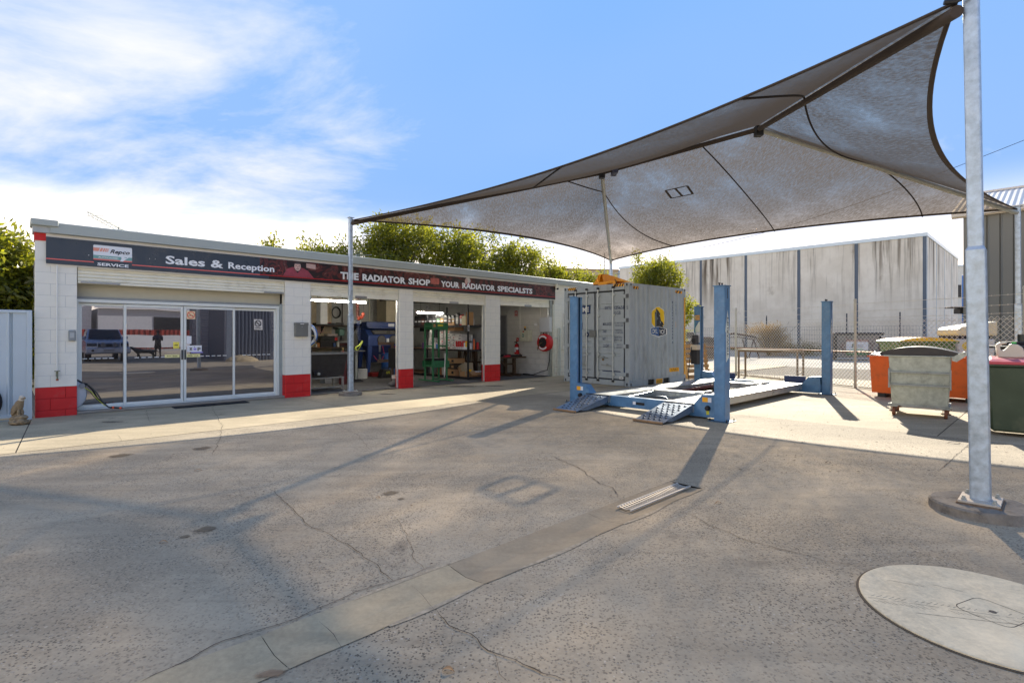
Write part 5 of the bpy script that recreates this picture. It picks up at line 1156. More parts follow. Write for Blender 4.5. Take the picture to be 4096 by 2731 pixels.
o_ = mb.obj('chain_link_mesh', wirem, fence, fix=False); o_['kind'] = 'stuff'
kb_ = MB(); 
kerb = MB(); kerb.box(T0, T1, -.10, .10, -.02, .0025); o_ = kerb.obj('fence_strip', mat('strip_dirt', rgb(110, 96, 72), .9, var=.3, scale=20), None); o_.location = FA + Vector((0, 0, .002)); o_.rotation_euler = (0, 0, fang); o_['kind'] = 'structure'
# dead grass along the fence foot
mb = MB()
for _ in range(1500):
    t_ = random.uniform(-11, -2.2); y = random.gauss(.1, .14); p = Vector((t_, y, 0)); h_ = random.uniform(.02, .09); a = random.random() * 6.3
    q = Vector((cos(a), sin(a), 0)) * .006; mb.add([p - q, p + q, p + Vector((random.gauss(0, .02), random.gauss(0, .02), h_))], [(0, 1, 2)])
o_ = mb.obj('dead_grass', mat('dead_grass', rgb(150, 128, 80), .9, var=.3), None, fix=False); o_.location = FA; o_.rotation_euler = (0, 0, fang); tag(o_, 'dry grass tufts growing at the foot of the mesh fence', kind='stuff')

# ============================================================ BINS
def taper(mb, w0, d0, w1, d1, z0, z1, ox=0, oy=0):
    return mb.add([(-w0 / 2, -d0 / 2, z0), (w0 / 2, -d0 / 2, z0), (w0 / 2, d0 / 2, z0), (-w0 / 2, d0 / 2, z0), (-w1 / 2 + ox, -d1 / 2 + oy, z1), (w1 / 2 + ox, -d1 / 2 + oy, z1), (w1 / 2 + ox, d1 / 2 + oy, z1), (-w1 / 2 + ox, d1 / 2 + oy, z1)], [(0, 3, 2, 1), (4, 5, 6, 7), (0, 1, 5, 4), (1, 2, 6, 5), (2, 3, 7, 6), (3, 0, 4, 7)])
# galvanised wheeled bin
a, b = gp(3603, 1661), gp(3754, 1673); ang = atan2(b.y - a.y, b.x - a.x); fwd = Vector((-sin(ang), cos(ang), 0))
gb_ = thing('wheeled_steel_bin', 'galvanised steel skip bin on four castors with a curved black lid', 'bin', (a + b) / 2 + fwd * .36, ang)
bw = .86; galv_bin = mat('bin_galv', rgb(176, 182, 172), .42, .45, var=.2, scale=12, dirt=rgb(88, 90, 84), dirt_amt=.45, dirt_scale=7, streak=.4)
mb = MB(); taper(mb, .78, .82, bw, .96, .20, 1.065); mb.obj('body', galv_bin, gb_, bevel=.008)
mb = MB(); mb.box(-.42, -.30, -.43, .43, .16, .20); mb.box(.30, .42, -.43, .43, .16, .20); mb.box(-.44, .44, -.43, -.40, .185, .215); mb.obj('skid_rail', galv_dull, gb_)
for z_ in (.56, .78): BX(-.43, .43, -.505, -.455, z_ - .02, z_ + .012).obj('side_rail', galv_dull, gb_, bevel=.004)
for x in (-.432, .408): BX(x, x + .025, -.51, -.44, .50, .84).obj('rail_end', galv_dull, gb_)
BX(-.50, .50, -.52, .50, 1.05, 1.075).obj('rim', galv_bin, gb_, bevel=.006)
mb = MB(); n = 14; top = []; 
for i in range(n + 1):
    t_ = i / n; x = -.53 + t_ * 1.08; z_ = 1.10 + .125 * sin(pi * min(1, t_ * .93 + .05)) ** .8 ; top.append((x, z_))
mb.prism([(x, z_) for x, z_ in top] + [(.55, 1.085), (-.53, 1.08)], -.50, .50); mb.obj('lid', mat('lid_black', rgb(46, 42, 42), .42, var=.1), gb_, smooth=True)
mb = MB(); mb.prism([(.44, 1.0), (.50, .98), (.64, 1.10), (.63, 1.14), (.58, 1.15), (.44, 1.06)], -.53, -.515); mb.obj('hinge_arm', galv_bin, gb_); mb = MB(); mb.tube([(.60, -.54, 1.12), (.60, .5, 1.12)], .014, 8); mb.obj('hinge_bar', galv_dull, gb_, smooth=True)
mb = MB(); mb.tube([(-.53, -.5, 1.10), (-.53, .5, 1.10)], .03, 8); mb.obj('lid_bar', black, gb_, smooth=True)
for x, y in ((-.36, -.36), (.36, -.36), (.36, .36), (-.36, .36)):
    cs = part('castor', gb_, (x, y, 0)); MB().lathe([(.078, -.024), (.08, -.01), (.08, .01), (.078, .024)], (0, 0, .08), n=18, axis='x').obj('wheel', mat('castor_rust', rgb(120, 74, 50), .7, var=.2), cs, smooth=True)
    mb = MB(); mb.box(-.045, -.035, -.03, .03, .06, .165); mb.box(.035, .045, -.03, .03, .06, .165); mb.box(-.045, .045, -.04, .04, .15, .163); mb.tube([(-.07, 0, .08), (.07, 0, .08)], .01, 8); mb.obj('fork', mat('fork_rust', rgb(92, 60, 44), .7), cs)
# orange steel box
a = Vector((8.41, 12.27, 0)); b = Vector((9.62, 10.95, 0)); ang = atan2(b.y - a.y, b.x - a.x); L_ = (b - a).length + .12
ob = thing('orange_bin', 'long bright orange steel waste bin standing behind the galvanised bin', 'bin', a, ang)
mb = MB(); mb.add([(0, 0, .1), (L_, 0, .1), (L_, .95, .1), (0, .95, .1), (-.04, -.03, .94), (L_ + .04, -.03, .94), (L_ + .04, 1.0, .94), (-.04, 1.0, .94)], [(0, 3, 2, 1), (0, 1, 5, 4), (1, 2, 6, 5), (2, 3, 7, 6), (3, 0, 4, 7)]); mb.obj('body', orange_m, ob, fix=False)
mb = MB(); mb.box(-.08, L_ + .08, -.07, -.03, .93, .955); mb.box(-.08, L_ + .08, 1.0, 1.04, .93, .955); mb.box(-.08, -.04, -.03, 1.0, .93, .955); mb.box(L_ + .04, L_ + .08, -.03, 1.0, .93, .955); mb.obj('rim', orange_m, ob)
BX(.1, L_ - .1, .1, .85, .72, .76).obj('rubbish', mat('rubbish', rgb(60, 48, 38), .9, var=.4, scale=12), ob); mb = MB(); mb.box(.1, .25, 0.05, .9, 0, .1); mb.box(L_ - .25, L_ - .1, .05, .9, 0, .1); mb.obj('skid', dark_steel, ob)
rub = thing('crumpled_cover', 'crumpled black plastic cover heaped on the end of the orange bin', 'plastic cover', a + Vector((.22, .05, .95)), ang); me = remeshed([((0, .1, 0), (.22, .2, .05)), ((.12, .25, .04), (.16, .14, .05)), ((-.08, .3, .03), (.14, .12, .05)), ((.3, .1, .0), (.2, .1, .035))], .022, .03, 9); me.materials.append(mat('plastic_black', rgb(50, 46, 42), .3, var=.2)); link('cover_sheet', me, rub)
# wheelie bin with red lid
wp = gp(3964, 1742)
wr_ = radians(-41); wb = thing('wheelie_bin', 'dark green wheelie bin with a pink red lid at the right edge', 'wheelie bin', wp + Matrix.Rotation(wr_, 3, 'Z') @ Vector((.25, .33, 0)), wr_)
mb = MB(); taper(mb, .50, .52, .585, .66, .06, .99, 0, -.0); mb.obj('body', dark_green, wb, bevel=.03, smooth=True); BX(-.31, .31, -.345, .36, .985, 1.015).obj('rim', dark_green, wb, bevel=.008)
mb = MB(); mb.add([(-.315, -.36, 1.016), (.315, -.36, 1.016), (.315, .37, 1.016), (-.315, .37, 1.016), (-.315, -.36, 1.055), (.315, -.36, 1.055), (.315, .37, 1.075), (-.315, .37, 1.075), (-.24, -.24, 1.085), (.24, -.24, 1.085), (.24, .3, 1.11), (-.24, .3, 1.11)], [(0, 3, 2, 1), (0, 1, 5, 4), (1, 2, 6, 5), (2, 3, 7, 6), (3, 0, 4, 7), (4, 5, 9, 8), (5, 6, 10, 9), (6, 7, 11, 10), (7, 4, 8, 11), (8, 9, 10, 11)]); mb.obj('lid', mat('lid_red', rgb(186, 60, 78), .35, var=.06), wb, smooth=False)
for x in (-.27, .27): MB().lathe([(.10, -.025), (.10, .025)], (x, .2 if x < 0 else -.2, .10), n=20, axis='x').obj('wheel', rubber, wb, smooth=True)
mb = MB(); mb.lathe([(.10, -.03), (.10, .03), (.05, .035)], (.235, -.28, .10), n=20, axis='y'); mb.obj('wheel', rubber, wb, smooth=True)
# jerry can on its lid
jc = thing('plastic_jerry_can', 'clear white plastic jerry can with a green cap standing on the red lid', 'jerry can', wb.location + Vector((.10, .16, 1.10)), radians(-35)); jcm = mat('can_plastic', rgb(205, 200, 180), .4, var=.06)
mb = MB(); mb.prism([(-.14, 0), (.16, 0), (.13, .14), (.08, .19), (-.0, .2), (-.03, .15), (-.07, .10), (-.11, .11), (-.12, .16), (-.10, .19), (-.04, .20), (-.04, .225), (-.12, .22), (-.16, .18), (-.15, .08)], -.06, .06); mb.obj('bottle', jcm, jc, bevel=.01)
MB().lathe([(.026, .2), (.026, .23)], (.04, 0, 0), n=12).obj('cap', mat('cap_green', rgb(40, 170, 70), .4), jc)
# black tank with pipe, behind
tk = thing('black_drum_trolley', 'black drum stand with a pale bent pipe on top at the right edge', 'drum', Vector((8.75, 8.9, 0)), radians(-4))
mb = MB(); mb.box(-.45, .8, -.3, .4, 1.0, 1.24); mb.obj('cabinet', black, tk, bevel=.01) if False else None
BX(-.62, .9, -.35, .4, 1.21, 1.25).obj('top_tray', mat('tray_black', rgb(40, 38, 36), .35), tk, bevel=.01); MB().lathe([(.42, .02), (.42, 1.2)], (.1, .02, 0), n=28).obj('drum', mat('drum_black', rgb(52, 46, 42), .4, var=.1), tk, smooth=True)
MB().lathe([(.10, .0), (.10, 1.2)], (.62, -.05, 0), n=16).obj('leg_tube', galv_dull, tk, smooth=True); BX(-.35, .02, -.2, .1, 1.2505, 1.32).obj('pump_block', dark_steel, tk, bevel=.008)
for x in (-.18, .10): MB().lathe([(.06, 1.2505), (.06, 1.44)], (x, -.1, 0), n=14).obj('canister', mat('canister_green', rgb(40, 50, 44), .4), tk, smooth=True)
mb = MB(); mb.tube([(-.02, -.1, 1.34), (-.02, -.1, 1.48), (.03, -.1, 1.54), (.12, -.1, 1.56), (.9, -.1, 1.56)], .04, 10); mb.obj('pipe', mat('pipe_cream', rgb(226, 210, 188), .4), tk, smooth=True); MB().prism([(.12, 1.26), (.36, 1.26), (.36, 1.5), (.22, 1.5)], -.16, -.0).obj('funnel', mat('funnel_tan', rgb(180, 165, 140), .5), tk)
# plastic bins beyond the fence
def bigbin(x, y, rz, body, lidm, label, w=1.32, d=1.0):
    t_ = thing('skip_bin', label, 'bin', (x, y, 0), rz); mb = MB(); taper(mb, w * .86, d * .82, w, d, .2, 1.22); mb.obj('body', body, t_, bevel=.02)
    BX(-w / 2 - .05, w / 2 + .05, -d / 2 - .05, d / 2 + .05, 1.2, 1.26).obj('rim', body, t_, bevel=.01)
    for k in range(7): 
        x_ = -w / 2 + .08 + k * (w - .16) / 6; MB().prism([(-d / 2 - .05, 1.2), (-d / 2 + .02, 1.2), (-d / 2 + .02, 1.04)], x_ - .014, x_ + .014, 'yz').obj('rib', body, t_)
    n = 10; pr = [(-w / 2 - .05 + (w + .1) * i / n, 1.27 + .10 * sin(pi * i / n) ** .7) for i in range(n + 1)]; MB().prism(pr + [(w / 2 + .05, 1.262), (-w / 2 - .05, 1.262)], -d / 2 - .06, d / 2 + .06).obj('lid', lidm, t_, smooth=True)
    for x_, y_ in ((-1, -1), (1, -1), (1, 1), (-1, 1)): MB().lathe([(.09, -.03), (.09, .03)], (x_ * w * .36, y_ * d * .34, .09), n=14, axis='x').obj('wheel', rubber, t_, smooth=True)
    return t_
bgm = mat('bin_olive', rgb(96, 122, 70), .45, var=.08); ylid = mat('lid_yellow', rgb(236, 190, 40), .4, var=.05); rlid = mat('lid_pinkred', rgb(190, 70, 62), .4, var=.05)
bz = 14.9; x0 = (3668 - CX) * bz / F
t_ = bigbin(x0 + .05, bz + .1, radians(-7), bgm, ylid, 'olive green waste bin with a yellow lid seen through the mesh fence', 1.45); text("JJ's", lg_w, t_, (.15, -.475, .98), .22, .1, .01)
bigbin(x0 + 1.1, bz + 1.5, radians(-7), bgm, rlid, 'green waste bin with a pale red lid behind the yellow lidded one', 1.5)
# cream cab machine, partly hidden by the big post
cz0 = 15.0; xx = (3850 - CX) * cz0 / F
cm = thing('cream_recycling_bank', 'pale cream plastic collection tank with a printed yellow patch beside the green bins', 'tank', (xx + .08, cz0, 0), radians(-5)); crm = mat('tank_cream', rgb(226, 208, 168), .45, var=.05)
mb = MB(); mb.prism([(-.45, .15), (.45, .15), (.5, 1.32), (-.5, 1.32)], -.4, .4); mb.obj('lower_shell', mat('tank_white', rgb(210, 208, 200), .45, var=.06), cm, bevel=.03); BX(-.46, .46, -.36, .36, 1.321, 1.42).obj('dark_band', dark_steel, cm)
mb = MB(); mb.prism([(-.5, 1.421), (.55, 1.421), (.55, 1.82), (-.38, 1.66), (-.5, 1.58)], -.42, .42); mb.obj('upper_shell', crm, cm, bevel=.03)
MB().prism([(x, z) for x, z in ell(-.1, 1.12, .28, .16)], -.403, -.4005).obj('printed_patch', mat('patch_yellow', rgb(226, 196, 70), .5, var=.2, scale=3), cm)

# ============================================================ BEYOND THE FENCE
# concrete panel warehouse, lined up with the workshop
wc = Vector((33.15, 42.0, 0)); WHH = 9.4
ware = thing('concrete_warehouse', 'tall grey concrete panel warehouse streaked with dark rust and mould', 'warehouse', wc, BA)
def warem(name, seed, amt):
    m = bpy.data.materials.new(name); m.use_nodes = True; n = m.node_tree.nodes; l = m.node_tree.links; b = n['Principled BSDF']; b.inputs['Roughness'].default_value = .85
    t = n.new('ShaderNodeTexCoord')
    def nz(sc, st, det=6, off=0):
        mp_ = n.new('ShaderNodeMapping'); mp_.inputs['Scale'].default_value = st; mp_.inputs['Location'].default_value = (seed * 3.7 + off, seed * 1.3, seed * 2.1); l.new(t.outputs['Object'], mp_.inputs[0])
        a = n.new('ShaderNodeTexNoise'); a.inputs['Scale'].default_value = sc; a.inputs['Detail'].default_value = det; a.inputs['Roughness'].default_value = .65; l.new(mp_.outputs[0], a.inputs['Vector']); return a.outputs[0]
    def mr(x, a0, a1, b1): r = n.new('ShaderNodeMapRange'); r.interpolation_type = 'SMOOTHSTEP'; l.new(x, r.inputs[0]); r.inputs[1].default_value = a0; r.inputs[2].default_value = a1; r.inputs[4].default_value = b1; return r.outputs[0]
    def mx_(f, a, c): x = n.new('ShaderNodeMix'); x.data_type = 'RGBA'; l.new(f, x.inputs[0]); (l.new(a, x.inputs[6]) if not isinstance(a, tuple) else setattr(x.inputs[6], 'default_value', a)); x.inputs[7].default_value = c; return x.outputs[2]
    def mu(a, c): x = n.new('ShaderNodeMath'); x.operation = 'MULTIPLY'; l.new(a, x.inputs[0]); l.new(c, x.inputs[1]); return x.outputs[0]
    c = mx_(mr(nz(.5, (1, 1, 1)), .35, .7, .6), rgb(206, 200, 186), rgb(232, 228, 216))
    # runs of dirt hang from the top edge and thin out downwards
    sp = n.new('ShaderNodeSeparateXYZ'); l.new(t.outputs['Object'], sp.inputs[0])
    hgt = mr(sp.outputs[2], 2.0, 9.3, 1.0)
    st = mr(nz(1.0, (1.6, 1.6, .07), 5), .50, .66, amt); c = mx_(mu(st, hgt), c, rgb(96, 84, 68))
    st2 = mr(nz(1.0, (3.6, 3.6, .10), 5, 9), .55, .68, amt * .8); c = mx_(mu(st2, hgt), c, rgb(62, 58, 52))
    c = mx_(mr(nz(.9, (1, 1, .8), 8, 4), .60, .72, .35), c, rgb(120, 110, 92))
    l.new(c, b.inputs['Base Color']); return m
cuts_px = [3708, 3425, 3195, 2983, 2803, 2655]
def wt_(px):
    k = (px - CX) / F; return (k * wc.y - wc.x) / (V.x - k * V.y)
ts = [wt_(p) for p in cuts_px] + [wt_(2655) + 6]
jn = mat('joint_blue', rgb(92, 104, 118), .7, var=.1); wms = [warem('panel_%s' % c_, i_, a_) for i_, (c_, a_) in enumerate((('light', .55), ('warm', .8), ('grey', .6), ('stained', 1.0)))]
for i in range(6):
    BX(0, .2, ts[i] + (.28 if i == 0 else .14), ts[i + 1] - .14, 0, WHH).obj('wall_panel', wms[(1, 1, 0, 3, 2, 0)[i]], ware); BX(.06, .2, ts[i] - .14 if i else 0.02, ts[i] + .28 if i == 0 else ts[i] + .14, 0, WHH).obj('panel_joint', jn, ware)
for k in range(4):
    a0 = .2 + k * 4.75; BX(a0 + .06, a0 + 4.7, -.0, .2, 0, WHH).obj('wall_panel', warem('side_panel_%d' % k, 7 + k, 1.4) if k < 2 else wms[3], ware); BX(a0 - .05, a0 + .055, -.03, .15, 0, WHH).obj('panel_joint', mat('joint_light', rgb(190, 200, 206), .6), ware)
BX(.2, 19.2, .2, 30, 8.9, 9.0).obj('roof', galv_dull, ware)
mb = MB(); mb.box(-.08, .02, -.08, ts[-1], WHH - .02, WHH + .26); mb.box(.02, 19.3, -.08, .02, WHH - .02, WHH + .26); mb.obj('capping', mat('capping', rgb(190, 204, 214), .4, .3, var=.04), ware)
# dry bush in front of the warehouse
leafgeo_m = {}
# ============================================================ TREES AND BUSHES
def leaf_material(name, c, trans=.4):
    m = bpy.data.materials.new(name); m.use_nodes = True; n = m.node_tree.nodes; l = m.node_tree.links; n.clear()
    o = n.new('ShaderNodeOutputMaterial'); d = n.new('ShaderNodeBsdfDiffuse'); t = n.new('ShaderNodeBsdfTranslucent'); mx = n.new('ShaderNodeMixShader'); mx.inputs[0].default_value = trans
    g = n.new('ShaderNodeBsdfGlossy'); g.inputs['Roughness'].default_value = .35; g.inputs[0].default_value = (.6, .6, .5, 1); m3 = n.new('ShaderNodeMixShader'); m3.inputs[0].default_value = .05
    at = n.new('ShaderNodeAttribute'); at.attribute_name = 'tone'
    hs = n.new('ShaderNodeMix'); hs.data_type = 'RGBA'; l.new(at.outputs['Fac'], hs.inputs[0]); hs.inputs[6].default_value = (c[0] * .75, c[1] * .72, c[2] * .9, 1); hs.inputs[7].default_value = (c[0] * 1.7, c[1] * 1.35, c[2] * .55, 1)
    l.new(hs.outputs[2], d.inputs[0]); mu = n.new('ShaderNodeMix'); mu.data_type = 'RGBA'; mu.blend_type = 'MULTIPLY'; mu.inputs[0].default_value = 1; l.new(hs.outputs[2], mu.inputs[6]); mu.inputs[7].default_value = (3.2, 3.0, 1.3, 1); l.new(mu.outputs[2], t.inputs[0])
    l.new(d.outputs[0], mx.inputs[1]); l.new(t.outputs[0], mx.inputs[2]); l.new(mx.outputs[0], m3.inputs[1]); l.new(g.outputs[0], m3.inputs[2]); l.new(m3.outputs[0], o.inputs[0]); MATS[name] = m; return m
leafm = leaf_material('willow_leaf', (.10, .125, .024), .55); bark = mat('bark', rgb(96, 84, 70), .9, var=.3, scale=12, bump=.5)
def foliage(name, clumps, nleaf, llen, lwid, m, parent, seed=0, droop=.1):
    """clumps: (centre, radius xyz, weight). Small folded leaves scattered through the shells of many overlapping twig clusters"""
    rg = np.random.RandomState(seed); w = np.array([c[2] for c in clumps]); w = w / w.sum(); P = []; D = []
    for c, r, wt in clumps:
        k = int(nleaf * wt / sum(x[2] for x in clumps)); nt_ = max(4, k // 16)
        d = rg.normal(size=(nt_, 3)); d /= np.linalg.norm(d, axis=1)[:, None]; rad = rg.uniform(.45, 1.0, nt_) ** .6
        tips = np.array(c) + d * rad[:, None] * np.array(r); idx = rg.randint(0, nt_, k)
        along = d + rg.normal(size=(nt_, 3)) * .5; along[:, 2] += .1; along /= np.linalg.norm(along, axis=1)[:, None]
        p = tips[idx] + along[idx] * rg.uniform(-.5, .5, k)[:, None] * llen * 4 + rg.normal(size=(k, 3)) * llen * .5
        dd = along[idx] + rg.normal(size=(k, 3)) * .7; dd[:, 2] -= droop; P.append(p); D.append(dd)
    P = np.concatenate(P); D = np.concatenate(D); D /= np.linalg.norm(D, axis=1)[:, None]; n = len(P)
    a = rg.normal(size=(n, 3)); S = np.cross(D, a); S /= np.linalg.norm(S, axis=1)[:, None]; ln = llen * rg.uniform(.6, 1.25, n)[:, None]; wd = lwid * rg.uniform(.7, 1.2, n)[:, None]
    v = np.empty((n, 4, 3)); v[:, 0] = P; v[:, 1] = P + D * ln * .5 + S * wd * .5; v[:, 2] = P + D * ln; v[:, 3] = P + D * ln * .5 - S * wd * .5
    me = bpy.data.meshes.new(name); me.vertices.add(n * 4); me.vertices.foreach_set('co', v.ravel()); me.loops.add(n * 4); me.loops.foreach_set('vertex_index', np.arange(n * 4, dtype=np.int32)); me.polygons.add(n); me.polygons.foreach_set('loop_start', np.arange(0, n * 4, 4, dtype=np.int32)); 
    tone = np.repeat(rg.uniform(0, 1, n) ** 1.3, 4).astype(np.float32); at = me.attributes.new('tone', 'FLOAT', 'POINT'); at.data.foreach_set('value', tone)
    me.materials.append(m); me.update(); me.validate(); return link(name, me, parent)
def tree(name, label, px, Z, top_py, halfw_px, base_h, seed, nleaf=16000, llen=.17, lwid=.075, m=None, group='trees behind the workshop', lean=0, cols=3):
    rg = random.Random(seed); x = (px - CX) * Z / F; top = H + (HY - top_py) * Z / F; hw = halfw_px * Z / F; t_ = thing(name, label, 'tree', (x, Z, 0), 0, group)
    ch = top - base_h; cl = []; tips = []
    for k in range(15):
        f_ = (k + .5) / 15; zc = base_h + ch * (.10 + .80 * f_); sp = hw * (.95 - .75 * max(0, f_ - .45) / .55) * .8; a = k * 2.4 + rg.random(); rr_ = sp * rg.uniform(.35, 1.0)
        c = (cos(a) * rr_ + lean * f_, sin(a) * rr_ * .7, zc); r = hw * rg.uniform(.18, .44); cl.append((c, (r, r, r * rg.uniform(.6, .95)), r * r)); tips.append(c)
    for k in range(13):   # thin sprays sticking out of the outline
        a = rg.random() * 6.28; f_ = rg.uniform(.35, 1.0); c = (cos(a) * hw * (1.02 - .5 * f_) , sin(a) * hw * .5, base_h + ch * (f_ * .99)); r = hw * .13; cl.append((c, (r, r, r * 1.8), r * r * 1.2)); tips.append(c)
    foliage('crown', cl, nleaf, llen, lwid, m or leafm, t_, seed)
    mb = MB(); h0 = base_h + ch * .25; mb.tube([(0, 0, 0), (.05, .02, h0 * .5), (0, 0, h0), (lean * .3, 0, h0 + ch * .3)], [hw * .09 + .05, hw * .07 + .04, hw * .055 + .03, .03], 8)
    for c in tips: 
        q = Vector(c); s_ = Vector((0, 0, h0 * rg.uniform(.7, 1.1))); mid_ = s_.lerp(q, .5) + Vector((0, 0, .15 * ch * rg.random())); mb.tube([s_, mid_, q], [.05, .03, .012], 5)
    mb.obj('trunk', bark, t_, smooth=True); return t_
tl = [('willow_tree', 'bushy yellow green tree rising highest over the second roller door', 1560, 24.0, 872, 235, 1.5, 11, 26000),
      ('willow_tree', 'wide leafy tree crown behind the sign over the third and fourth doors', 1830, 25.5, 925, 250, 1.5, 12, 26000),
      ('willow_tree', 'thin low treetop poking over the roof left of the second door', 1290, 22.5, 975, 165, 2.0, 13, 9000),
      ('willow_tree', 'lone sprig of treetop above the roof over the reception doors', 1085, 21.5, 940, 60, 2.0, 14, 3200),
      ('willow_tree', 'loose treetop above the roof near the right end of the sign', 2050, 27.0, 985, 165, 2.0, 15, 14000),
      ('willow_tree', 'low thin foliage over the roof just left of the container', 2220, 29.0, 1055, 150, 2.0, 16, 12000),
      ('willow_tree', 'sparse low foliage right behind the top left corner of the container', 2370, 30.0, 1080, 110, 1.5, 17, 8000),
      ('willow_tree', 'round bushy tree between the container and the concrete warehouse', 2625, 34.0, 1035, 150, .8, 18, 26000)]
for a in tl: tree(a[0], a[1], a[2], a[3], a[4], a[5], a[6], a[7], a[8])
tree('willow_tree', 'dense tree with long bright leaves behind the metal fence panel on the left', -60, 12.5, 925, 230, .3, 21, 26000, .20, .065, group='trees behind the workshop')
tree('willow_tree', 'darker leafy tree just behind the left corner of the workshop', 110, 15.5, 1000, 130, .2, 22, 14000, .18, .06)
# dry bush by the warehouse
def bush(name, label, x, y, hw, h_, m, n, seed, llen=.14):
    t_ = thing(name, label, 'bush', (x, y, 0)); rg = random.Random(seed); cl = []
    for k in range(9): a = rg.random() * 6.28; r = hw * rg.uniform(.3, .5); q = hw * rg.uniform(0, .65); cl.append(((cos(a) * q, sin(a) * q * .5, h_ * rg.uniform(.15, .8) * (1.1 - q / hw * .7)), (r, r * .6, r * .5), r))
    foliage('foliage', cl, n, llen, .03, m, t_, seed); mb = MB()
    for k in range(14): a = rg.random() * 6.28; q = hw * rg.uniform(.2, .8); mb.tube([(0, 0, 0), (cos(a) * q * .5, sin(a) * q * .3, h_ * .5), (cos(a) * q, sin(a) * q * .5, h_ * rg.uniform(.6, 1.05))], [.03, .02, .006], 5)
    mb.obj('stem', bark, t_); return t_
dry = leaf_material('dry_bush_leaf', (.20, .145, .075), .25); weed = leaf_material('weed_leaf', (.09, .085, .03), .3)
zq = 37.5; bush('dry_bush', 'big brown dead bush growing against the concrete warehouse', (3075 - CX) * zq / F, zq, 2.5, 2.3, dry, 9000, 31, .16); bush('weed_bush', 'low olive weeds to the right of the dead bush', (3210 - CX) * 37 / F, 37.0, 2.0, .9, weed, 3000, 32, .12)
mb = MB()
for k in range(9000):
    t_ = random.uniform(0, 34); q = wc + V * t_ - U * abs(random.gauss(0, .4)); hh_ = random.uniform(.05, .38); a = random.random() * 6.28; e_ = Vector((cos(a), sin(a), 0)) * .03
    mb.add([q - e_, q + e_, q + Vector((random.gauss(0, .08), random.gauss(0, .08), hh_))], [(0, 1, 2)])
tag(mb.obj('weeds', mat('weeds', rgb(120, 112, 66), .9, var=.3), fix=False), 'strip of dry weeds along the foot of the concrete warehouse', kind='stuff')
# picket fence of wire in front of the warehouse
wf = bthing('wire_fence', 'sagging wire fence with dark steel pickets in front of the warehouse', 'fence', 0, 0); wf.location = wc - U * 1.6; 
for px in (2740, 3066, 3387, 3600):
    k = (px - CX) / F; q = wc - U * 1.6; t_ = (k * q.y - q.x) / (V.x - k * V.y); BX(-.04, .04, t_ - .04, t_ + .04, 0, 3.3).obj('picket', mat('picket', rgb(52, 56, 66), .7), wf)
mb = MB()
for z_ in (.3, .7, 1.1, 1.5, 1.9, 2.2): mb.tube([(0, t_, z_ + .05 * noise.noise(Vector((t_, z_ * 5, 0)))) for t_ in [x * .8 for x in range(0, 40)]], .01, 3)
for k in range(150): mb.bar((0, k * .2, .2), (0, k * .2 + .02, 2.2), .012)
o_ = mb.obj('wire_grid', mat('wire_dark', rgb(90, 92, 98), .6), wf, fix=False); o_['kind'] = 'stuff'
# skip with the regulated waste sign
zq = 31.5; xw = (3405 - CX) * zq / F; sk = thing('waste_skip', 'old peeling metal skip carrying a regulated waste sign beyond the fence', 'skip bin', (xw, zq, 0), radians(-6)); sw = 1.17
skm = mat('skip_peeling', rgb(138, 136, 130), .8, var=.3, scale=4, dirt=rgb(110, 58, 42), dirt_amt=.9, dirt_scale=2.2)
BX(-sw, sw, -.7, .7, .12, 1.42).obj('body', skm, sk, bevel=.03); BX(-sw - .12, sw + .28, -.8, .8, 1.44, 1.60).obj('lid', black, sk, bevel=.05)
for x in (-sw - .1, sw + .001): BX(x, x + .1, -.75, -.2, .0, 1.4).obj('side_post', dark_steel, sk)
for k in range(3): BX(sw + .12, sw + .5, -.6, .2, .2 + k * .4, .5 + k * .4).obj('side_step', mat('rusty', rgb(92, 58, 44), .8, var=.3), sk, bevel=.03)
sx0, sx1, sz0, sz1 = -.64, .57, .28, 1.18; BX(sx0, sx1, -.725, -.705, sz0, sz1).obj('sign_board', wh, sk); BX(sx0, sx1, -.73, -.7255, sz1 - .12, sz1).obj('sign_band', mat('sign_brown', rgb(150, 80, 56), .6, var=0), sk); BX(sx0, sx1, -.73, -.7255, sz0, sz0 + .28).obj('sign_band', mat('sign_green', rgb(50, 120, 72), .6, var=0), sk)
text('REGULATED WASTE', lg_w, sk, (sx0 + .04, -.733, sz1 - .1), 1.13, .075, .02); text('JJ', mat('sign_dark_green', rgb(30, 70, 50), .6, var=0), sk, (sx0 + .26, -.733, .72), .24, .23, .02); text("s Waste &", dark_steel, sk, (sx0 + .55, -.733, .82), .34, .07); text("Recycling", dark_steel, sk, (sx0 + .55, -.733, .72), .38, .07); text('4972 9999', lg_w, sk, (sx0 + .1, -.733, sz0 + .09), 1.0, .13, .02)
BX(sx0 + .25, sx0 + .95, -.733, -.7305, .62, .64).obj('sign_line', mat('sign_lime', rgb(150, 200, 60), .6, var=0), sk)
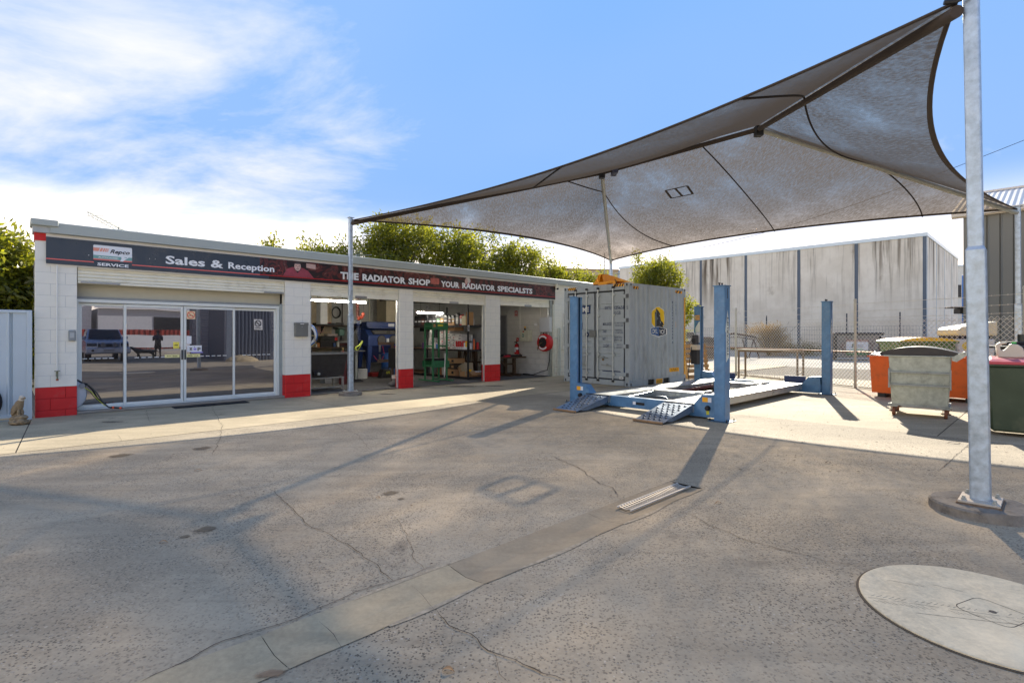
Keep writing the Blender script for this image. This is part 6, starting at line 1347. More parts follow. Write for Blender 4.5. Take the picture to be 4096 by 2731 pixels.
# rusty trestles and junk
rusty = mat('rusty_dark', rgb(66, 46, 38), .8, var=.3)
tr = thing('rusty_trestle', 'rusty steel trestle frame with zigzag legs beyond the fence', 'trestle', ((2935 - CX) * 33 / F, 33, 0)); mb = MB()
pts = [(-1.0, 0, 1.1), (-.6, 0, 1.45), (0, 0, 1.55), (.6, 0, 1.45), (1.4, 0, 1.3)]
for a, b in zip(pts[:-1], pts[1:]): mb.bar(a, b, .09, .12)
mb.bar((-1.3, 0, .9), (-.6, 0, 1.3), .07); mb.bar((-.6, 0, 1.3), (.3, 0, 1.32), .06); mb.bar((.3, 0, 1.32), (1.35, 0, 1.15), .06); mb.obj('top_chord', rusty, tr)
for a, b in (((.55, 0, 1.2), (.85, 0, 0)), ((.95, 0, 0), (1.25, 0, 1.2)), ((1.25, 0, 1.2), (1.6, 0, 0)), ((-1.2, 0, .95), (-1.5, 0, 0))): m_ = MB(); m_.bar(a, b, .06); m_.obj('leg', rusty, tr)
jk = thing('scrap_rack', 'dark rusty scrap metal stacked behind the fence beside the container', 'scrap metal', ((2775 - CX) * 32 / F, 32, 0)); me = None
for (x, z0, w_, h_, mm) in ((-.5, 0, 1.0, 1.05, rusty), (-.1, 1.06, 1.3, .2, dark_steel), (.75, 0, .5, 1.3, mat('scrap_brown', rgb(110, 88, 72), .8, var=.3)), (.1, .9, .9, .45, MATS['scrap_brown']), (-.35, 1.27, .3, .35, dark_steel)): BX(x, x + w_, -.2, .3, z0, z0 + h_).obj('scrap_piece', mm, jk, bevel=.03)
for k in range(3): BX(-.9 + k * .02, 1.3, -.24, -.21, .25 + k * .38, .33 + k * .38).obj('shelf_rail', rusty, jk)
# far tan building with a mural, distant ridge behind the workshop
fz = 78.0; fb = thing('tan_building', 'distant tan walled building partly hidden by trees above the container', 'building', ((2380 - CX) * fz / F, fz, 0), radians(10)); BX(-9, 3.6, 0, 9, 0, H + (HY - 1082) * fz / F).obj('wall', mat('tan_wall', rgb(178, 162, 130), .8, var=.08), fb)
BX(-9.1, 3.7, -.1, 9.1, H + (HY - 1082) * fz / F, H + (HY - 1076) * fz / F).obj('parapet', mat('tan_dark', rgb(150, 128, 100), .8), fb); BX(-2.6, 1.2, -.14, -.1, 7.2, 9.0).obj('mural', mat('mural', rgb(150, 180, 200), .6, var=.2), fb); MB().prism([(-2.0, 7.3), (-.9, 7.3), (-.7, 8.3), (-1.1, 8.9), (-1.8, 8.4)], -.16, -.141).obj('mural_shape', mat('mural_blue', rgb(50, 110, 190), .6), fb)
for x in (-8, -5.4, -3, 1.6): BX(x, x + .25, -.18, -.1, 0, 10.5).obj('pilaster', MATS['tan_dark'], fb)
fb2 = thing('low_blue_shed', 'distant low pale blue roof beside the tan building', 'building', ((2500 - CX) * 80 / F, 80, 0)); BX(-2.4, 2.4, 0, 6, 0, H + (HY - 1092) * 80 / F).obj('wall', mat('pale_blue', rgb(170, 190, 205), .7), fb2); MB().prism([(-2.6, 11.0), (0, 11.5), (2.6, 11.0)], -.2, 6.2).obj('roof', mat('shed_roof_blue', rgb(140, 160, 180), .5), fb2)
mast = thing('thin_mast', 'thin grey mast standing behind the container roof', 'mast', ((2418 - CX) * 24 / F, 24, 0)); MB().tube([(0, 0, 0), (0, 0, H + (HY - 1012) * 24 / F)], .018, 6).obj('mast_tube', galv_dull, mast)
# metal clad building on the right
mz = 20.0; mo = Vector(((3856 - CX) * mz / F, mz, 0)); mc = thing('metal_clad_building', 'grey ribbed metal building with a pale corrugated roof at the right edge', 'building', mo, BA - pi / 2)
# local x runs towards the camera (along -V), local y runs away along +U
clad = mat('cladding', rgb(116, 116, 108), .5, .15, var=.06, scale=2); eave = H + (HY - 862) * mz / F; LL = 12
wl = MB(); n = int(LL / .36)
for i in range(n):
    x = i * .36; wl.quad((x, 0, 0), (x + .27, 0, 0), (x + .27, 0, eave), (x, 0, eave)); wl.quad((x + .27, 0, 0), (x + .285, .03, 0), (x + .285, .03, eave), (x + .27, 0, eave)); wl.quad((x + .285, .03, 0), (x + .315, -.025, 0), (x + .315, -.025, eave), (x + .285, .03, eave)); wl.quad((x + .315, -.025, 0), (x + .36, 0, 0), (x + .36, 0, eave), (x + .315, -.025, eave))
wl.obj('wall_sheet', clad, mc, fix=False); BX(-.02, 0, 0, 8, 0, eave).obj('end_wall', clad, mc); BX(0, LL, .1, 8, 0, eave - .01).obj('wall_core', clad, mc)
BX(-.35, LL, -.22, -.12, eave - .06, eave + .10).obj('gutter', mat('gutter_cream', rgb(205, 196, 178), .4), mc); BX(-.35, LL, -.12, .0, eave - .10, eave + .02).obj('fascia', MATS['gutter_cream'], mc)
rr_m = mat('roof_pale', rgb(196, 190, 182), .35, .35, var=.06); rfm = MB(); n = int((LL + .4) / .09)
for i in range(n):
    x = -.38 + i * .09; z0 = eave + .10 + (.02 if i % 2 else 0); z1 = eave + .10 + (0 if i % 2 else .02); rfm.quad((x, -.16, z0), (x + .09, -.16, z1), (x + .09, 4.2, z1 + 1.5), (x, 4.2, z0 + 1.5))
o_ = rfm.obj('roof', rr_m, mc, fix=False); BX(-.4, LL, 4.1, 4.3, eave + 1.58, eave + 1.66).obj('ridge_cap', rr_m, mc)
wbz = 60.0; wbd = thing('white_building', 'plain white building between the warehouse and the metal clad wall', 'building', ((3850 - CX) * wbz / F, wbz, 0)); BX(-2.2, 4, 0, 8, 0, H + (HY - 1066) * wbz / F).obj('wall', mat('white_wall', rgb(208, 208, 200), .8), wbd); BX(-2.4, 4, -.15, -.0, H + (HY - 1066) * wbz / F, H + (HY - 1060) * wbz / F).obj('roof_edge', mat('capping2', rgb(190, 204, 214), .4), wbd); BX(-.9, -.2, -.08, -.0, 5.8, 7.2).obj('window', dark_steel, wbd)
bp = thing('blue_hoist_post', 'bright blue steel post beyond the fence left of the metal clad wall', 'post', ((3863 - CX) * 26 / F, 26, 0)); BX(-.11, .11, -.11, .11, 0, H + (HY - 1100) * 26 / F).obj('column', mat('bright_blue', rgb(30, 110, 190), .4), bp, bevel=.01); BX(-.45, -.11, -.2, .2, 2.5, 2.75).obj('arm_bracket', dark_steel, bp, bevel=.02); BX(-.9, .6, -.2, .2, 2.76, 2.84).obj('arm', black, bp, bevel=.02)
pl = thing('power_line', 'thin overhead cable passing behind the shade sail', 'cable'); mb = MB(); a = Vector(((4300 - CX) * 34 / F, 34, H + (HY - 480) * 34 / F)); b = Vector(((2300 - CX) * 60 / F, 60, H + (HY - 1060) * 60 / F)); mb.tube([a.lerp(b, k / 20) - Vector((0, 0, 2.0 * sin(pi * k / 20))) for k in range(21)], .018, 4); mb.obj('cable_run', dark_steel, pl, fix=False)
# TV aerial and second aerial on the roof
an = bthing('tv_aerial', 'television aerial with thin rods lying out over the left end of the roof', 'aerial', 1.25, 1.6, 3.3); mb = MB(); a0 = Vector((-.45, -.55, .55)); a1 = Vector((.55, .45, .28)); mb.bar(a0, a1, .018); mb.bar(a0 + Vector((0, 0, -.05)), a1 + Vector((-.3, -.3, -.0)), .012); mb.bar((.1, .0, 0), (.1, .0, .42), .02)
dv = (a1 - a0).normalized(); sv = dv.cross(Vector((0, 0, 1))).normalized()
for k in range(12): c = a0.lerp(a1, (k + .5) / 12); l_ = .16 + .012 * k; mb.bar(c - sv * l_, c + sv * l_, .007)
mb.obj('aerial_rods', galv_dull, an, fix=False)
an2 = bthing('roof_aerial', 'small grid aerial on the roof above the words radiator shop', 'aerial', 7.1, 2.2, 3.2); mb = MB(); mb.bar((0, 0, 0), (0, 0, .62), .02)
for k in range(7): mb.bar((-.35 + .02 * k, 0, .45 + .05 * k), (.35 - .02 * k, .1, .47 + .05 * k), .009)
mb.bar((-.5, 0, .5), (.5, 0, .66), .012); mb.obj('aerial_rods', galv_dull, an2, fix=False)

# ============================================================ AGAINST THE FRONT WALL
mbx = bthing('letter_box', 'grey metal letter box fixed to the column right of the glass doors', 'letter box', sx(1181, -.1), -.0, 0); lb0, lb1 = sx(1183, -.1), sx(1233, -.1); z0, z1 = zz_(1346, lb0, -.1), zz_(1291, lb0, -.1); w_ = lb1 - lb0; mbx.location = W(lb0, -.1)
gm_ = mat('letterbox_grey', rgb(120, 122, 118), .4, .4, var=.05); BX(0, w_, 0, .095, z0, z1).obj('box', gm_, mbx, bevel=.006); BX(-.005, w_ + .005, -.012, .095, z1 - .05, z1 + .006).obj('flap', gm_, mbx, bevel=.004); BX(w_ * .35, w_ * .65, -.0135, -.0118, z1 - .032, z1 - .018).obj('name_slot', wh, mbx); MB().lathe([(.012, -.006), (.012, .001)], (w_ * .5, 0, z1 - .09), n=10, axis='y').obj('lock', steel, mbx)
s_ = sx(228, -.02); tp = bthing('garden_tap', 'brass tap on a white water pipe running down the left column', 'tap', s_, -.03, 0); MB().tube([(0, 0, .78), (0, 0, 2.64)], .011, 8).obj('pipe', white_m, tp, smooth=True); zt_ = .78; brass = mat('tap_brass', rgb(112, 116, 96), .4, .6, var=.15)
mb = MB(); mb.tube([(0, 0, .8), (0, 0, .70)], .016, 8); mb.tube([(0, 0, .74), (.0, -.05, .735), (.0, -.065, .70), (0, -.065, .66)], .013, 8); mb.obj('tap_body', brass, tp, smooth=True); mb = MB(); mb.tube([(0, -.03, .75), (0, -.03, .80)], .008, 8); mb.bar((-.04, -.03, .80), (.04, -.03, .80), .012); mb.obj('tap_handle', brass, tp); MB().tube([(0, -.065, .665), (0, -.065, .635)], .018, 8).obj('hose_end', mat('hose_orange', rgb(150, 70, 40), .5), tp)
s_ = sx(288, -.02); ib = bthing('outdoor_switch_box', 'small grey weatherproof switch box on the left column beside the glass doors', 'switch box', s_, 0, 0); zc = zz_(1342, s_); BX(-.05, .05, -.055, -.001, zc - .095, zc + .095).obj('cover', mat('switch_grey', rgb(140, 146, 146), .35, var=.03), ib, bevel=.012); BX(-.03, .03, -.06, -.0545, zc - .04, zc + .05).obj('window', mat('switch_window', rgb(170, 176, 178), .2), ib, bevel=.005)
sc_ = bthing('security_camera', 'small cream security camera on the wall right of the signboard', 'security camera', sx(2226, -.1), -.10, 0); zc = zz_(1155, sx(2226, -.1)); MB().lathe([(.035, -.04), (.045, 0), (.045, .17)], (0, 0, zc), n=14).obj('body', cream, sc_, smooth=True); MB().lathe([(.02, -.06), (.03, -.045), (.03, .0)], (0.0, -.03, zc - .01), n=12, axis='y').obj('lens', black, sc_, smooth=True); BX(-.02, .02, .0, .10, zc + .09, zc + .13).obj('bracket', cream, sc_)
dp = bthing('downpipes', 'pair of white vertical pipes on the wall beside the container', 'pipes', sx(2232, -.03), -.04, 0); dp['label'] = 'white wall conduit with a bent top and side branch beside the container'
MB().tube([(0, 0, 0.02), (0, 0, 1.62), (.02, .0, 1.68), (.08, 0, 1.69)], .022, 10).obj('pipe', mat('conduit', rgb(200, 206, 200), .5), dp, smooth=True); MB().tube([(.09, 0, 0.02), (.09, 0, 1.68)], .026, 10).obj('pipe', MATS['conduit'], dp, smooth=True); MB().tube([(-.28, 0, 1.34), (0, 0, 1.34)], .014, 8).obj('branch_pipe', MATS['conduit'], dp, smooth=True)
wn = part('window', bld, (sx(2249, 0), 0, 0)); BX(0, 1.2, -.025, -.003, 1.0, 2.25).obj('frame', white_m, wn); BX(.05, 1.15, -.028, -.0255, 1.06, 1.75).obj('pane', mat('obscure_glass', rgb(96, 104, 84), .3, var=.2, scale=8), wn); BX(.05, 1.15, -.028, -.0255, 1.80, 2.20).obj('pane', mat('louvre_glass', rgb(176, 168, 148), .4, var=.1), wn); BX(-.02, 1.22, -.06, -.004, .93, .99).obj('sill', white_m, wn)
mt = bthing('door_mat', 'thin black rubber door mat on the step before the glass doors', 'door mat', 2.0, -.34, .0025); BX(0, 1.35, 0, .30, .0, .012).obj('mat_sheet', rubber, mt)
# hose reel behind the first column
hr = bthing('grey_hose_reel', 'grey hose reel with an orange hub standing beside the left red column base', 'hose reel', sx(352, .08) - .29, .08, .055); hrm = mat('reel_grey', rgb(172, 178, 186), .45, var=.04); MB().lathe([(.02, -.07), (.20, -.075), (.27, -.06), (.285, -.03), (.285, .05), (.2, .08)], (-.01, .03, .30), n=32, axis='y').obj('housing', hrm, hr, smooth=True); MB().lathe([(.085, -.082), (.08, -.09), (.07, -.085)], (-.02, .03, .28), n=20, axis='y').obj('hub', mat('hub_orange', rgb(206, 112, 60), .5), hr, smooth=True)
mb = MB(); mb.tube([(.29 * cos(a) - .01, .03, .30 + .295 * sin(a)) for a in [1.9 - k * .16 for k in range(10)]], .022, 8); mb.obj('carry_handle', black, hr, smooth=True)
hc = part('hose', hr); mb = MB(); mb.tube([(.22, .0, .48), (.30, -.05, .46), (.40, -.12, .33), (.48, -.18, .16), (.56, -.22, .06), (.60, -.24, .045)], .013, 8); mb.obj('hose_run', mat('hose_dark', rgb(40, 42, 36), .5), hc, smooth=True); mb = MB(); mb.tube([(.24, -.02, .42), (.33, -.06, .35), (.42, -.12, .2), (.52, -.2, .08)], .006, 6); mb.obj('hose_stripe', mat('hose_lime', rgb(170, 180, 50), .5), hc, smooth=True)
mb = MB(); mb.tube([(.60, -.24, .05), (.76, -.30, .03)], [.02, .017], 10); mb.obj('nozzle', black, hc, smooth=True)
for t_ in (.1, .75): a = Vector((.60, -.24, .05)); b = Vector((.76, -.30, .03)); MB().tube([a.lerp(b, t_), a.lerp(b, t_ + .18)], .022, 10).obj('nozzle_ring', mat('ring_orange', rgb(235, 90, 40), .5), hc, smooth=True)
MB().lathe([(.045, -.08), (.045, .02)], (.20, .0, .46), n=12, axis='y').obj('hose_guide', mat('guide_grey', rgb(120, 124, 128), .5), hr, smooth=True)
# fence panel at the left edge
fp_ = bthing('metal_fence_panel', 'pale blue grey corrugated metal fence panel left of the workshop', 'fence', -.075, -.06, 0); fpm_ = mat('colorbond', rgb(190, 202, 208), .42, .15, var=.04, scale=2); zt_ = zz_(1246, -.1, 0); mb = MB(); L_ = 4
y0 = 0; x = -.03; pts = []
while x > -L_: pts += [(x, 0), (x - .17, 0), (x - .185, .03), (x - .20, .03), (x - .215, -.02), (x - .235, -.02)]; x -= .25
for a, b in zip(pts[:-1], pts[1:]): mb.quad((a[0], a[1], .06), (b[0], b[1], .06), (b[0], b[1], zt_ - .02), (a[0], a[1], zt_ - .02))
mb.obj('sheet', fpm_, fp_, fix=False); BX(-L_, .0, -.03, .04, zt_ - .03, zt_ + .02).obj('top_rail', fpm_, fp_, bevel=.004); BX(-L_, -.03, -.025, .035, .05, .10).obj('bottom_rail', fpm_, fp_, bevel=.004); BX(-.03, .035, -.04, .04, .0, zt_ + .02).obj('end_post', fpm_, fp_, bevel=.004); BX(-L_, .0, -.03, -.01, .0, .025).obj('ground_channel', galv_dull, fp_)
fp_.rotation_euler = (0, 0, BA + radians(4))
# eagle statue
ep = gp(66, 1700); eg = thing('eagle_statue', 'weathered stone eagle statue on a rocky base beside the metal fence', 'statue', ep + Vector((0, .05, 0)), radians(-10))
stone = mat('statue_stone', rgb(148, 128, 98), .85, var=.3, scale=22, bump=.8, bscale=60, dirt=rgb(90, 72, 50), dirt_amt=.6, dirt_scale=14)
me = remeshed([((0, 0, .04), (.15, .12, .045)), ((-.03, 0, .09), (.11, .09, .06)), ((.05, .0, .12), (.075, .07, .04)), ((-.06, .02, .13), (.07, .06, .06)), ((.08, -.03, .06), (.06, .05, .04))], .010, .014, 22); me.materials.append(stone); link('rock_base', me, eg)
me = remeshed([((-.015, 0, .30), (.062, .055, .11), (0, .45, 0)), ((-.055, 0, .235), (.04, .05, .10), (0, .55, 0)), ((-.095, 0, .17), (.022, .035, .07), (0, .6, 0)), ((-.045, .045, .25), (.045, .02, .11), (0, .5, 0)), ((-.045, -.045, .25), (.045, .02, .11), (0, .5, 0)), ((.02, .025, .19), (.022, .022, .06)), ((.02, -.025, .19), (.022, .022, .06)), ((.03, 0, .38), (.042, .036, .06), (0, .3, 0)), ((.05, 0, .43), (.042, .033, .034)), ((.095, 0, .427), (.022, .012, .012)), ((.108, 0, .418), (.008, .008, .012)), ((.045, .03, .145), (.035, .02, .012)), ((.045, -.03, .145), (.035, .02, .012))], .007, .006, 60); me.materials.append(stone); link('eagle_body', me, eg)
me = remeshed([((.05, 0, .435), (.045, .036, .034)), ((.036, 0, .40), (.043, .038, .04))], .007, .003, 60); me.materials.append(mat('statue_head', rgb(196, 186, 168), .8, var=.15, scale=30)); link('head', me, eg)
ty = thing('leaning_tyre', 'dark tyre edge just showing at the far left beside the fence', 'tyre', gp(-12, 1690) + Vector((0, 0, 0)), radians(20)); MB().lathe([(.2, -.08), (.3, -.09), (.33, -.05), (.33, .05), (.3, .09), (.2, .08)], (-.28, 0, .33), n=28, axis='y').obj('tread', rubber, ty, smooth=True)
# ============================================================ INSIDE THE WORKSHOP
lamp_m = bpy.data.materials.new('lamp_tube'); lamp_m.use_nodes = True; lb = lamp_m.node_tree.nodes['Principled BSDF']; lb.inputs['Emission Color'].default_value = (1, .93, .80, 1); lb.inputs['Emission Strength'].default_value = 42
def at_(px, py, d):                    # point in the building frame seen at a pixel on the plane d
    s = sx(px, d); return s, d, zz_(py, s, d)
def lamp(label, s0, s1, d, z):
    t_ = bthing('fluorescent_lamp', label, 'lamp', s0, d, z, 0, 'lit fluorescent tubes in the workshop'); MB().tube([(0, 0, -.03), (s1 - s0, 0, -.03)], .019, 10).obj('tube', lamp_m, t_, smooth=True); BX(-.03, s1 - s0 + .03, -.06, .06, -.005, .05).obj('fitting', white_m, t_)
    for x in (.15, s1 - s0 - .15): MB().tube([(x, 0, .05), (x, 0, 3.05 - z)], .006, 5).obj('hanger', dark_steel, t_)
s_, d_, z_ = at_(1300, 1200, 1.0); lamp('long lit fluorescent tube hanging inside the second roller door', s_ - .35, s_ + 1.15, 1.0, zz_(1198, s_, 1.0))
sA = sx(1668, 2.6); sB = sx(1772, 2.6); lamp('lit fluorescent tube over the oil bottles behind the third roller door', sA, sB, 2.6, zz_(1246, sA, 2.6))
# --- second door: tub on stand
t_ = bthing('steel_wash_tub', 'dark steel wash tub with a drain tap on a pale steel stand', 'wash tub', 4.86, .62, .02); zt = zz_(1412, 5.2, .62)
mb = MB(); w_ = sx(1392, .62) - 4.86; mb.add([(.0, .06, .36), (w_ - .10, .06, .36), (w_ - .10, .62, .36), (0, .62, .36), (-.02, 0, zt - .02), (w_, 0, zt - .02), (w_, .7, zt - .02), (-.02, .7, zt - .02)], [(0, 3, 2, 1), (0, 1, 5, 4), (1, 2, 6, 5), (2, 3, 7, 6), (3, 0, 4, 7)]); mb.obj('tub', mat('tub_steel', rgb(58, 56, 56), .45, .4, var=.25, scale=5), t_, fix=False)
mb = MB(); mb.box(-.04, w_ + .04, -.03, .0, zt - .06, zt - .015); mb.box(w_, w_ + .04, 0, .72, zt - .06, zt - .015); mb.box(-.04, w_ + .04, .70, .73, zt - .06, zt - .015); mb.obj('rim', steel, t_)
stm = mat('stand_steel', rgb(150, 150, 142), .5, .3, var=.2, dirt=rgb(150, 96, 50), dirt_amt=.4, dirt_scale=8)
for x, y in ((-.0, .05), (w_ - .14, .05), (.0, .58), (w_ - .14, .58)): BX(x, x + .05, y, y + .05, 0, .31).obj('leg', stm, t_)
mb = MB(); mb.box(-.0, w_ - .09, .03, .66, .312, .345); mb.obj('stand_top', stm, t_); BX(.05, w_ - .14, .06, .09, .07, .1).obj('stand_rail', stm, t_)
MB().prism([(.28, .42), (.50, .42), (.53, .52), (.26, .52)], -.03, .05).obj('drain_box', dark_steel, t_); MB().lathe([(.035, -.08), (.035, -.03)], (.38, 0, .45), n=12, axis='y').obj('drain_cap', galv_rod, t_)
BX(.02, .28, .1, .4, zt - .01, zt + .05).obj('tray', black, t_)
# bench along the back wall with tools
def tbox(nm_, label, cat, s, d, z, w, dep_, h, m, group=None, bevel=.006, rz=0): 
    o = BX(0, w, 0, dep_, 0, h).obj(nm_, m, None, bevel=bevel); o.location = W(s, d, z); o.rotation_euler = (0, 0, BA + rz); return tag(o, label, cat, group)
bd = 5.4; s0 = 5.3; s1 = sx(1392, bd) + .35; zb = zz_(1387, sx(1330, bd), bd); be = bthing('workbench', 'long timber workbench with tools against the cream block wall', 'workbench', s0, bd, 0)
BX(0, s1 - s0, 0, .75, zb - .05, zb).obj('bench_top', dark_wood, be, bevel=.004)
for x in (.05, (s1 - s0) / 2, s1 - s0 - .12): BX(x, x + .07, .03, .1, .02, zb - .051).obj('leg', dark_steel, be)
BX(0, s1 - s0, .65, .7, .3, .34).obj('stretcher', dark_steel, be)
def onbench(px, w, h, m, label, cat, nm_, dd=.1, dep_=.3, grp=None, z=None): s = sx(px, bd + dd); return tbox(nm_, label, cat, s, bd + dd, zb if z is None else z, w, dep_, h, m, grp)
onbench(1282, .62, .22, mat('toolcase_black', rgb(34, 30, 32), .5), 'black tool case at the left end of the workbench', 'tool case', 'tool_case'); onbench(1284, .5, .16, black, 'second black case stacked on the tool case', 'tool case', 'tool_case', z=zb + .222); onbench(1322, .26, .10, red_m, 'small dark red box lying on the black cases', 'box', 'parts_box', z=zb + .222, dd=.12)
onbench(1345, .55, .13, mat('dark_red', rgb(74, 30, 30), .5), 'low dark red steel box on the workbench', 'box', 'steel_box'); onbench(1262, .12, .1, steel, 'small grey tin on the left end of the workbench', 'tin', 'small_tin'); onbench(1310, .38, .07, mat('white_red_carton', rgb(190, 176, 170), .6, var=.2, scale=12), 'white and red carton stacked on the black tool cases', 'carton', 'carton', z=zb + .384)
# drill press
s = sx(1365, 5.5); dpz = bthing('bench_drill', 'green grey bench drill press standing on the workbench', 'drill press', s, 5.6, zb); dpz.scale = (.8, .8, .74); dg = mat('drill_green', rgb(96, 136, 124), .45, var=.1)
BX(-.25, .25, -.2, .25, 0, .04).obj('base', dark_steel, dpz); MB().tube([(0, .12, .04), (0, .12, .8)], .035, 12).obj('column', steel, dpz, smooth=True); BX(-.13, .13, -.2, .22, .52, .84).obj('head', dg, dpz, bevel=.03); BX(-.2, .2, -.22, .32, .842, .96).obj('belt_cover', mat('drill_dark', rgb(70, 84, 78), .5), dpz, bevel=.03); MB().lathe([(.03, .3), (.045, .36), (.045, .52)], (0, -.1, 0), n=12).obj('chuck', dark_steel, dpz, smooth=True); BX(-.18, .18, -.22, .06, .2, .225).obj('drill_table', steel, dpz)
# shelf over the bench
zs = zz_(1303, sx(1400, 5.9), 5.9); sh = bthing('wall_shelf', 'long dark shelf of odds and ends on the cream block wall', 'shelf', sx(1250, 5.9), 5.85, 0); Lw = sx(1580, 5.9) - sx(1250, 5.9)
BX(0, Lw, 0, .34, zs - .03, zs).obj('board', dark_wood, sh)
for x in (.4, Lw * .5, Lw - .5): MB().prism([(.34, zs - .03), (.34, zs - .3), (.05, zs - .03)], x, x + .03, 'yz').obj('bracket', dark_steel, sh)
for px, w_, h_, m_, lb_ in ((1262, 1.0, .09, black, 'long black case on the left part of the wall shelf'), (1420, .62, .09, navy, 'blue box on the wall shelf beside the hanging hose'), (1520, .6, .12, dark_steel, 'dark folded cover on the right part of the wall shelf')): tbox('shelf_case', lb_, 'case', sx(px, 5.9), 5.87, zs, w_, .28, h_, m_)
# white duct and air pipes
s, d, z = at_(1265, 1260, 3.0); tbox('wall_cabinet', 'tall narrow white cabinet hanging high in the left of the second bay', 'cabinet', sx(1282, 3.4), 3.4, zz_(1296, sx(1282, 3.4), 3.4), .22, .3, 1.12, mat('cab_white', rgb(196, 196, 194), .5))
tbox('grey_locker', 'grey panel locker behind the narrow white cabinet', 'locker', 4.55, 3.9, 1.35, 1.2, .4, 1.5, mat('locker_grey', rgb(128, 134, 140), .5))
cd = bthing('wall_conduit', 'thin grey pipes running down the cream block wall', 'pipes', 0, 6.15, 0)
for px in (1369, 1478): s = sx(px, 6.15); MB().tube([(s, 0, 1.9), (s, 0, 3.04)], .018, 6).obj('pipe', dark_steel if px < 1400 else cream, cd)
tbox('pipe_lagging', 'cream boxed duct in the top right of the second bay', 'duct', sx(1545, 5.2), 5.2, 1.9, .9, .7, .95, mat('duct_cream', rgb(190, 178, 150), .6))
# blue hose reel on the first column side
br = bthing('blue_hose_reel', 'blue and white hose reel fixed just inside the left edge of the second door', 'hose reel', 4.84, .55, 0); zc = zz_(1340, 4.95, .5)
MB().lathe([(.27, -.07), (.30, -.03), (.30, .05), (.25, .09)], (.06, 0, zc), n=28, axis='y').obj('case', mat('reel_blue', rgb(50, 110, 190), .4), br, smooth=True); MB().lathe([(.25, -.078), (.25, -.071)], (.06, 0, zc), n=28, axis='y').obj('label_ring', wh, br); MB().lathe([(.19, -.09), (.19, -.0785)], (.06, 0, zc), n=24, axis='y').obj('face', dark_steel, br); mb = MB(); mb.tube([(.1, -.11, zc), (.24, -.13, zc - .02), (.26, -.12, zc - .2), (.12, -.1, zc - .32)], .012, 6); mb.obj('hose', mat('hose_cream', rgb(200, 180, 120), .5), br, smooth=True)
# gas bottles
gbm = mat('gas_maroon', rgb(92, 44, 48), .35, .2, var=.1)
for px, lb_ in ((1372, 'maroon gas cylinder behind the wash tub'), (1388, 'second maroon gas cylinder half hidden by the sail post')):
    s = sx(px, 2.1); t_ = bthing('gas_cylinder', lb_, 'gas cylinder', s, 2.1 + (.25 if px > 1380 else 0), .02, 0, 'gas cylinders in the second bay'); MB().lathe([(.11, 0), (.115, .03), (.115, .80), (.09, .88), (.04, .93), (.03, .96)], n=20).obj('bottle', gbm, t_, smooth=True); MB().lathe([(.02, .96), (.035, 1.0), (.035, 1.03), (.01, 1.05)], n=10).obj('valve', mat('valve', rgb(150, 130, 90), .4, .5), t_, smooth=True)
# pedestal grinder stand
t_ = bthing('bench_grinder_stand', 'steel pedestal with a small table just right of the sail post', 'stand', sx(1425, 2.6), 2.6, .02); MB().tube([(0, 0, .02), (0, 0, .92)], .045, 10).obj('pedestal', galv_dull, t_, smooth=True); BX(-.2, .22, -.15, .15, .92, .95).obj('table', steel, t_); MB().prism([(-.2, 0), (.2, 0), (.06, .08), (-.06, .08)], -.12, .12).obj('foot', dark_steel, t_)
# hanging coil hose, red reel and yellow tool
s, d, z = at_(1428, 1270, 1.6); hg = bthing('coiled_air_hose', 'dark red coiled air hose hanging from the ceiling with a red fitting', 'air hose', s, 1.6, 0); z0 = 2.75; z1 = zz_(1272, s, 1.6)
mb = MB(); pts = []
for k in range(300): a = k / 300 * 2 * pi * 20; pts.append((cos(a) * .045 + .03 * k / 300, sin(a) * .045, z0 - (z0 - z1) * (k / 300)))
mb.tube(pts, .011, 5); mb.obj('coil', mat('coil_maroon', rgb(92, 44, 36), .5), hg, smooth=True)
MB().tube([(.22, 0, 2.75), (.2, 0, z1 + .1)], .006, 5).obj('wire', black, hg); me = remeshed([((.06, 0, z1), (.06, .05, .06)), ((.13, 0, z1 + .02), (.07, .05, .05)), ((.19, 0, z1 + .1), (.045, .04, .08))], .012); me.materials.append(mat('fit_red', rgb(160, 66, 44), .5)); link('fitting', me, hg)
mb = MB(); pts = []; zc0 = z1 - .06; zc1 = zz_(1362, s, 1.6)
for k in range(160): a = k / 160 * 2 * pi * 9; pts.append((cos(a) * .05 + .03 + .05 * k / 160, sin(a) * .05, zc0 - (zc0 - zc1) * (k / 160)))
mb.tube(pts, .008, 5); mb.obj('lower_coil', mat('coil_blue', rgb(50, 60, 96), .5), hg, smooth=True)
z_ = zz_(1386, s, 1.6); yt = bthing('lime_hand_tool', 'lime green handled tool hanging on the blue coil right of the sail post', 'hand tool', s, 1.55, z_); MB().prism([(-.09, -.08), (-.03, -.12), (.04, -.07), (.16, .14), (.13, .17), (.02, .04), (-.07, .0)], -.02, .02).obj('handle', mat('lime', rgb(186, 200, 80), .45), yt, bevel=.008); MB().prism([(-.06, -.06), (-.02, -.09), (.02, -.04), (.05, .04), (-.04, -.02)], -.025, -.0205).obj('grip', black, yt)
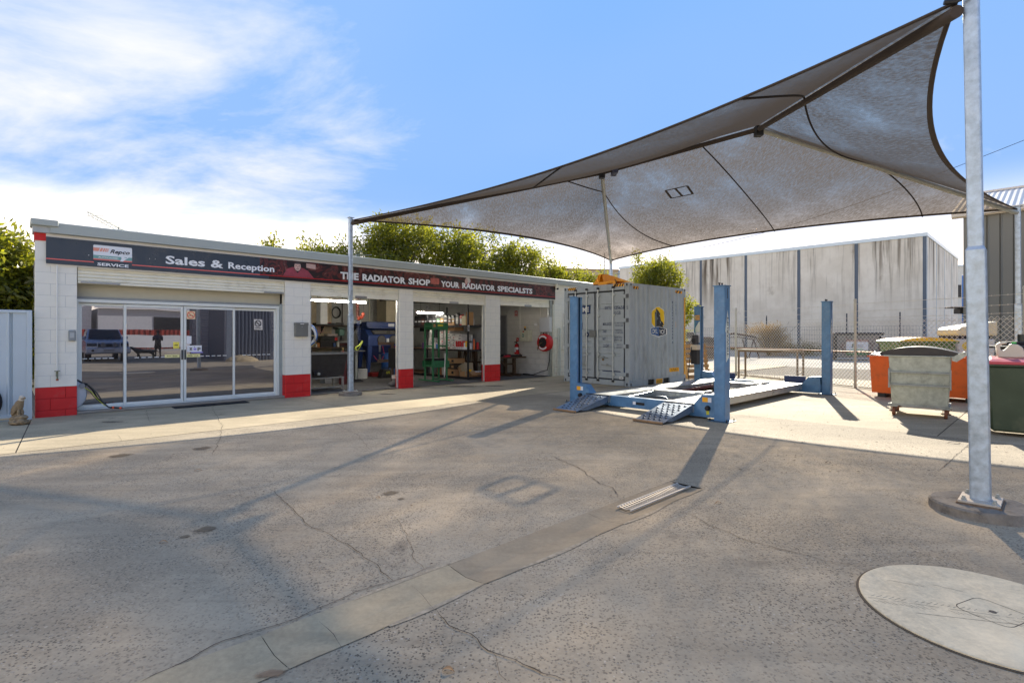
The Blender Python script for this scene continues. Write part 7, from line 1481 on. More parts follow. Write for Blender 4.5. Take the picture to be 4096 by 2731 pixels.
# blasting cabinet
ca, cb2 = 1470, 1586; d = 4.6; s0 = sx(1473, d); s1 = s0 + 1.42; zf = .02
bc = bthing('blasting_cabinet', 'blue sandblasting cabinet on legs with two round arm holes and a sloping window', 'blasting cabinet', s0, d, zf); bcm = mat('cabinet_blue', rgb(44, 68, 128), .4, var=.12, scale=4); w_ = s1 - s0
zt = zz_(1310, s0, d); zm = zz_(1385, s0, d); zw = zz_(1345, s0, d)
mb = MB(); mb.prism([(0, zm - .02), (0, zw), (.30, zt - .05), (.75, zt - .05), (.75, zm - .02)], 0, w_, 'yz'); mb.obj('cabinet_body', bcm, bc, bevel=.015)
mb = MB(); q0 = Vector((.2, .03, zw + .04)); nrm = Vector((0, -.66, .75)) * .004; sl = Vector((0, .27, zt - .09 - zw)).normalized() * .26
mb.quad(q0 + nrm, q0 + Vector((w_ - .4, 0, 0)) + nrm, q0 + Vector((w_ - .4, 0, 0)) + sl + nrm, q0 + sl + nrm); mb.obj('window_frame', black, bc, fix=False); n2 = nrm * 1.6; mb = MB(); mb.quad(q0 + Vector((.05, .02, .02)) + n2, q0 + Vector((w_ - .45, .02, .02)) + n2, q0 + Vector((w_ - .45, .02, .02)) + sl * .78 + n2, q0 + Vector((.05, .02, .02)) + sl * .78 + n2); mb.obj('window_pane', mat('cab_window', rgb(110, 108, 104), .3), bc, fix=False)
for x in (.52, 1.0):
    MB().lathe([(.17, -.02), (.17, .0)], (x, -.001, (zm + zw) / 2 + .03), n=24, axis='y').obj('arm_ring', black, bc); MB().lathe([(.12, -.045), (.15, -.03), (.15, -.0205)], (x, -.001, (zm + zw) / 2 + .03), n=24, axis='y').obj('glove', mat('glove_grey', rgb(96, 94, 92), .7, var=.2), bc, smooth=True)
BX(.72, .82, -.02, -.002, (zm + zw) / 2 - .08, (zm + zw) / 2 + .08).obj('instruction_label', wh, bc)
BX(.0, w_, 0, .72, zt - .06 + .02, zt + .0).obj('top_box', bcm, bc) ; BX(.1, w_ - .1, .3, .7, zt, zt + .2).obj('light_box', bcm, bc, bevel=.02); BX(w_ - .45, w_ - .2, .29, .299, zt + .03, zt + .14).obj('warning_label', wh, bc)
mb = MB(); mb.add([(.1, .06, zm - .021), (w_ - .1, .06, zm - .021), (w_ - .1, .7, zm - .021), (.1, .7, zm - .021), (.25, .2, .45), (w_ - .25, .2, .45), (w_ - .25, .6, .45), (.25, .6, .45)], [(3, 2, 1, 0), (4, 5, 6, 7), (0, 4, 5, 1), (1, 5, 6, 2), (2, 6, 7, 3), (3, 7, 4, 0)][:]); mb.obj('hopper', mat('cabinet_navy', rgb(28, 42, 84), .45), bc, fix=False)
for x, y in ((.0, .0), (w_ - .1, 0), (0, .62), (w_ - .1, .62)): mb = MB(); mb.add([(x, y, zm - .021), (x + .16, y, zm - .021), (x + .16, y + .1, zm - .021), (x, y + .1, zm - .021), (x - .04, y, 0), (x + .05, y, 0), (x + .05, y + .1, 0), (x - .04, y + .1, 0)], [(0, 1, 2, 3), (7, 6, 5, 4), (0, 4, 5, 1), (1, 5, 6, 2), (2, 6, 7, 3), (3, 7, 4, 0)]); mb.obj('leg', bcm, bc, fix=False)
mb = MB(); mb.tube([(.55, -.03, zm - .02), (.6, -.06, zm - .3), (.5, -.08, zm - .5), (.3, -.06, zm - .5), (.2, -.02, zm - .35)], .012, 6); mb.tube([(1.05, -.03, zm - .02), (1.15, -.03, zm - .35)], .012, 6); mb.obj('air_hose', mat('hose_pink', rgb(190, 60, 80), .5), bc, smooth=True)
# wooden clamp frame and black charger on the floor
cl_ = bthing('clamp_frame', 'old brown steel C shaped clamp frame in front of the blue cabinet', 'clamp', sx(1553, 2.2), 2.2, 0); cz0 = zz_(1448, sx(1553, 2.2), 2.2); cz1 = zz_(1368, sx(1553, 2.2), 2.2); cm_ = mat('clamp_brown', rgb(104, 84, 72), .7, .2, var=.2)
MB().box(-.35, .12, 0, .06, cz0, cz0 + .09).obj('lower_arm', cm_, cl_); MB().box(-.33, .12, 0, .06, cz1 - .09, cz1).obj('upper_arm', cm_, cl_); MB().box(.121, .2, 0, .06, 0.02, cz1).obj('spine', cm_, cl_); MB().box(-.3, -.25, .01, .05, cz0 + .091, cz0 + .25).obj('screw', steel, cl_); MB().box(-.3, -.25, .01, .05, cz1 - .3, cz1 - .091).obj('screw', steel, cl_)
t_ = bthing('battery_charger', 'black tool box with yellow lettering on the workshop floor', 'tool box', sx(1527, 3.2), 3.2, .02); MB().prism([(0, 0), (.42, 0), (.36, .28), (.08, .28)], 0, .3).obj('case', black, t_, bevel=.02); text('GFS', mat('lettering_yellow', rgb(225, 225, 60), .5), t_, (.16, -.003, .14), .14, .08, .01); mb = MB(); mb.tube([(.1, .1, .28), (.12, .1, .34), (.3, .1, .34), (.32, .1, .28)], .014); mb.obj('handle', black, t_, smooth=True)
me = remeshed([((0, 0, .07), (.16, .12, .07)), ((.08, .02, .16), (.1, .09, .13)), ((.14, .03, .28), (.05, .05, .12))], .016, .03, 9); me.materials.append(mat('sack_grey', rgb(110, 104, 98), .7, var=.25)); o_ = link('covered_jack', me); o_.location = W(sx(1575, .55), .55, .02); o_.rotation_euler = (0, 0, BA); tag(o_, 'grey lumpy bundle on the floor left of the third red column base', 'bundle'); tbox('paper_sheet', 'pale folded card leaning on the grey bundle', 'card', sx(1562, .5), .42, .24, .2, .02, .1, cream)

# --- third door: press, drill and rack
grn = mat('press_green', rgb(48, 116, 74), .42, var=.15, scale=4, dirt=rgb(30, 50, 36), dirt_amt=.5, dirt_scale=5)
pr = bthing('hydraulic_press', 'green steel H frame workshop press standing inside the third roller door', 'press', 9.02, 1.05, .02); pw = .52; pd = .42; ph = zz_(1292, 9.1, 1.05) - .02
for x, y in ((0, 0), (pw, 0), (0, pd), (pw, pd)): BX(x, x + .055, y, y + .045, .04, ph).obj('upright', grn, pr, bevel=.004)
for y in (0, pd): MB().prism([(-.0, ph - .20), (pw + .055, ph - .20), (pw + .055, ph - .02), (pw + .02, ph + .015), (.035, ph + .015), (0, ph - .02)], y - .015, y - .001).obj('head_plate', grn, pr)
for z in (.45, 1.05, ph - .12):
    for x in (0, pw): BX(x + .005, x + .05, .046, pd - .001, z, z + .05).obj('tie_bar', grn, pr)
BX(-.05, pw + .1, -.02, .0, .42, .62).obj('bed_plate', grn, pr); BX(-.05, pw + .1, pd + .046, pd + .06, .42, .62).obj('bed_plate', grn, pr)
for x in (-.0, pw): BX(x, x + .055, -.3, pd + .35, .0, .04).obj('foot', grn, pr)
BX(.0, .5, .05, .4, .622, .70).obj('press_block', black, pr); MB().lathe([(.06, ph - .45), (.06, ph - .2)], (pw / 2, pd / 2, 0), n=16).obj('ram', dark_steel, pr, smooth=True); MB().lathe([(.025, ph - .62), (.025, ph - .45)], (pw / 2, pd / 2, 0), n=12).obj('ram_rod', steel, pr, smooth=True)
BX(.18, .38, -.0165, -.0152, ph - .10, ph - .04).obj('maker_label', MATS['tag_yellow'], pr); MB().prism([(.01, ph - .12), (.11, ph - .12), (.08, ph - .03), (.03, ph - .03)], -.0165, -.0152).obj('warning_label', card, pr)
MB().tube([(pw - .12, -.05, .12), (pw - .08, -.05, .85)], .014, 8).obj('pump_handle', white_m, pr)
# pale pillar machine left of the press
t_ = bthing('pillar_machine', 'cream and grey pillar tool on a dark cabinet at the left of the third door', 'machine', 8.15, 1.6, .02)
BX(-.1, .42, 0, .4, .42, 1.02).obj('cabinet', dark_steel, t_); 
for x, y in ((-.05, .05), (.35, .05)): BX(x, x + .06, y, y + .05, 0, .419).obj('leg', mat('leg_pale', rgb(150, 154, 140), .5), t_)
BX(-.15, .6, .0, .08, .03, .08).obj('foot_rail', MATS['leg_pale'], t_); mb = MB(); mb.bar((.1, .03, .4), (.5, .03, .05), .05); mb.obj('brace', MATS['leg_pale'], t_)
BX(.08, .32, .1, .3, 1.75, 2.05).obj('head_box', cream, t_, bevel=.02); MB().tube([(.2, .2, 1.02), (.2, .2, 1.75)], .03, 10).obj('pillar', steel, t_, smooth=True); MB().lathe([(.10, 1.06), (.11, 1.08), (.11, 1.25), (.08, 1.3), (.05, 1.32)], (.36, .1, 0), n=18).obj('bucket', mat('bucket_grey', rgb(180, 182, 180), .35, .3, var=.1), t_, smooth=True); BX(.0, .09, .05, .1, 1.25, 1.45).obj('switch_box', cream, t_, bevel=.01)
mb = MB(); mb.tube([(cos(a) * .09 + .18, .0, 1.52 + sin(a) * .09) for a in [k * 2 * pi / 14 for k in range(14)]], .015, 6, closed=True); mb.obj('hand_wheel', black, t_, smooth=True)
# rack: long side faces the second bay, near end at the doorway
RS, RD0, RD1 = 10.2, .80, 5.3; RWd = .85
rk = bthing('storage_rack', 'black steel rack with three timber shelves behind the third roller door', 'rack', RS, RD0, .02)
zL = zz_(1508, RS, .8) - .02; zM = zz_(1398, RS, .8) - .02; zU = zz_(1300, RS, .8) - .02
for x, y in ((0, 0), (RWd, 0), (0, 2.25), (RWd, 2.25), (0, 4.45), (RWd, 4.45)): BX(x, x + .045, y, y + .045, 0, 2.42).obj('rack_post', dark_steel, rk)
for z in (zL, zM, zU):
    BX(.001, RWd + .044, .046, 4.44, z - .03, z).obj('shelf_board', mat('shelf_wood', rgb(118, 84, 62), .7, var=.15, stretch=(6, 1, 1)), rk); BX(-.012, -.001, 0, 4.45, z - .06, z - .005).obj('shelf_beam', dark_steel, rk); BX(0, RWd, -.012, -.001, z - .06, z - .005).obj('shelf_beam', dark_steel, rk)
BX(-.014, .05, -.016, -.0125, 1.55, 1.73).obj('rack_sticker', wh, rk); BX(.0, .04, -.018, -.0165, 1.58, 1.70).obj('sticker_print', ink, rk)
zf = .02
# a helper that sets a thing on the rack's long face: pixel column gives d
def rackd(px): return dx(px, RS)
def bottle(label, px, z, h=.33, w=.2, dep_=.13, m=black, lab=None, dd=0, handle=True, s=RS + .06):
    d = rackd(px) if px else dd; t_ = bthing('oil_bottle', label, 'bottle', s, d, z + zf, -pi / 2, 'black oil bottles on the top shelf')
    # local x runs towards the door along -d, local y into the rack
    MB().prism([(-w / 2, 0), (w / 2, 0), (w / 2, h * .72), (w * .30, h * .86), (w * .08, h * .9), (-w * .28, h * .98), (-w / 2, h * .84)], 0, dep_).obj('bottle_body', m, t_, bevel=.015)
    MB().lathe([(.022, h * .88), (.022, h * 1.0)], (w * .2, dep_ / 2, 0), n=10).obj('cap', m, t_)
    if lab is not None: BX(-w * .36, w * .36, -.002, -.0004, h * .12, h * .62).obj('label', lab, t_); BX(-w * .3, w * .3, -.0035, -.0022, h * .36, h * .46).obj('label_print', wh, t_)
    return t_
labs = [mat('lab_' + n_, rgb(*c), .5, var=.2, scale=30) for n_, c in (('dark', (60, 60, 62)), ('brown', (96, 60, 50)), ('white', (190, 190, 186)), ('amber', (170, 130, 60)), ('green', (80, 110, 80)))]
xs_ = [1658, 1672, 1686, 1701, 1716, 1731, 1747, 1762, 1776]
nms = ['first', 'second', 'third', 'fourth', 'fifth', 'sixth', 'seventh', 'eighth', 'ninth']
for k, px in enumerate(xs_):
    d = rackd(px); bottle('%s black oil bottle from the left on the top shelf' % nms[k], px, zU, .40, .24, .14, black, labs[(0, 0, 1, 0, 0, 0, 4, 3, 0)[k]])
for px, lb_, m_, la, h_ in ((1792, 'black bottle with a brown label near the middle of the top shelf', black, 1, .36), (1806, 'black bottle with an amber label on the top shelf', black, 3, .36), (1822, 'tall black bottle with a white label on the top shelf', black, 2, .42), (1838, 'red and black bottle at the end of the bottle row', red_m, 2, .36)): bottle(lb_, px, zU, h_, .17, .12, m_, labs[la])
def rbox(nm_, label, cat, px0, px1, z, h, dep_, m, grp=None, s=RS + .05, printm=None):
    d0, d1 = rackd(px1), rackd(px0); d0, d1 = min(d0, d1), max(d0, d1)
    t_ = bthing(nm_, label, cat, s, d0, z + zf, 0, grp); BX(0, dep_, 0, d1 - d0, 0, h).obj('carton_body', m, t_, bevel=.004)
    if printm: BX(-.0012, -.0002, (d1 - d0) * .1, (d1 - d0) * .4, h * .3, h * .7).obj('carton_print', printm, t_)
    return t_
wcard = mat('carton_white', rgb(205, 203, 200), .7, var=.05); wcard2 = mat('carton_offwhite', rgb(186, 184, 182), .7, var=.08); pr_red = mat('carton_red', rgb(170, 50, 50), .6); pr_grey = mat('carton_print', rgb(120, 120, 124), .6)
rbox('carton', 'open cream carton standing next to the red bottle on the top shelf', 'carton', 1842, 1858, zU, .30, .3, mat('carton_cream', rgb(206, 192, 160), .7)); rbox('carton', 'tall brown carton at the rack corner post on the top shelf', 'carton', 1859, 1870, zU, .42, .2, card)
def rx(px): return sx(px, RD0 + .08)
for nm_, lb_, ct, px0, px1, h_, m_ in (('carton', 'brown carton just right of the rack corner post on the top shelf', 'carton', 1877, 1890, .31, card),):
    s0_, s1_ = rx(px0), rx(px1); tbox(nm_, lb_, ct, s0_, RD0 + .08, zU + zf, s1_ - s0_, .3, h_, m_)
t_ = bthing('spray_bottle', 'clear trigger spray bottle on the right end of the top shelf', 'spray bottle', rx(1897), RD0 + .16, zU + zf); MB().lathe([(.05, 0), (.055, .02), (.055, .2), (.03, .27), (.014, .31)], n=14).obj('bottle_body', mat('spray_clear', rgb(196, 200, 204), .3), t_, smooth=True); BX(-.06, .02, -.012, .012, .31, .36).obj('trigger', wh, t_, bevel=.004)
# stacks of white radiator boxes on the middle shelf
zc = zM; stacks = [(1712, 1728, 4), (1730, 1742, 2), (1752, 1768, 6), (1772, 1796, 7), (1797, 1812, 6), (1813, 1842, 5)]
ci = 0; hts = {0: .13, 1: .10, 2: .10, 3: .085, 4: .085, 5: .10}
wheres = ['seen through the green press', 'beside the press ram', 'just right of the green press', 'left of the aerosol cans', 'under the brown carton', 'behind the red aerosol cans']
for si, (p0, p1, n_) in enumerate(stacks):
    for k in range(n_):
        j = random.uniform(-2, 2); lvl = ['lowest', 'second', 'third', 'fourth', 'fifth', 'sixth', 'topmost'][k] if k < n_ - 1 else 'topmost'
        rbox('radiator_box', 'white boxed radiator, %s of the stack %s' % (lvl, wheres[si]), 'carton', p0 + j, p1 + j, zc + k * hts[si], hts[si] - .004, .45, (wcard, wcard2)[(k + si) % 2], 'white radiator boxes on the middle shelf', printm=(pr_grey, pr_red)[(k * 2 + si) % 3 == 0])
rbox('carton', 'brown cardboard carton on top of the white boxes', 'carton', 1778, 1812, zM + .60, .26, .4, card)
rbox('metal_case', 'wide grey metal case behind the white boxes', 'case', 1816, 1868, zM + .01, .80, .2, mat('case_grey', rgb(132, 134, 134), .6), s=RS + .6)
# aerosol cans
def can(label, s, d, z, r, h, m, capm, grp='spray cans on the middle shelf', rings=None):
    t_ = bthing('aerosol_can', label, 'spray can', s, d, z + zf, 0, grp); MB().lathe([(r, 0), (r, h * .78), (r * .8, h * .84)], n=14).obj('can_body', m, t_, smooth=True); MB().lathe([(r * .82, h * .84), (r * .82, h)], n=14).obj('cap', capm, t_, smooth=True)
    if rings: MB().lathe([(r + .001, h * .0), (r + .001, h * .3)], n=14).obj('can_band', rings, t_, smooth=True)
    return t_
silver = mat('silver_print', rgb(190, 196, 204), .3, .4)
cl__ = [(1823, red_m, red_m, 'red and silver spray can furthest left in the row'), (1831, red_m, red_m, 'second red and silver spray can from the left'), (1839, red_m, red_m, 'third red and silver spray can from the left'), (1848, red_m, red_m, 'fourth red and silver spray can from the left'), (1855, silver, red_m, 'silver spray can with a red cap left of the yellow one'), (1861, yellow_m, yellow_m, 'bright yellow spray can in the row of red ones'), (1867, mat('can_green', rgb(120, 150, 120), .4), yellow_m, 'pale green spray can against the rack corner post')]
for px, m_, c_, lb_ in cl__: can(lb_, RS + .04, rackd(px), zM, .034, .27, m_, c_, rings=silver)
for px, r_, h_, m_, c_, lb_ in ((1886, .055, .27, silver, dark_steel, 'wide silver tin just right of the rack corner post'), (1899, .035, .33, mat('can_orange', rgb(226, 110, 50), .4), mat('can_orange2', rgb(226, 100, 40), .4), 'orange trigger bottle on the right end of the middle shelf'), (1904, .035, .46, silver, wh, 'tall slim silver cartridge behind the orange bottle'), (1914, .045, .23, red_m, red_m, 'short red bottle at the right end of the middle shelf')): can(lb_, rx(px), RD0 + (.12 if r_ != .035 or h_ < .4 else .3), zM, r_, h_, m_, c_)
# cartons on the lowest shelf
for k, (h_, lb_) in enumerate(((.20, 'brown shipping carton at the bottom of the pile on the low shelf'), (.17, 'dark printed carton in the middle of the pile on the low shelf'), (.17, 'brown shipping carton on top of the pile on the low shelf'))): rbox('carton', lb_, 'carton', 1784, 1812, zL + k * .19 + (.0 if k == 0 else .015), h_, .45, (card, mat('carton_dark', rgb(70, 56, 44), .7), card)[k], 'cartons on the lowest shelf', printm=ink if k != 1 else card)
t_ = bthing('carton', 'tilted beige carton leaning on the low shelf behind the rack post', 'carton', RS + .1, rackd(1848), zL + .03, radians(-12), 'cartons on the lowest shelf'); o = BX(0, .3, -.1, .35, 0, .42).obj('carton_body', mat('carton_beige', rgb(160, 148, 124), .8), t_); o.rotation_euler = (radians(-16), 0, 0)
t_ = bthing('open_carton', 'open brown carton with spread flaps at the corner of the low shelf', 'carton', RS + .12, RD0 + .1, zL + zf, radians(8), 'cartons on the lowest shelf'); mb = MB(); mb.box(0, .42, 0, .006, 0, .16); mb.box(0, .006, .006, .4, 0, .16); mb.box(.414, .42, .006, .4, 0, .16); mb.box(0.006, .414, .394, .4, 0, .16); mb.obj('carton_wall', card, t_)
for p in (((0, 0, .16), (.42, 0, .16), (.44, -.16, .06), (-.02, -.16, .06)), ((0, .4, .16), (.42, .4, .16), (.46, .5, .30), (-.02, .5, .28)), ((.42, 0, .16), (.42, .4, .16), (.6, .42, .1), (.6, 0, .1))): mb = MB(); mb.quad(*p); mb.obj('flap', card, t_, fix=False)
o_ = tbox('yellow_packet', 'small yellow packet sticking out of the open carton', 'packet', RS + .2, RD0 + .2, zL + zf + .12, .12, .02, .1, yellow_m); tbox('paper_roll', 'white folded paper lying in the open carton', 'paper', RS + .4, RD0 + .1, zL + zf + .13, .25, .1, .03, wh)
# chairs and table standing behind the rack
def chair(label, s, d, rz):
    t_ = bthing('wooden_chair', label, 'chair', s, d, .02, rz, 'dark wooden chairs behind the rack')
    for x, y in ((0, 0), (.38, 0)): BX(x, x + .035, y, y + .035, 0, .45).obj('leg', dark_wood, t_)
    for x in (0, .38): MB().prism([(.40, 0), (.44, 0), (.44, .45), (.52, .98), (.48, .98), (.40, .45)], x, x + .035, 'yz').obj('rear_leg', dark_wood, t_)
    BX(-.02, .435, -.02, .42, .451, .49).obj('seat', dark_wood, t_, bevel=.008)
    for k in range(4): MB().prism([(.43, .49), (.445, .49), (.50, .92), (.485, .92)], .06 + k * .08, .09 + k * .08, 'yz').obj('back_slat', dark_wood, t_)
    BX(.036, .379, .485, .51, .90, .98).obj('back_rail', dark_wood, t_)
chair('dark wooden chair behind the middle of the rack', 11.3, 3.0, radians(-60)); chair('dark wooden chair showing right of the rack post', 11.75, 1.9, radians(100)); chair('wooden chair at the right edge of the third door', 11.7, .95, radians(80))
t_ = bthing('timber_side_table', 'brown timber side table behind the rack corner', 'table', 11.25, 1.7, .02); BX(0, .9, 0, 1.0, .86, .91).obj('top', dark_wood, t_, bevel=.006)
for x, y in ((.03, .03), (.8, .03), (.03, .9), (.8, .9)): BX(x, x + .07, y, y + .07, 0, .859).obj('leg', dark_wood, t_)
tbox('wall_cabinet', 'small black framed board on the grey back wall', 'board', 12.0, 6.14, 1.6, .9, .04, .3, black)
o_ = BX(9.8, 12.6, 3.0, 5.6, 2.72, 2.95).obj('ceiling_duct', mat('duct_foil', rgb(66, 62, 58), .5, .2, var=.4, scale=5, bump=.8, bscale=6), None); o_.location = O; o_.rotation_euler = (0, 0, BA); tag(o_, 'dark wrinkled duct under the ceiling of the third bay', 'duct')

# --- fourth door: things on the right hand wall (face at s = RW)
def wd(px, off=0): return dx(px, RW - off)
def wz(py, px): d = wd(px); return zz_(py, RW, d)
def wplate(nm_, label, cat, px0, px1, py0, py1, th, m, bevel=.004):
    d0, d1 = wd(px1, th), wd(px0, th); z1, z0 = zz_(py0, RW, (d0 + d1) / 2), zz_(py1, RW, (d0 + d1) / 2); t_ = bthing(nm_, label, cat, RW - th, d0, z0); BX(0, th - .001, 0, d1 - d0, 0, z1 - z0).obj('plate', m, t_, bevel=bevel); return t_, d1 - d0, z1 - z0
t_, w_, h_ = wplate('fire_sign', 'small red fire extinguisher sign beside the grey door', 'sign', 2059, 2069.5, 1243, 1266, .006, red_m, 0); BX(-.001, -.0001, w_ * .35, w_ * .65, h_ * .3, h_ * .88).obj('sign_symbol', wh, t_); BX(-.001, -.0001, w_ * .12, w_ * .88, h_ * .06, h_ * .16).obj('sign_text', wh, t_)
t_, w_, h_ = wplate('fire_sign', 'lower small red sign partly covered by the first aid cabinet', 'sign', 2065, 2074.5, 1351, 1365, .006, red_m, 0); mb = MB(); mb.bar((-.0008, w_ * .2, h_ * .2), (-.0008, w_ * .8, h_ * .8), .02, .001, up=(1, 0, 0)); mb.obj('sign_symbol', wh, t_)
t_, w_, h_ = wplate('first_aid_cabinet', 'cream first aid cabinet with a green cross on the white block wall', 'cabinet', 2079, 2113, 1321, 1364, .22, mat('aid_cream', rgb(205, 206, 186), .45), .012); mb = MB(); cy_ = w_ * .62; cz_ = h_ * .52; BX(-.0015, -.0002, cy_ - .045, cy_ + .045, cz_ - .055, cz_ + .055).obj('cross_panel', mat('cross_green', rgb(40, 120, 84), .5, var=0), t_); mb.box(-.003, -.0016, cy_ - .012, cy_ + .012, cz_ - .035, cz_ + .035); mb.obj('cross', wh, t_); BX(-.003, -.0016, cy_ - .032, cy_ + .032, cz_ - .012, cz_ + .012).obj('cross_arm', wh, t_); BX(-.0015, -.0002, cy_ - .06, cy_ + .02, h_ * .83, h_ * .93).obj('red_tag', red_m, t_)
t2 = bthing('yellow_torch', 'small yellow and black torch standing on the first aid cabinet', 'torch', RW - .12, wd(2100, .12), t_.location.z + h_ + .0); MB().lathe([(.03, 0), (.03, .08)], n=10).obj('torch_base', black, t2); MB().lathe([(.025, .0805), (.03, .14)], n=10).obj('torch_head', yellow_m, t2)
d = wd(2067, .1); fe = bthing('fire_extinguisher', 'red fire extinguisher on the wall beside the grey door', 'fire extinguisher', RW - .10, d, 0); ze0, ze1 = zz_(1416, RW - .1, d), zz_(1381, RW - .1, d); hh_ = ze1 - ze0
MB().lathe([(.085, ze0), (.09, ze0 + .02), (.09, ze1 - .04), (.06, ze1 + .03), (.025, ze1 + .06)], n=18).obj('cylinder', red_m, fe, smooth=True); MB().lathe([(.0912, ze1 - .16), (.0912, ze1 - .07)], n=18).obj('label_band', wh, fe, smooth=True); mb = MB(); mb.bar((-.02, 0, ze1 + .06), (-.02, 0, ze1 + .12), .03); mb.bar((-.12, 0, ze1 + .12), (.04, 0, ze1 + .14), .02); mb.obj('valve', black, fe); MB().tube([(0, -.02, ze1 + .08), (0, -.09, ze1 + .03), (0, -.11, ze1 - .1), (0, -.10, ze0 + .1)], .012, 6).obj('hose', black, fe, smooth=True)
BX(-.095, -.0915, -.05, .05, ze0 + .08, ze0 + .2).obj('front_label', wh, fe)
t_, w_, h_ = wplate('electrical_box', 'large plain white electrical box high on the right wall', 'electrical box', 2157, 2198, 1269, 1328, .14, mat('box_white', rgb(188, 192, 196), .45, var=.02), .008)
t_, w_, h_ = wplate('power_outlet', 'small white power outlet beside the electrical box', 'outlet', 2136, 2148, 1293, 1302, .04, wh)
cdt = bthing('white_conduit', 'white conduit pipes running up the right wall above the first aid cabinet', 'conduit', RW - .02, 0, 0)
for px, y0, y1 in ((2079, 1318, 1225), (2082.5, 1318, 1225), (2162, 1268, 1232), (2195, 1268, 1232)): d = wd(px, .02); MB().tube([(0, d, zz_(y0, RW, d)), (0, d, min(3.05, zz_(y1, RW, d)))], .013, 6).obj('pipe', white_m, cdt, smooth=True)
# red hose reel
d = wd(2178, .15); zc = zz_(1370, RW - .1, d); rh = bthing('red_air_hose_reel', 'round red air hose reel on the right wall inside the last door', 'hose reel', RW, d, zc); R_ = .31
MB().lathe([(R_ * .8, -.24), (R_ * .95, -.22), (R_, -.18), (R_, -.04), (R_ * .8, -.002)], n=32, axis='x').obj('reel_case', red_m, rh, smooth=True)
mb = MB(); n = 12
for a0 in (radians(40), radians(220)):
    vs = []; 
    for k in range(n + 1): a = a0 + radians(100) * k / n; vs += [(-.244, cos(a) * R_ * .62, sin(a) * R_ * .62), (-.244, cos(a) * R_ * .80, sin(a) * R_ * .80)]
    m_ = MB(); m_.add(vs, [(2 * k, 2 * k + 1, 2 * k + 3, 2 * k + 2) for k in range(n)]); m_.obj('label_arc', wh, rh, fix=False)
MB().lathe([(.17, -.26), (.17, -.2405)], n=24, axis='x').obj('hub', black, rh, smooth=True); MB().lathe([(.03, -.28), (.03, -.2605)], n=12, axis='x').obj('hub_nut', dark_steel, rh); mb = MB(); mb.tube([(-.1, -.1, R_ - .01), (-.1, -.07, R_ + .05), (-.1, .07, R_ + .05), (-.1, .1, R_ - .01)], .02, 8); mb.obj('carry_handle', black, rh, smooth=True)
mb = MB(); mb.tube([(-.27, .02, .0), (-.29, .12, -.05), (-.26, .22, -.18), (-.2, .28, -.26), (-.16, .22, -.02), (-.1, .20, .4), (-.1, .24, .62), (-.1, .20, .80)], .014, 8); mb.obj('lead_hose', mat('hose_brown', rgb(110, 92, 60), .5), rh, smooth=True)
zf_ = -zc + .04; mb = MB(); mb.tube([(-.1, -.22, -.2), (-.12, -.2, -.6), (-.14, -.12, -.95), (-.2, .12, zf_ + .12), (-.25, .45, zf_), (-.25, .75, zf_)], .013, 8); mb.obj('hanging_hose', black, rh, smooth=True); mb = MB(); mb.tube([(-.25, .62, zf_), (-.25, .95, zf_)], .022, 8); mb.obj('gun', black, rh, smooth=True)
# table with radiator and red cloth
s0 = 11.5; td = .9; t_ = bthing('pedestal_table', 'dark timber trestle table just inside the last roller door', 'table', s0, td, .02); tz = zz_(1428, 12.1, td) - .02; e_ = sx(2106, td) - s0
BX(0, e_, 0, .85, tz - .05, tz).obj('table_top', dark_wood, t_, bevel=.008)
for x in (e_ * .42, e_ * .68):
    BX(x, x + .09, .2, .3, .08, tz - .051).obj('pedestal', dark_wood, t_) if x < e_ * .5 else BX(x, x + .09, .15, .25, .08, tz - .051).obj('pedestal', dark_wood, t_); MB().prism([(-.1, 0), (.6, 0), (.6, .03), (.35, .09), (.15, .09), (-.1, .03)], x, x + .09, 'yz').obj('foot', dark_wood, t_)
mb = MB(); mb.bar((e_ * .25, .25, tz - .06), (e_ * .46, .25, tz - .35), .06); mb.obj('brace', dark_wood, t_); BX(e_ * .42 + .091, e_ * .68 - .001, .2, .24, .38, .43).obj('stretcher', dark_wood, t_)
r_ = bthing('car_radiator', 'flat black car radiator lying on the trestle table', 'radiator', s0 + e_ * .35, td + .1, tz + .02); BX(0, .78, 0, .55, .01, .05).obj('core', dark_steel, r_); mb = MB(); mb.box(-.02, .8, -.04, -.001, .0, .07); mb.box(-.02, .8, .551, .59, 0, .07); mb.obj('tank', black, r_, bevel=.01); MB().lathe([(.02, .07), (.02, .11)], (.7, -.02, 0), n=10).obj('filler', black, r_)
me = remeshed([((0, 0, .03), (.14, .09, .03)), ((.08, .02, .04), (.09, .07, .035)), ((-.08, .01, .03), (.07, .06, .025))], .012, .015, 20); me.materials.append(mat('cloth_red', rgb(200, 44, 62), .8, var=.15)); o_ = link('red_rag', me); o_.location = W(s0 + e_ * .32, td + .02, tz + .02); tag(o_, 'crumpled red rag lying in front of the radiator', 'rag'); me = remeshed([((0, 0, .03), (.2, .1, .03)), ((.12, .02, .05), (.12, .07, .03))], .014, .02, 16); me.materials.append(black); o_ = link('black_hose_bundle', me); o_.location = W(s0 + e_ * .12, td + .15, tz + .02); tag(o_, 'black rubber part at the left end of the trestle table', 'car part')
t_ = bthing('lime_bottle', 'small lime green bottle standing on the trestle table', 'bottle', s0 + e_ * .3, td + .3, tz + .02); MB().lathe([(.04, 0), (.045, .02), (.045, .07), (.018, .1), (.018, .16)], n=12).obj('bottle_body', mat('lime_pale', rgb(190, 200, 130), .4), t_, smooth=True)

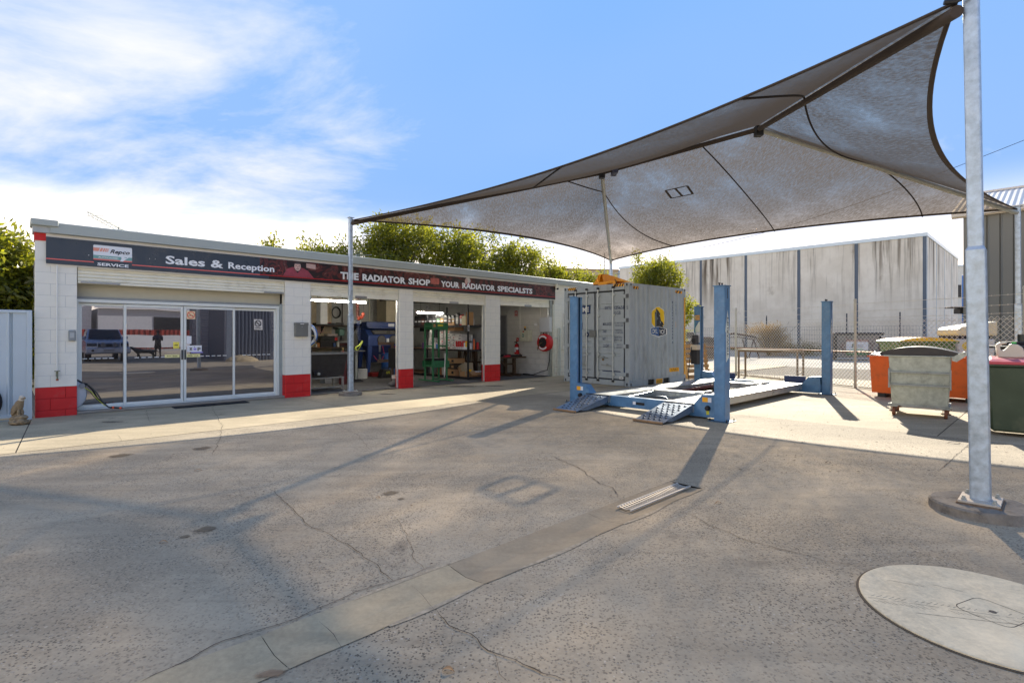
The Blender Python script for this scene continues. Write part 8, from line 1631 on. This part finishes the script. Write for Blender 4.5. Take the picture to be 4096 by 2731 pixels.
# ============================================================ BEHIND THE CAMERA (mirrored in the glass doors)
# roller door shed
gs = bthing('grey_shed', 'dark grey corrugated shed with roller doors opposite the workshop', 'building', 8.7, -19.2, 0, 0); shm = mat('shed_grey', rgb(84, 90, 104), .45, .1, var=.06)
def corrwall(nm_, p0, p1, h, m, per_=.19, amp=.02):
    mb = MB(); p0 = Vector(p0); p1 = Vector(p1); L_ = (p1 - p0).length; dv_ = (p1 - p0).normalized(); nn = Vector((-dv_.y, dv_.x, 0)); n = int(L_ / per_ * 4)
    for i in range(n): a = p0 + dv_ * (L_ * i / n) + nn * (amp if (i // 2) % 2 else -amp) ; b = p0 + dv_ * (L_ * (i + 1) / n) + nn * (amp if ((i + 1) // 2) % 2 else -amp); mb.quad((a.x, a.y, 0), (b.x, b.y, 0), (b.x, b.y, h), (a.x, a.y, h))
    return mb.obj(nm_, m, gs, fix=False)
corrwall('side_wall', (0, 0, 0), (0, -9.5, 0), 5.2, shm); corrwall('front_wall', (0, 0, 0), (2.1, 0, 0), 5.2, shm); corrwall('front_wall', (5.4, 0, 0), (12, 0, 0), 5.2, shm); BX(0, 12, -9, -.06, 5.2, 5.35).obj('roof', galv_dull, gs)
for nm_, ax0, ax1, fr in (('roller_door', 2.1, 5.4, 'f'), ('roller_door', -8.6, -4.6, 's')):
    rd_ = part('roller_door', gs)
    for k in range(36):
        z = k * .11; c = mat('shutter_grey', rgb(104, 110, 124), .4, .1)
        if fr == 'f': MB().prism([(-.02, z), (.01, z + .03), (.01, z + .08), (-.02, z + .108)], ax0, ax1, 'yz').obj('slat', c, rd_)
        else: MB().prism([(-.01, z), (-.045, z + .03), (-.045, z + .08), (-.01, z + .108)], ax0, ax1).obj('slat', c, rd_)
    (BX(ax0, ax1, -.04, .0, 3.97, 5.2) if fr == 'f' else BX(-.02, .02, ax0, ax1, 3.97, 5.2)).obj('door_head', shm, rd_)
BX(1.1, 1.6, .03, .045, 1.75, 2.35).obj('warning_sign', wh, gs); mb = MB(); mb.tube([(1.35 + cos(a) * .17, .05, 2.12 + sin(a) * .17) for a in [k * 2 * pi / 20 for k in range(20)]], .02, 5, closed=True); mb.bar((1.24, .05, 2.22), (1.46, .05, 2.02), .035); mb.bar((1.18, .05, 1.86), (1.52, .05, 1.86), .03); mb.obj('sign_print', ink, gs)
BX(-.35, -.05, -.3, .0, 0, 5.0).obj('downpipe', mat('pipe_blue_grey', rgb(120, 128, 140), .4), gs, bevel=.03)
dm = bthing('rubble_heap', 'low grey heap of cement at the corner of the shed', 'heap', 9.0, -18.7, 0); me = remeshed([((0, 0, 0), (.8, .6, .35)), ((.5, -.3, 0), (.5, .5, .25))], .06, .05, 4); me.materials.append(conc2); link('heap_body', me, dm)
# street, red steel fence with a banner, white house behind
rdm = bthing('red_steel_fence', 'rusty red corrugated steel fence with a white banner across the street', 'fence', -12, -56, 0); rm = mat('fence_rust_red', rgb(150, 52, 36), .6, var=.25, scale=1); mb = MB()
for i in range(80): x = i * .45; mb.quad((x, 0, 0), (x + .18, 0, 0), (x + .18, 0, 2.1), (x, 0, 2.1)); mb.quad((x + .18, 0, 0), (x + .24, -.12, 0), (x + .24, -.12, 2.1), (x + .18, 0, 2.1)); mb.quad((x + .24, -.12, 0), (x + .39, -.12, 0), (x + .39, -.12, 2.1), (x + .24, -.12, 2.1)); mb.quad((x + .39, -.12, 0), (x + .45, 0, 0), (x + .45, 0, 2.1), (x + .39, -.12, 2.1))
mb.obj('sheet', rm, rdm, fix=False); BX(20, 27.5, .02, .04, .15, 1.5).obj('banner', mat('banner_white', rgb(205, 205, 205), .6, var=.06, scale=1), rdm)
wh_ = bthing('white_house', 'tall white weatherboard building with small windows across the street', 'building', -14, -62, 0); hw_ = mat('house_white', rgb(225, 225, 225), .6); BX(0, 20.5, -8, 0, 0, 11).obj('wall', hw_, wh_)
for k in range(38): BX(0, 20.5, .001, .02, .3 + k * .28, .31 + k * .28).obj('weatherboard', mat('board_shadow', rgb(170, 172, 176), .7), wh_) if k % 2 == 0 else None  # thin grey strips colour in the shade line under each board
for x, z, w_, h_ in ((11, 2.5, 1.6, .9), (14.5, 2.6, .9, .9), (13.4, 6.4, 1.1, 1.8), (17.5, 2.6, .8, 1.0), (5, 6, 3, 2)): f_ = part('window', wh_); BX(x - .1, x + w_ + .1, .022, .05, z - .1, z + h_ + .1).obj('frame', white_m, f_); BX(x, x + w_, .051, .06, z, z + h_).obj('pane', dark_steel, f_)
g2 = bthing('low_white_garage', 'low white garage with a wide grey roof across the street', 'building', 7, -61, 0); BX(0, 12, -8, 0, 0, 4.4).obj('wall', mat('garage_white', rgb(198, 198, 200), .6), g2); mb = MB(); mb.quad((-.4, .5, 4.4), (12.4, .5, 4.4), (12.4, -6, 8.4), (-.4, -6, 8.4)); mb.obj('roof', mat('garage_roof', rgb(176, 174, 172), .6, var=.1), g2, fix=False); BX(5, 10, .01, .05, 0, 3.6).obj('garage_door', dark_steel, g2)
# ute facing the workshop
ut = bthing('parked_ute', 'silver blue utility vehicle with a bull bar and spotlights mirrored in the doors', 'ute', 3.6, -22.8, 0, 0); um = mat('ute_silver', rgb(150, 164, 186), .25, .4, var=.02); gb2 = mat('ute_glass', rgb(20, 24, 30), .08, var=0)
mb = MB(); mb.prism([(0, .55), (0, .95), (-.15, 1.12), (-1.15, 1.22), (-1.25, 1.22), (-5.1, 1.15), (-5.1, .5), (-.1, .45)], -.92, .92, 'yz'); mb.obj('body', um, ut, bevel=.06, smooth=True)
mb = MB(); mb.add([(-.84, -1.15, 1.2), (.84, -1.15, 1.2), (.84, -3.2, 1.2), (-.84, -3.2, 1.2), (-.68, -1.85, 1.80), (.68, -1.85, 1.80), (.68, -3.0, 1.80), (-.68, -3.0, 1.80)], [(0, 3, 2, 1), (4, 5, 6, 7), (0, 1, 5, 4), (1, 2, 6, 5), (2, 3, 7, 6), (3, 0, 4, 7)]); mb.obj('cabin', um, ut, bevel=.05)
mb = MB(); mb.quad((-.74, -1.17, 1.235), (.74, -1.17, 1.235), (.62, -1.80, 1.775), (-.62, -1.80, 1.775)); o = mb.obj('windscreen', gb2, ut, fix=False); o.location = (0, .045, .01)
for sg in (-1, 1): mb = MB(); mb.quad((sg * .85, -1.5, 1.25), (sg * .85, -3.0, 1.25), (sg * .72, -2.9, 1.72), (sg * .72, -1.95, 1.72)); mb.obj('side_window', gb2, ut, fix=False); BX(sg * .95 - .12, sg * .95 + .12, -1.6, -1.45, 1.2, 1.38).obj('mirror', um, ut, bevel=.03); mb = MB(); mb.prism([(.02, .84), (.02, .98), (-.22, 1.06), (-.2, .88)], sg * .70 - .2, sg * .70 + .2, 'yz'); mb.obj('headlight', mat('headlight', rgb(60, 66, 76), .15, .3), ut)
for x, y in ((-.78, -.85), (.78, -.85), (-.78, -3.95), (.78, -3.95)): w2 = part('wheel', ut, (x, y, .4)); MB().lathe([(.3, -.13), (.40, -.12), (.40, .12), (.3, .13)], n=24, axis='x').obj('tyre', rubber, w2, smooth=True); MB().lathe([(.24, -.135), (.24, .135)], n=16, axis='x').obj('rim', steel, w2)
BX(-.45, .45, .0, .05, .80, .98).obj('grille', black, ut); bbm = mat('bar_white', rgb(178, 186, 200), .35, .2); mb = MB(); mb.prism([(.05, .42), (.28, .48), (.3, .74), (.05, .78)], -.95, .95, 'yz'); mb.obj('bull_bar', bbm, ut, bevel=.04)
mb = MB(); mb.tube([(-.5, .28, .74), (-.5, .3, 1.06), (.5, .3, 1.06), (.5, .28, .74)], .03, 8); mb.obj('bar_hoop', bbm, ut, smooth=True)
for sg in (-1, 1): MB().lathe([(.12, .25), (.13, .30), (.11, .34)], (sg * .26, 0, .90), n=20, axis='y').obj('spotlight', mat('spotlight', rgb(110, 114, 120), .2, .3), ut, smooth=True); MB().lathe([(.06, .29), (.06, .305)], (sg * .68, 0, .62), n=14, axis='y').obj('fog_light', black, ut)
BX(-.24, .24, .302, .31, .56, .68).obj('number_plate', mat('plate_grey', rgb(150, 150, 154), .5), ut)
# standing person and dog, seen only as dark mirrored shapes
def skinned(verts, edges, rad, m, parent, nm_, sub=2):
    me = bpy.data.meshes.new(nm_); me.from_pydata(verts, edges, []); ob_ = bpy.data.objects.new(nm_, me); COL.objects.link(ob_); sk_ = ob_.modifiers.new('s', 'SKIN'); 
    for i, r in enumerate(rad): me.skin_vertices[0].data[i].radius = (r, r)
    me.skin_vertices[0].data[0].use_root = True; sb = ob_.modifiers.new('u', 'SUBSURF'); sb.levels = sub; sb.render_levels = sub
    dg = bpy.context.evaluated_depsgraph_get(); dg.update(); out = bpy.data.meshes.new_from_object(ob_.evaluated_get(dg), depsgraph=dg); bpy.data.objects.remove(ob_); out.materials.clear(); out.materials.append(m); out.polygons.foreach_set('use_smooth', [True] * len(out.polygons)); return link(nm_, out, parent)
try:
    pn = bthing('person', 'person in a dark blue shirt and black shorts mirrored in the second glass pane', 'person', 6.6, -27.5, 0, radians(20)); vv = [(0, 0, .95), (0, 0, 1.2), (0, 0, 1.42), (0, 0, 1.54), (0, .02, 1.64), (0, .02, 1.76), (-.1, 0, .90), (-.12, .02, .50), (-.13, 0, .08), (-.13, .14, .04), (.1, 0, .90), (.13, .03, .50), (.15, 0, .08), (.15, .14, .04), (-.19, 0, 1.40), (-.26, .05, 1.13), (-.12, .26, 1.22), (-.06, .33, 1.28), (.19, 0, 1.40), (.27, .05, 1.13), (.13, .26, 1.22), (.07, .33, 1.28)]
    ee = [(0, 1), (1, 2), (2, 3), (3, 4), (4, 5), (0, 6), (6, 7), (7, 8), (8, 9), (0, 10), (10, 11), (11, 12), (12, 13), (2, 14), (14, 15), (15, 16), (16, 17), (2, 18), (18, 19), (19, 20), (20, 21)]; rr_ = [.15, .14, .15, .06, .085, .08, .09, .065, .04, .035, .09, .065, .04, .035, .055, .045, .035, .03, .055, .045, .035, .03]
    skinned(vv, ee, rr_, mat('person_dark', rgb(70, 62, 58), .8), pn, 'body')
    me = remeshed([((0, 0, 1.28), (.21, .15, .24)), ((-.2, .01, 1.32), (.09, .09, .15), (0, .3, 0)), ((.2, .01, 1.32), (.09, .09, .15), (0, -.3, 0))], .03); me.materials.append(mat('shirt_navy', rgb(34, 42, 66), .8)); link('shirt', me, pn); me = remeshed([((0, 0, .90), (.19, .15, .14)), ((-.1, 0, .72), (.11, .12, .2)), ((.1, 0, .72), (.11, .12, .2))], .03); me.materials.append(black); link('shorts', me, pn)
    me = remeshed([((0, .0, 1.72), (.1, .11, .09))], .02); me.materials.append(mat('hair_dark', rgb(40, 32, 28), .8)); link('hair', me, pn)
    dgt = bthing('dog', 'black dog walking, mirrored low in the second glass pane', 'dog', 5.6, -25.5, 0, radians(10)); vv = [(.35, 0, .50), (0, 0, .48), (-.35, 0, .52), (-.5, 0, .62), (-.6, 0, .70), (-.75, 0, .66), (.55, 0, .55), (.75, 0, .42), (-.32, -.1, .36), (-.34, -.1, .18), (-.40, -.1, .03), (-.32, .1, .36), (-.26, .1, .2), (-.24, .1, .03), (.36, -.1, .38), (.46, -.1, .22), (.42, -.1, .03), (.36, .1, .38), (.40, .1, .22), (.30, .1, .03)]
    ee = [(0, 1), (1, 2), (2, 3), (3, 4), (4, 5), (0, 6), (6, 7), (2, 8), (8, 9), (9, 10), (2, 11), (11, 12), (12, 13), (0, 14), (14, 15), (15, 16), (0, 17), (17, 18), (18, 19)]; rr_ = [.12, .12, .14, .09, .08, .04, .03, .015, .06, .035, .03, .06, .035, .03, .08, .035, .028, .08, .035, .028]
    skinned(vv, ee, rr_, black, dgt, 'body')
except Exception as ex: print('figures skipped', ex)

# ------------------------------------------------------------ more of the clutter in the bays
def jar(nm_, label, cat, s, d, z, r, h, m, capm=None):
    t_ = bthing(nm_, label, cat, s, d, z); MB().lathe([(r, 0), (r, h * .85), (r * .7, h * .92)], n=12).obj('pot_body', m, t_, smooth=True)
    if capm: MB().lathe([(r * .72, h * .9), (r * .72, h)], n=12).obj('lid', capm, t_)
for k, (px, r, h, c, lb_) in enumerate(((1272, .06, .16, (190, 120, 60), 'orange tin hanging over the left end of the workbench'), (1352, .05, .2, (200, 200, 190), 'white squeeze bottle standing at the right of the black tool cases'), (1338, .045, .15, (60, 90, 140), 'blue oil tin in front of the cream wall on the workbench'), (1268, .04, .12, (220, 220, 215), 'small white pot at the very left of the workbench'))):
    jar('tin', lb_, 'tin', sx(px, bd + .05), bd + .06, zb, r, h, mat('pot_%s' % ('orange', 'white', 'blue', 'pale')[k], rgb(*c), .4), dark_steel)
for px, w_, h_, c, lb_ in ((1300, .35, .2, (120, 40, 36), 'dark red crate under the left of the workbench'), (1330, .3, .3, (150, 130, 96), 'brown carton under the middle of the workbench'), (1345, .4, .18, (50, 60, 70), 'dark steel box under the right of the workbench')): tbox('storage_box', lb_, 'box', sx(px, bd), bd + .1, .36, w_, .35, h_, mat('box_%d%d' % (px // 100, px % 7) if False else 'box_' + lb_.split()[0] + '_' + lb_.split()[1], rgb(*c), .6))
tbox('wall_notice', 'pink and white notice pinned on the cream wall above the workbench', 'notice', sx(1270, 6.1), 6.12, zz_(1331, sx(1270, 6.1), 6.1), .22, .02, .38, mat('notice_pink', rgb(222, 180, 170), .6, var=.2, scale=12))
for px, c, lb_ in ((1300, (200, 60, 50), 'red handled tool on the left half of the wall shelf'), (1352, (60, 60, 64), 'dark motor housing on the wall shelf left of the sail post'), (1455, (150, 150, 146), 'grey tin on the wall shelf above the blue cabinet'), (1500, (180, 170, 150), 'beige carton on the wall shelf above the blue cabinet')): tbox('shelf_item', lb_, 'parts', sx(px, 5.9), 5.9, zs, .22, .2, .11, mat('item_' + lb_.split()[0], rgb(*c), .6))
# coiled leads and tools hanging on the cream wall
for px, py, m_, lb_ in ((1345, 1250, black, 'black coiled lead hanging on the cream wall behind the first lamp'), (1535, 1240, mat('lead_orange', rgb(210, 90, 40), .5), 'orange coiled lead hanging on the cream wall near the third column')):
    s = sx(px, 6.1); z = zz_(py, s, 6.1); t_ = bthing('coiled_lead', lb_, 'lead', s, 6.12, z)
    for k in range(4): MB().tube([(cos(a) * (.14 + .012 * k), -.01 * k, sin(a) * (.18 + .01 * k)) for a in [q * 2 * pi / 18 for q in range(18)]], .010, 5, closed=True).obj('loop', m_, t_, smooth=True)
# floor of the second bay
tbox('floor_jack', 'low dark red trolley jack on the floor under the blue cabinet', 'jack', sx(1490, 3.9), 3.9, .02, .6, .3, .14, mat('jack_red', rgb(120, 30, 30), .4)); tbox('plastic_crate', 'small grey crate on the floor behind the wash tub legs', 'crate', sx(1300, 2.6), 2.6, .02, .45, .35, .26, mat('crate_grey', rgb(130, 132, 134), .6))
jar('paint_drum', 'squat white drum on the floor behind the pedestal stand', 'drum', sx(1448, 3.6), 3.6, .02, .17, .36, white_m, black)
# third bay: more on the shelves
for k, (px, w_, h_, c, lb_) in enumerate(((1700, .2, .34, (210, 208, 204), 'tall white carton at the left end of the middle shelf'), (1690, .15, .2, (90, 60, 110), 'small purple carton at the left end of the middle shelf'), (1746, .12, .16, (60, 110, 170), 'small blue carton between the white boxes'), (1722, .2, .12, (205, 203, 200), 'flat white carton left of the green press ram'))):
    rbox('carton', lb_, 'carton', px - 5, px + 5, zM if k != 3 else zM + .52, h_, .2, mat('cart_' + lb_.split()[1], rgb(*c), .7), s=RS + .02)
for k, (px, c, lb_) in enumerate(((1700, (60, 62, 66), 'black plastic tub on the low shelf behind the press'), (1722, (120, 122, 120), 'grey plastic tub on the low shelf behind the press'), (1752, (150, 90, 50), 'rusty brown box on the low shelf right of the press'), (1770, (190, 188, 180), 'off white carton on the low shelf right of the press'))):
    rbox('storage_tub', lb_, 'tub', px - 8, px + 8, zL, .22 + .05 * (k % 2), .4, mat('tub_%s' % lb_.split()[0], rgb(*c), .6), s=RS + .05)
for k, (d, z, h_, c, lb_) in enumerate(((1.9, zL, .30, (210, 216, 226), 'clear plastic bag of parts lying on the low shelf'), (1.2, zM, .14, (180, 60, 40), 'red tin behind the spray cans'))): tbox('parts_bag', lb_, 'parts', RS + .5, d, z + .02, .3, .4, h_, mat('bag_%s' % ('clear', 'red')[k], rgb(*c), .4), bevel=.05)
jar('coolant_drum', 'blue plastic drum on the floor at the back of the third bay', 'drum', 9.6, 4.6, .02, .26, .85, mat('drum_blue', rgb(40, 84, 150), .4), None)
tbox('wall_calendar', 'white calendar hanging on the grey back wall of the third bay', 'calendar', 9.0, 6.16, 1.5, .35, .02, .5, wh)
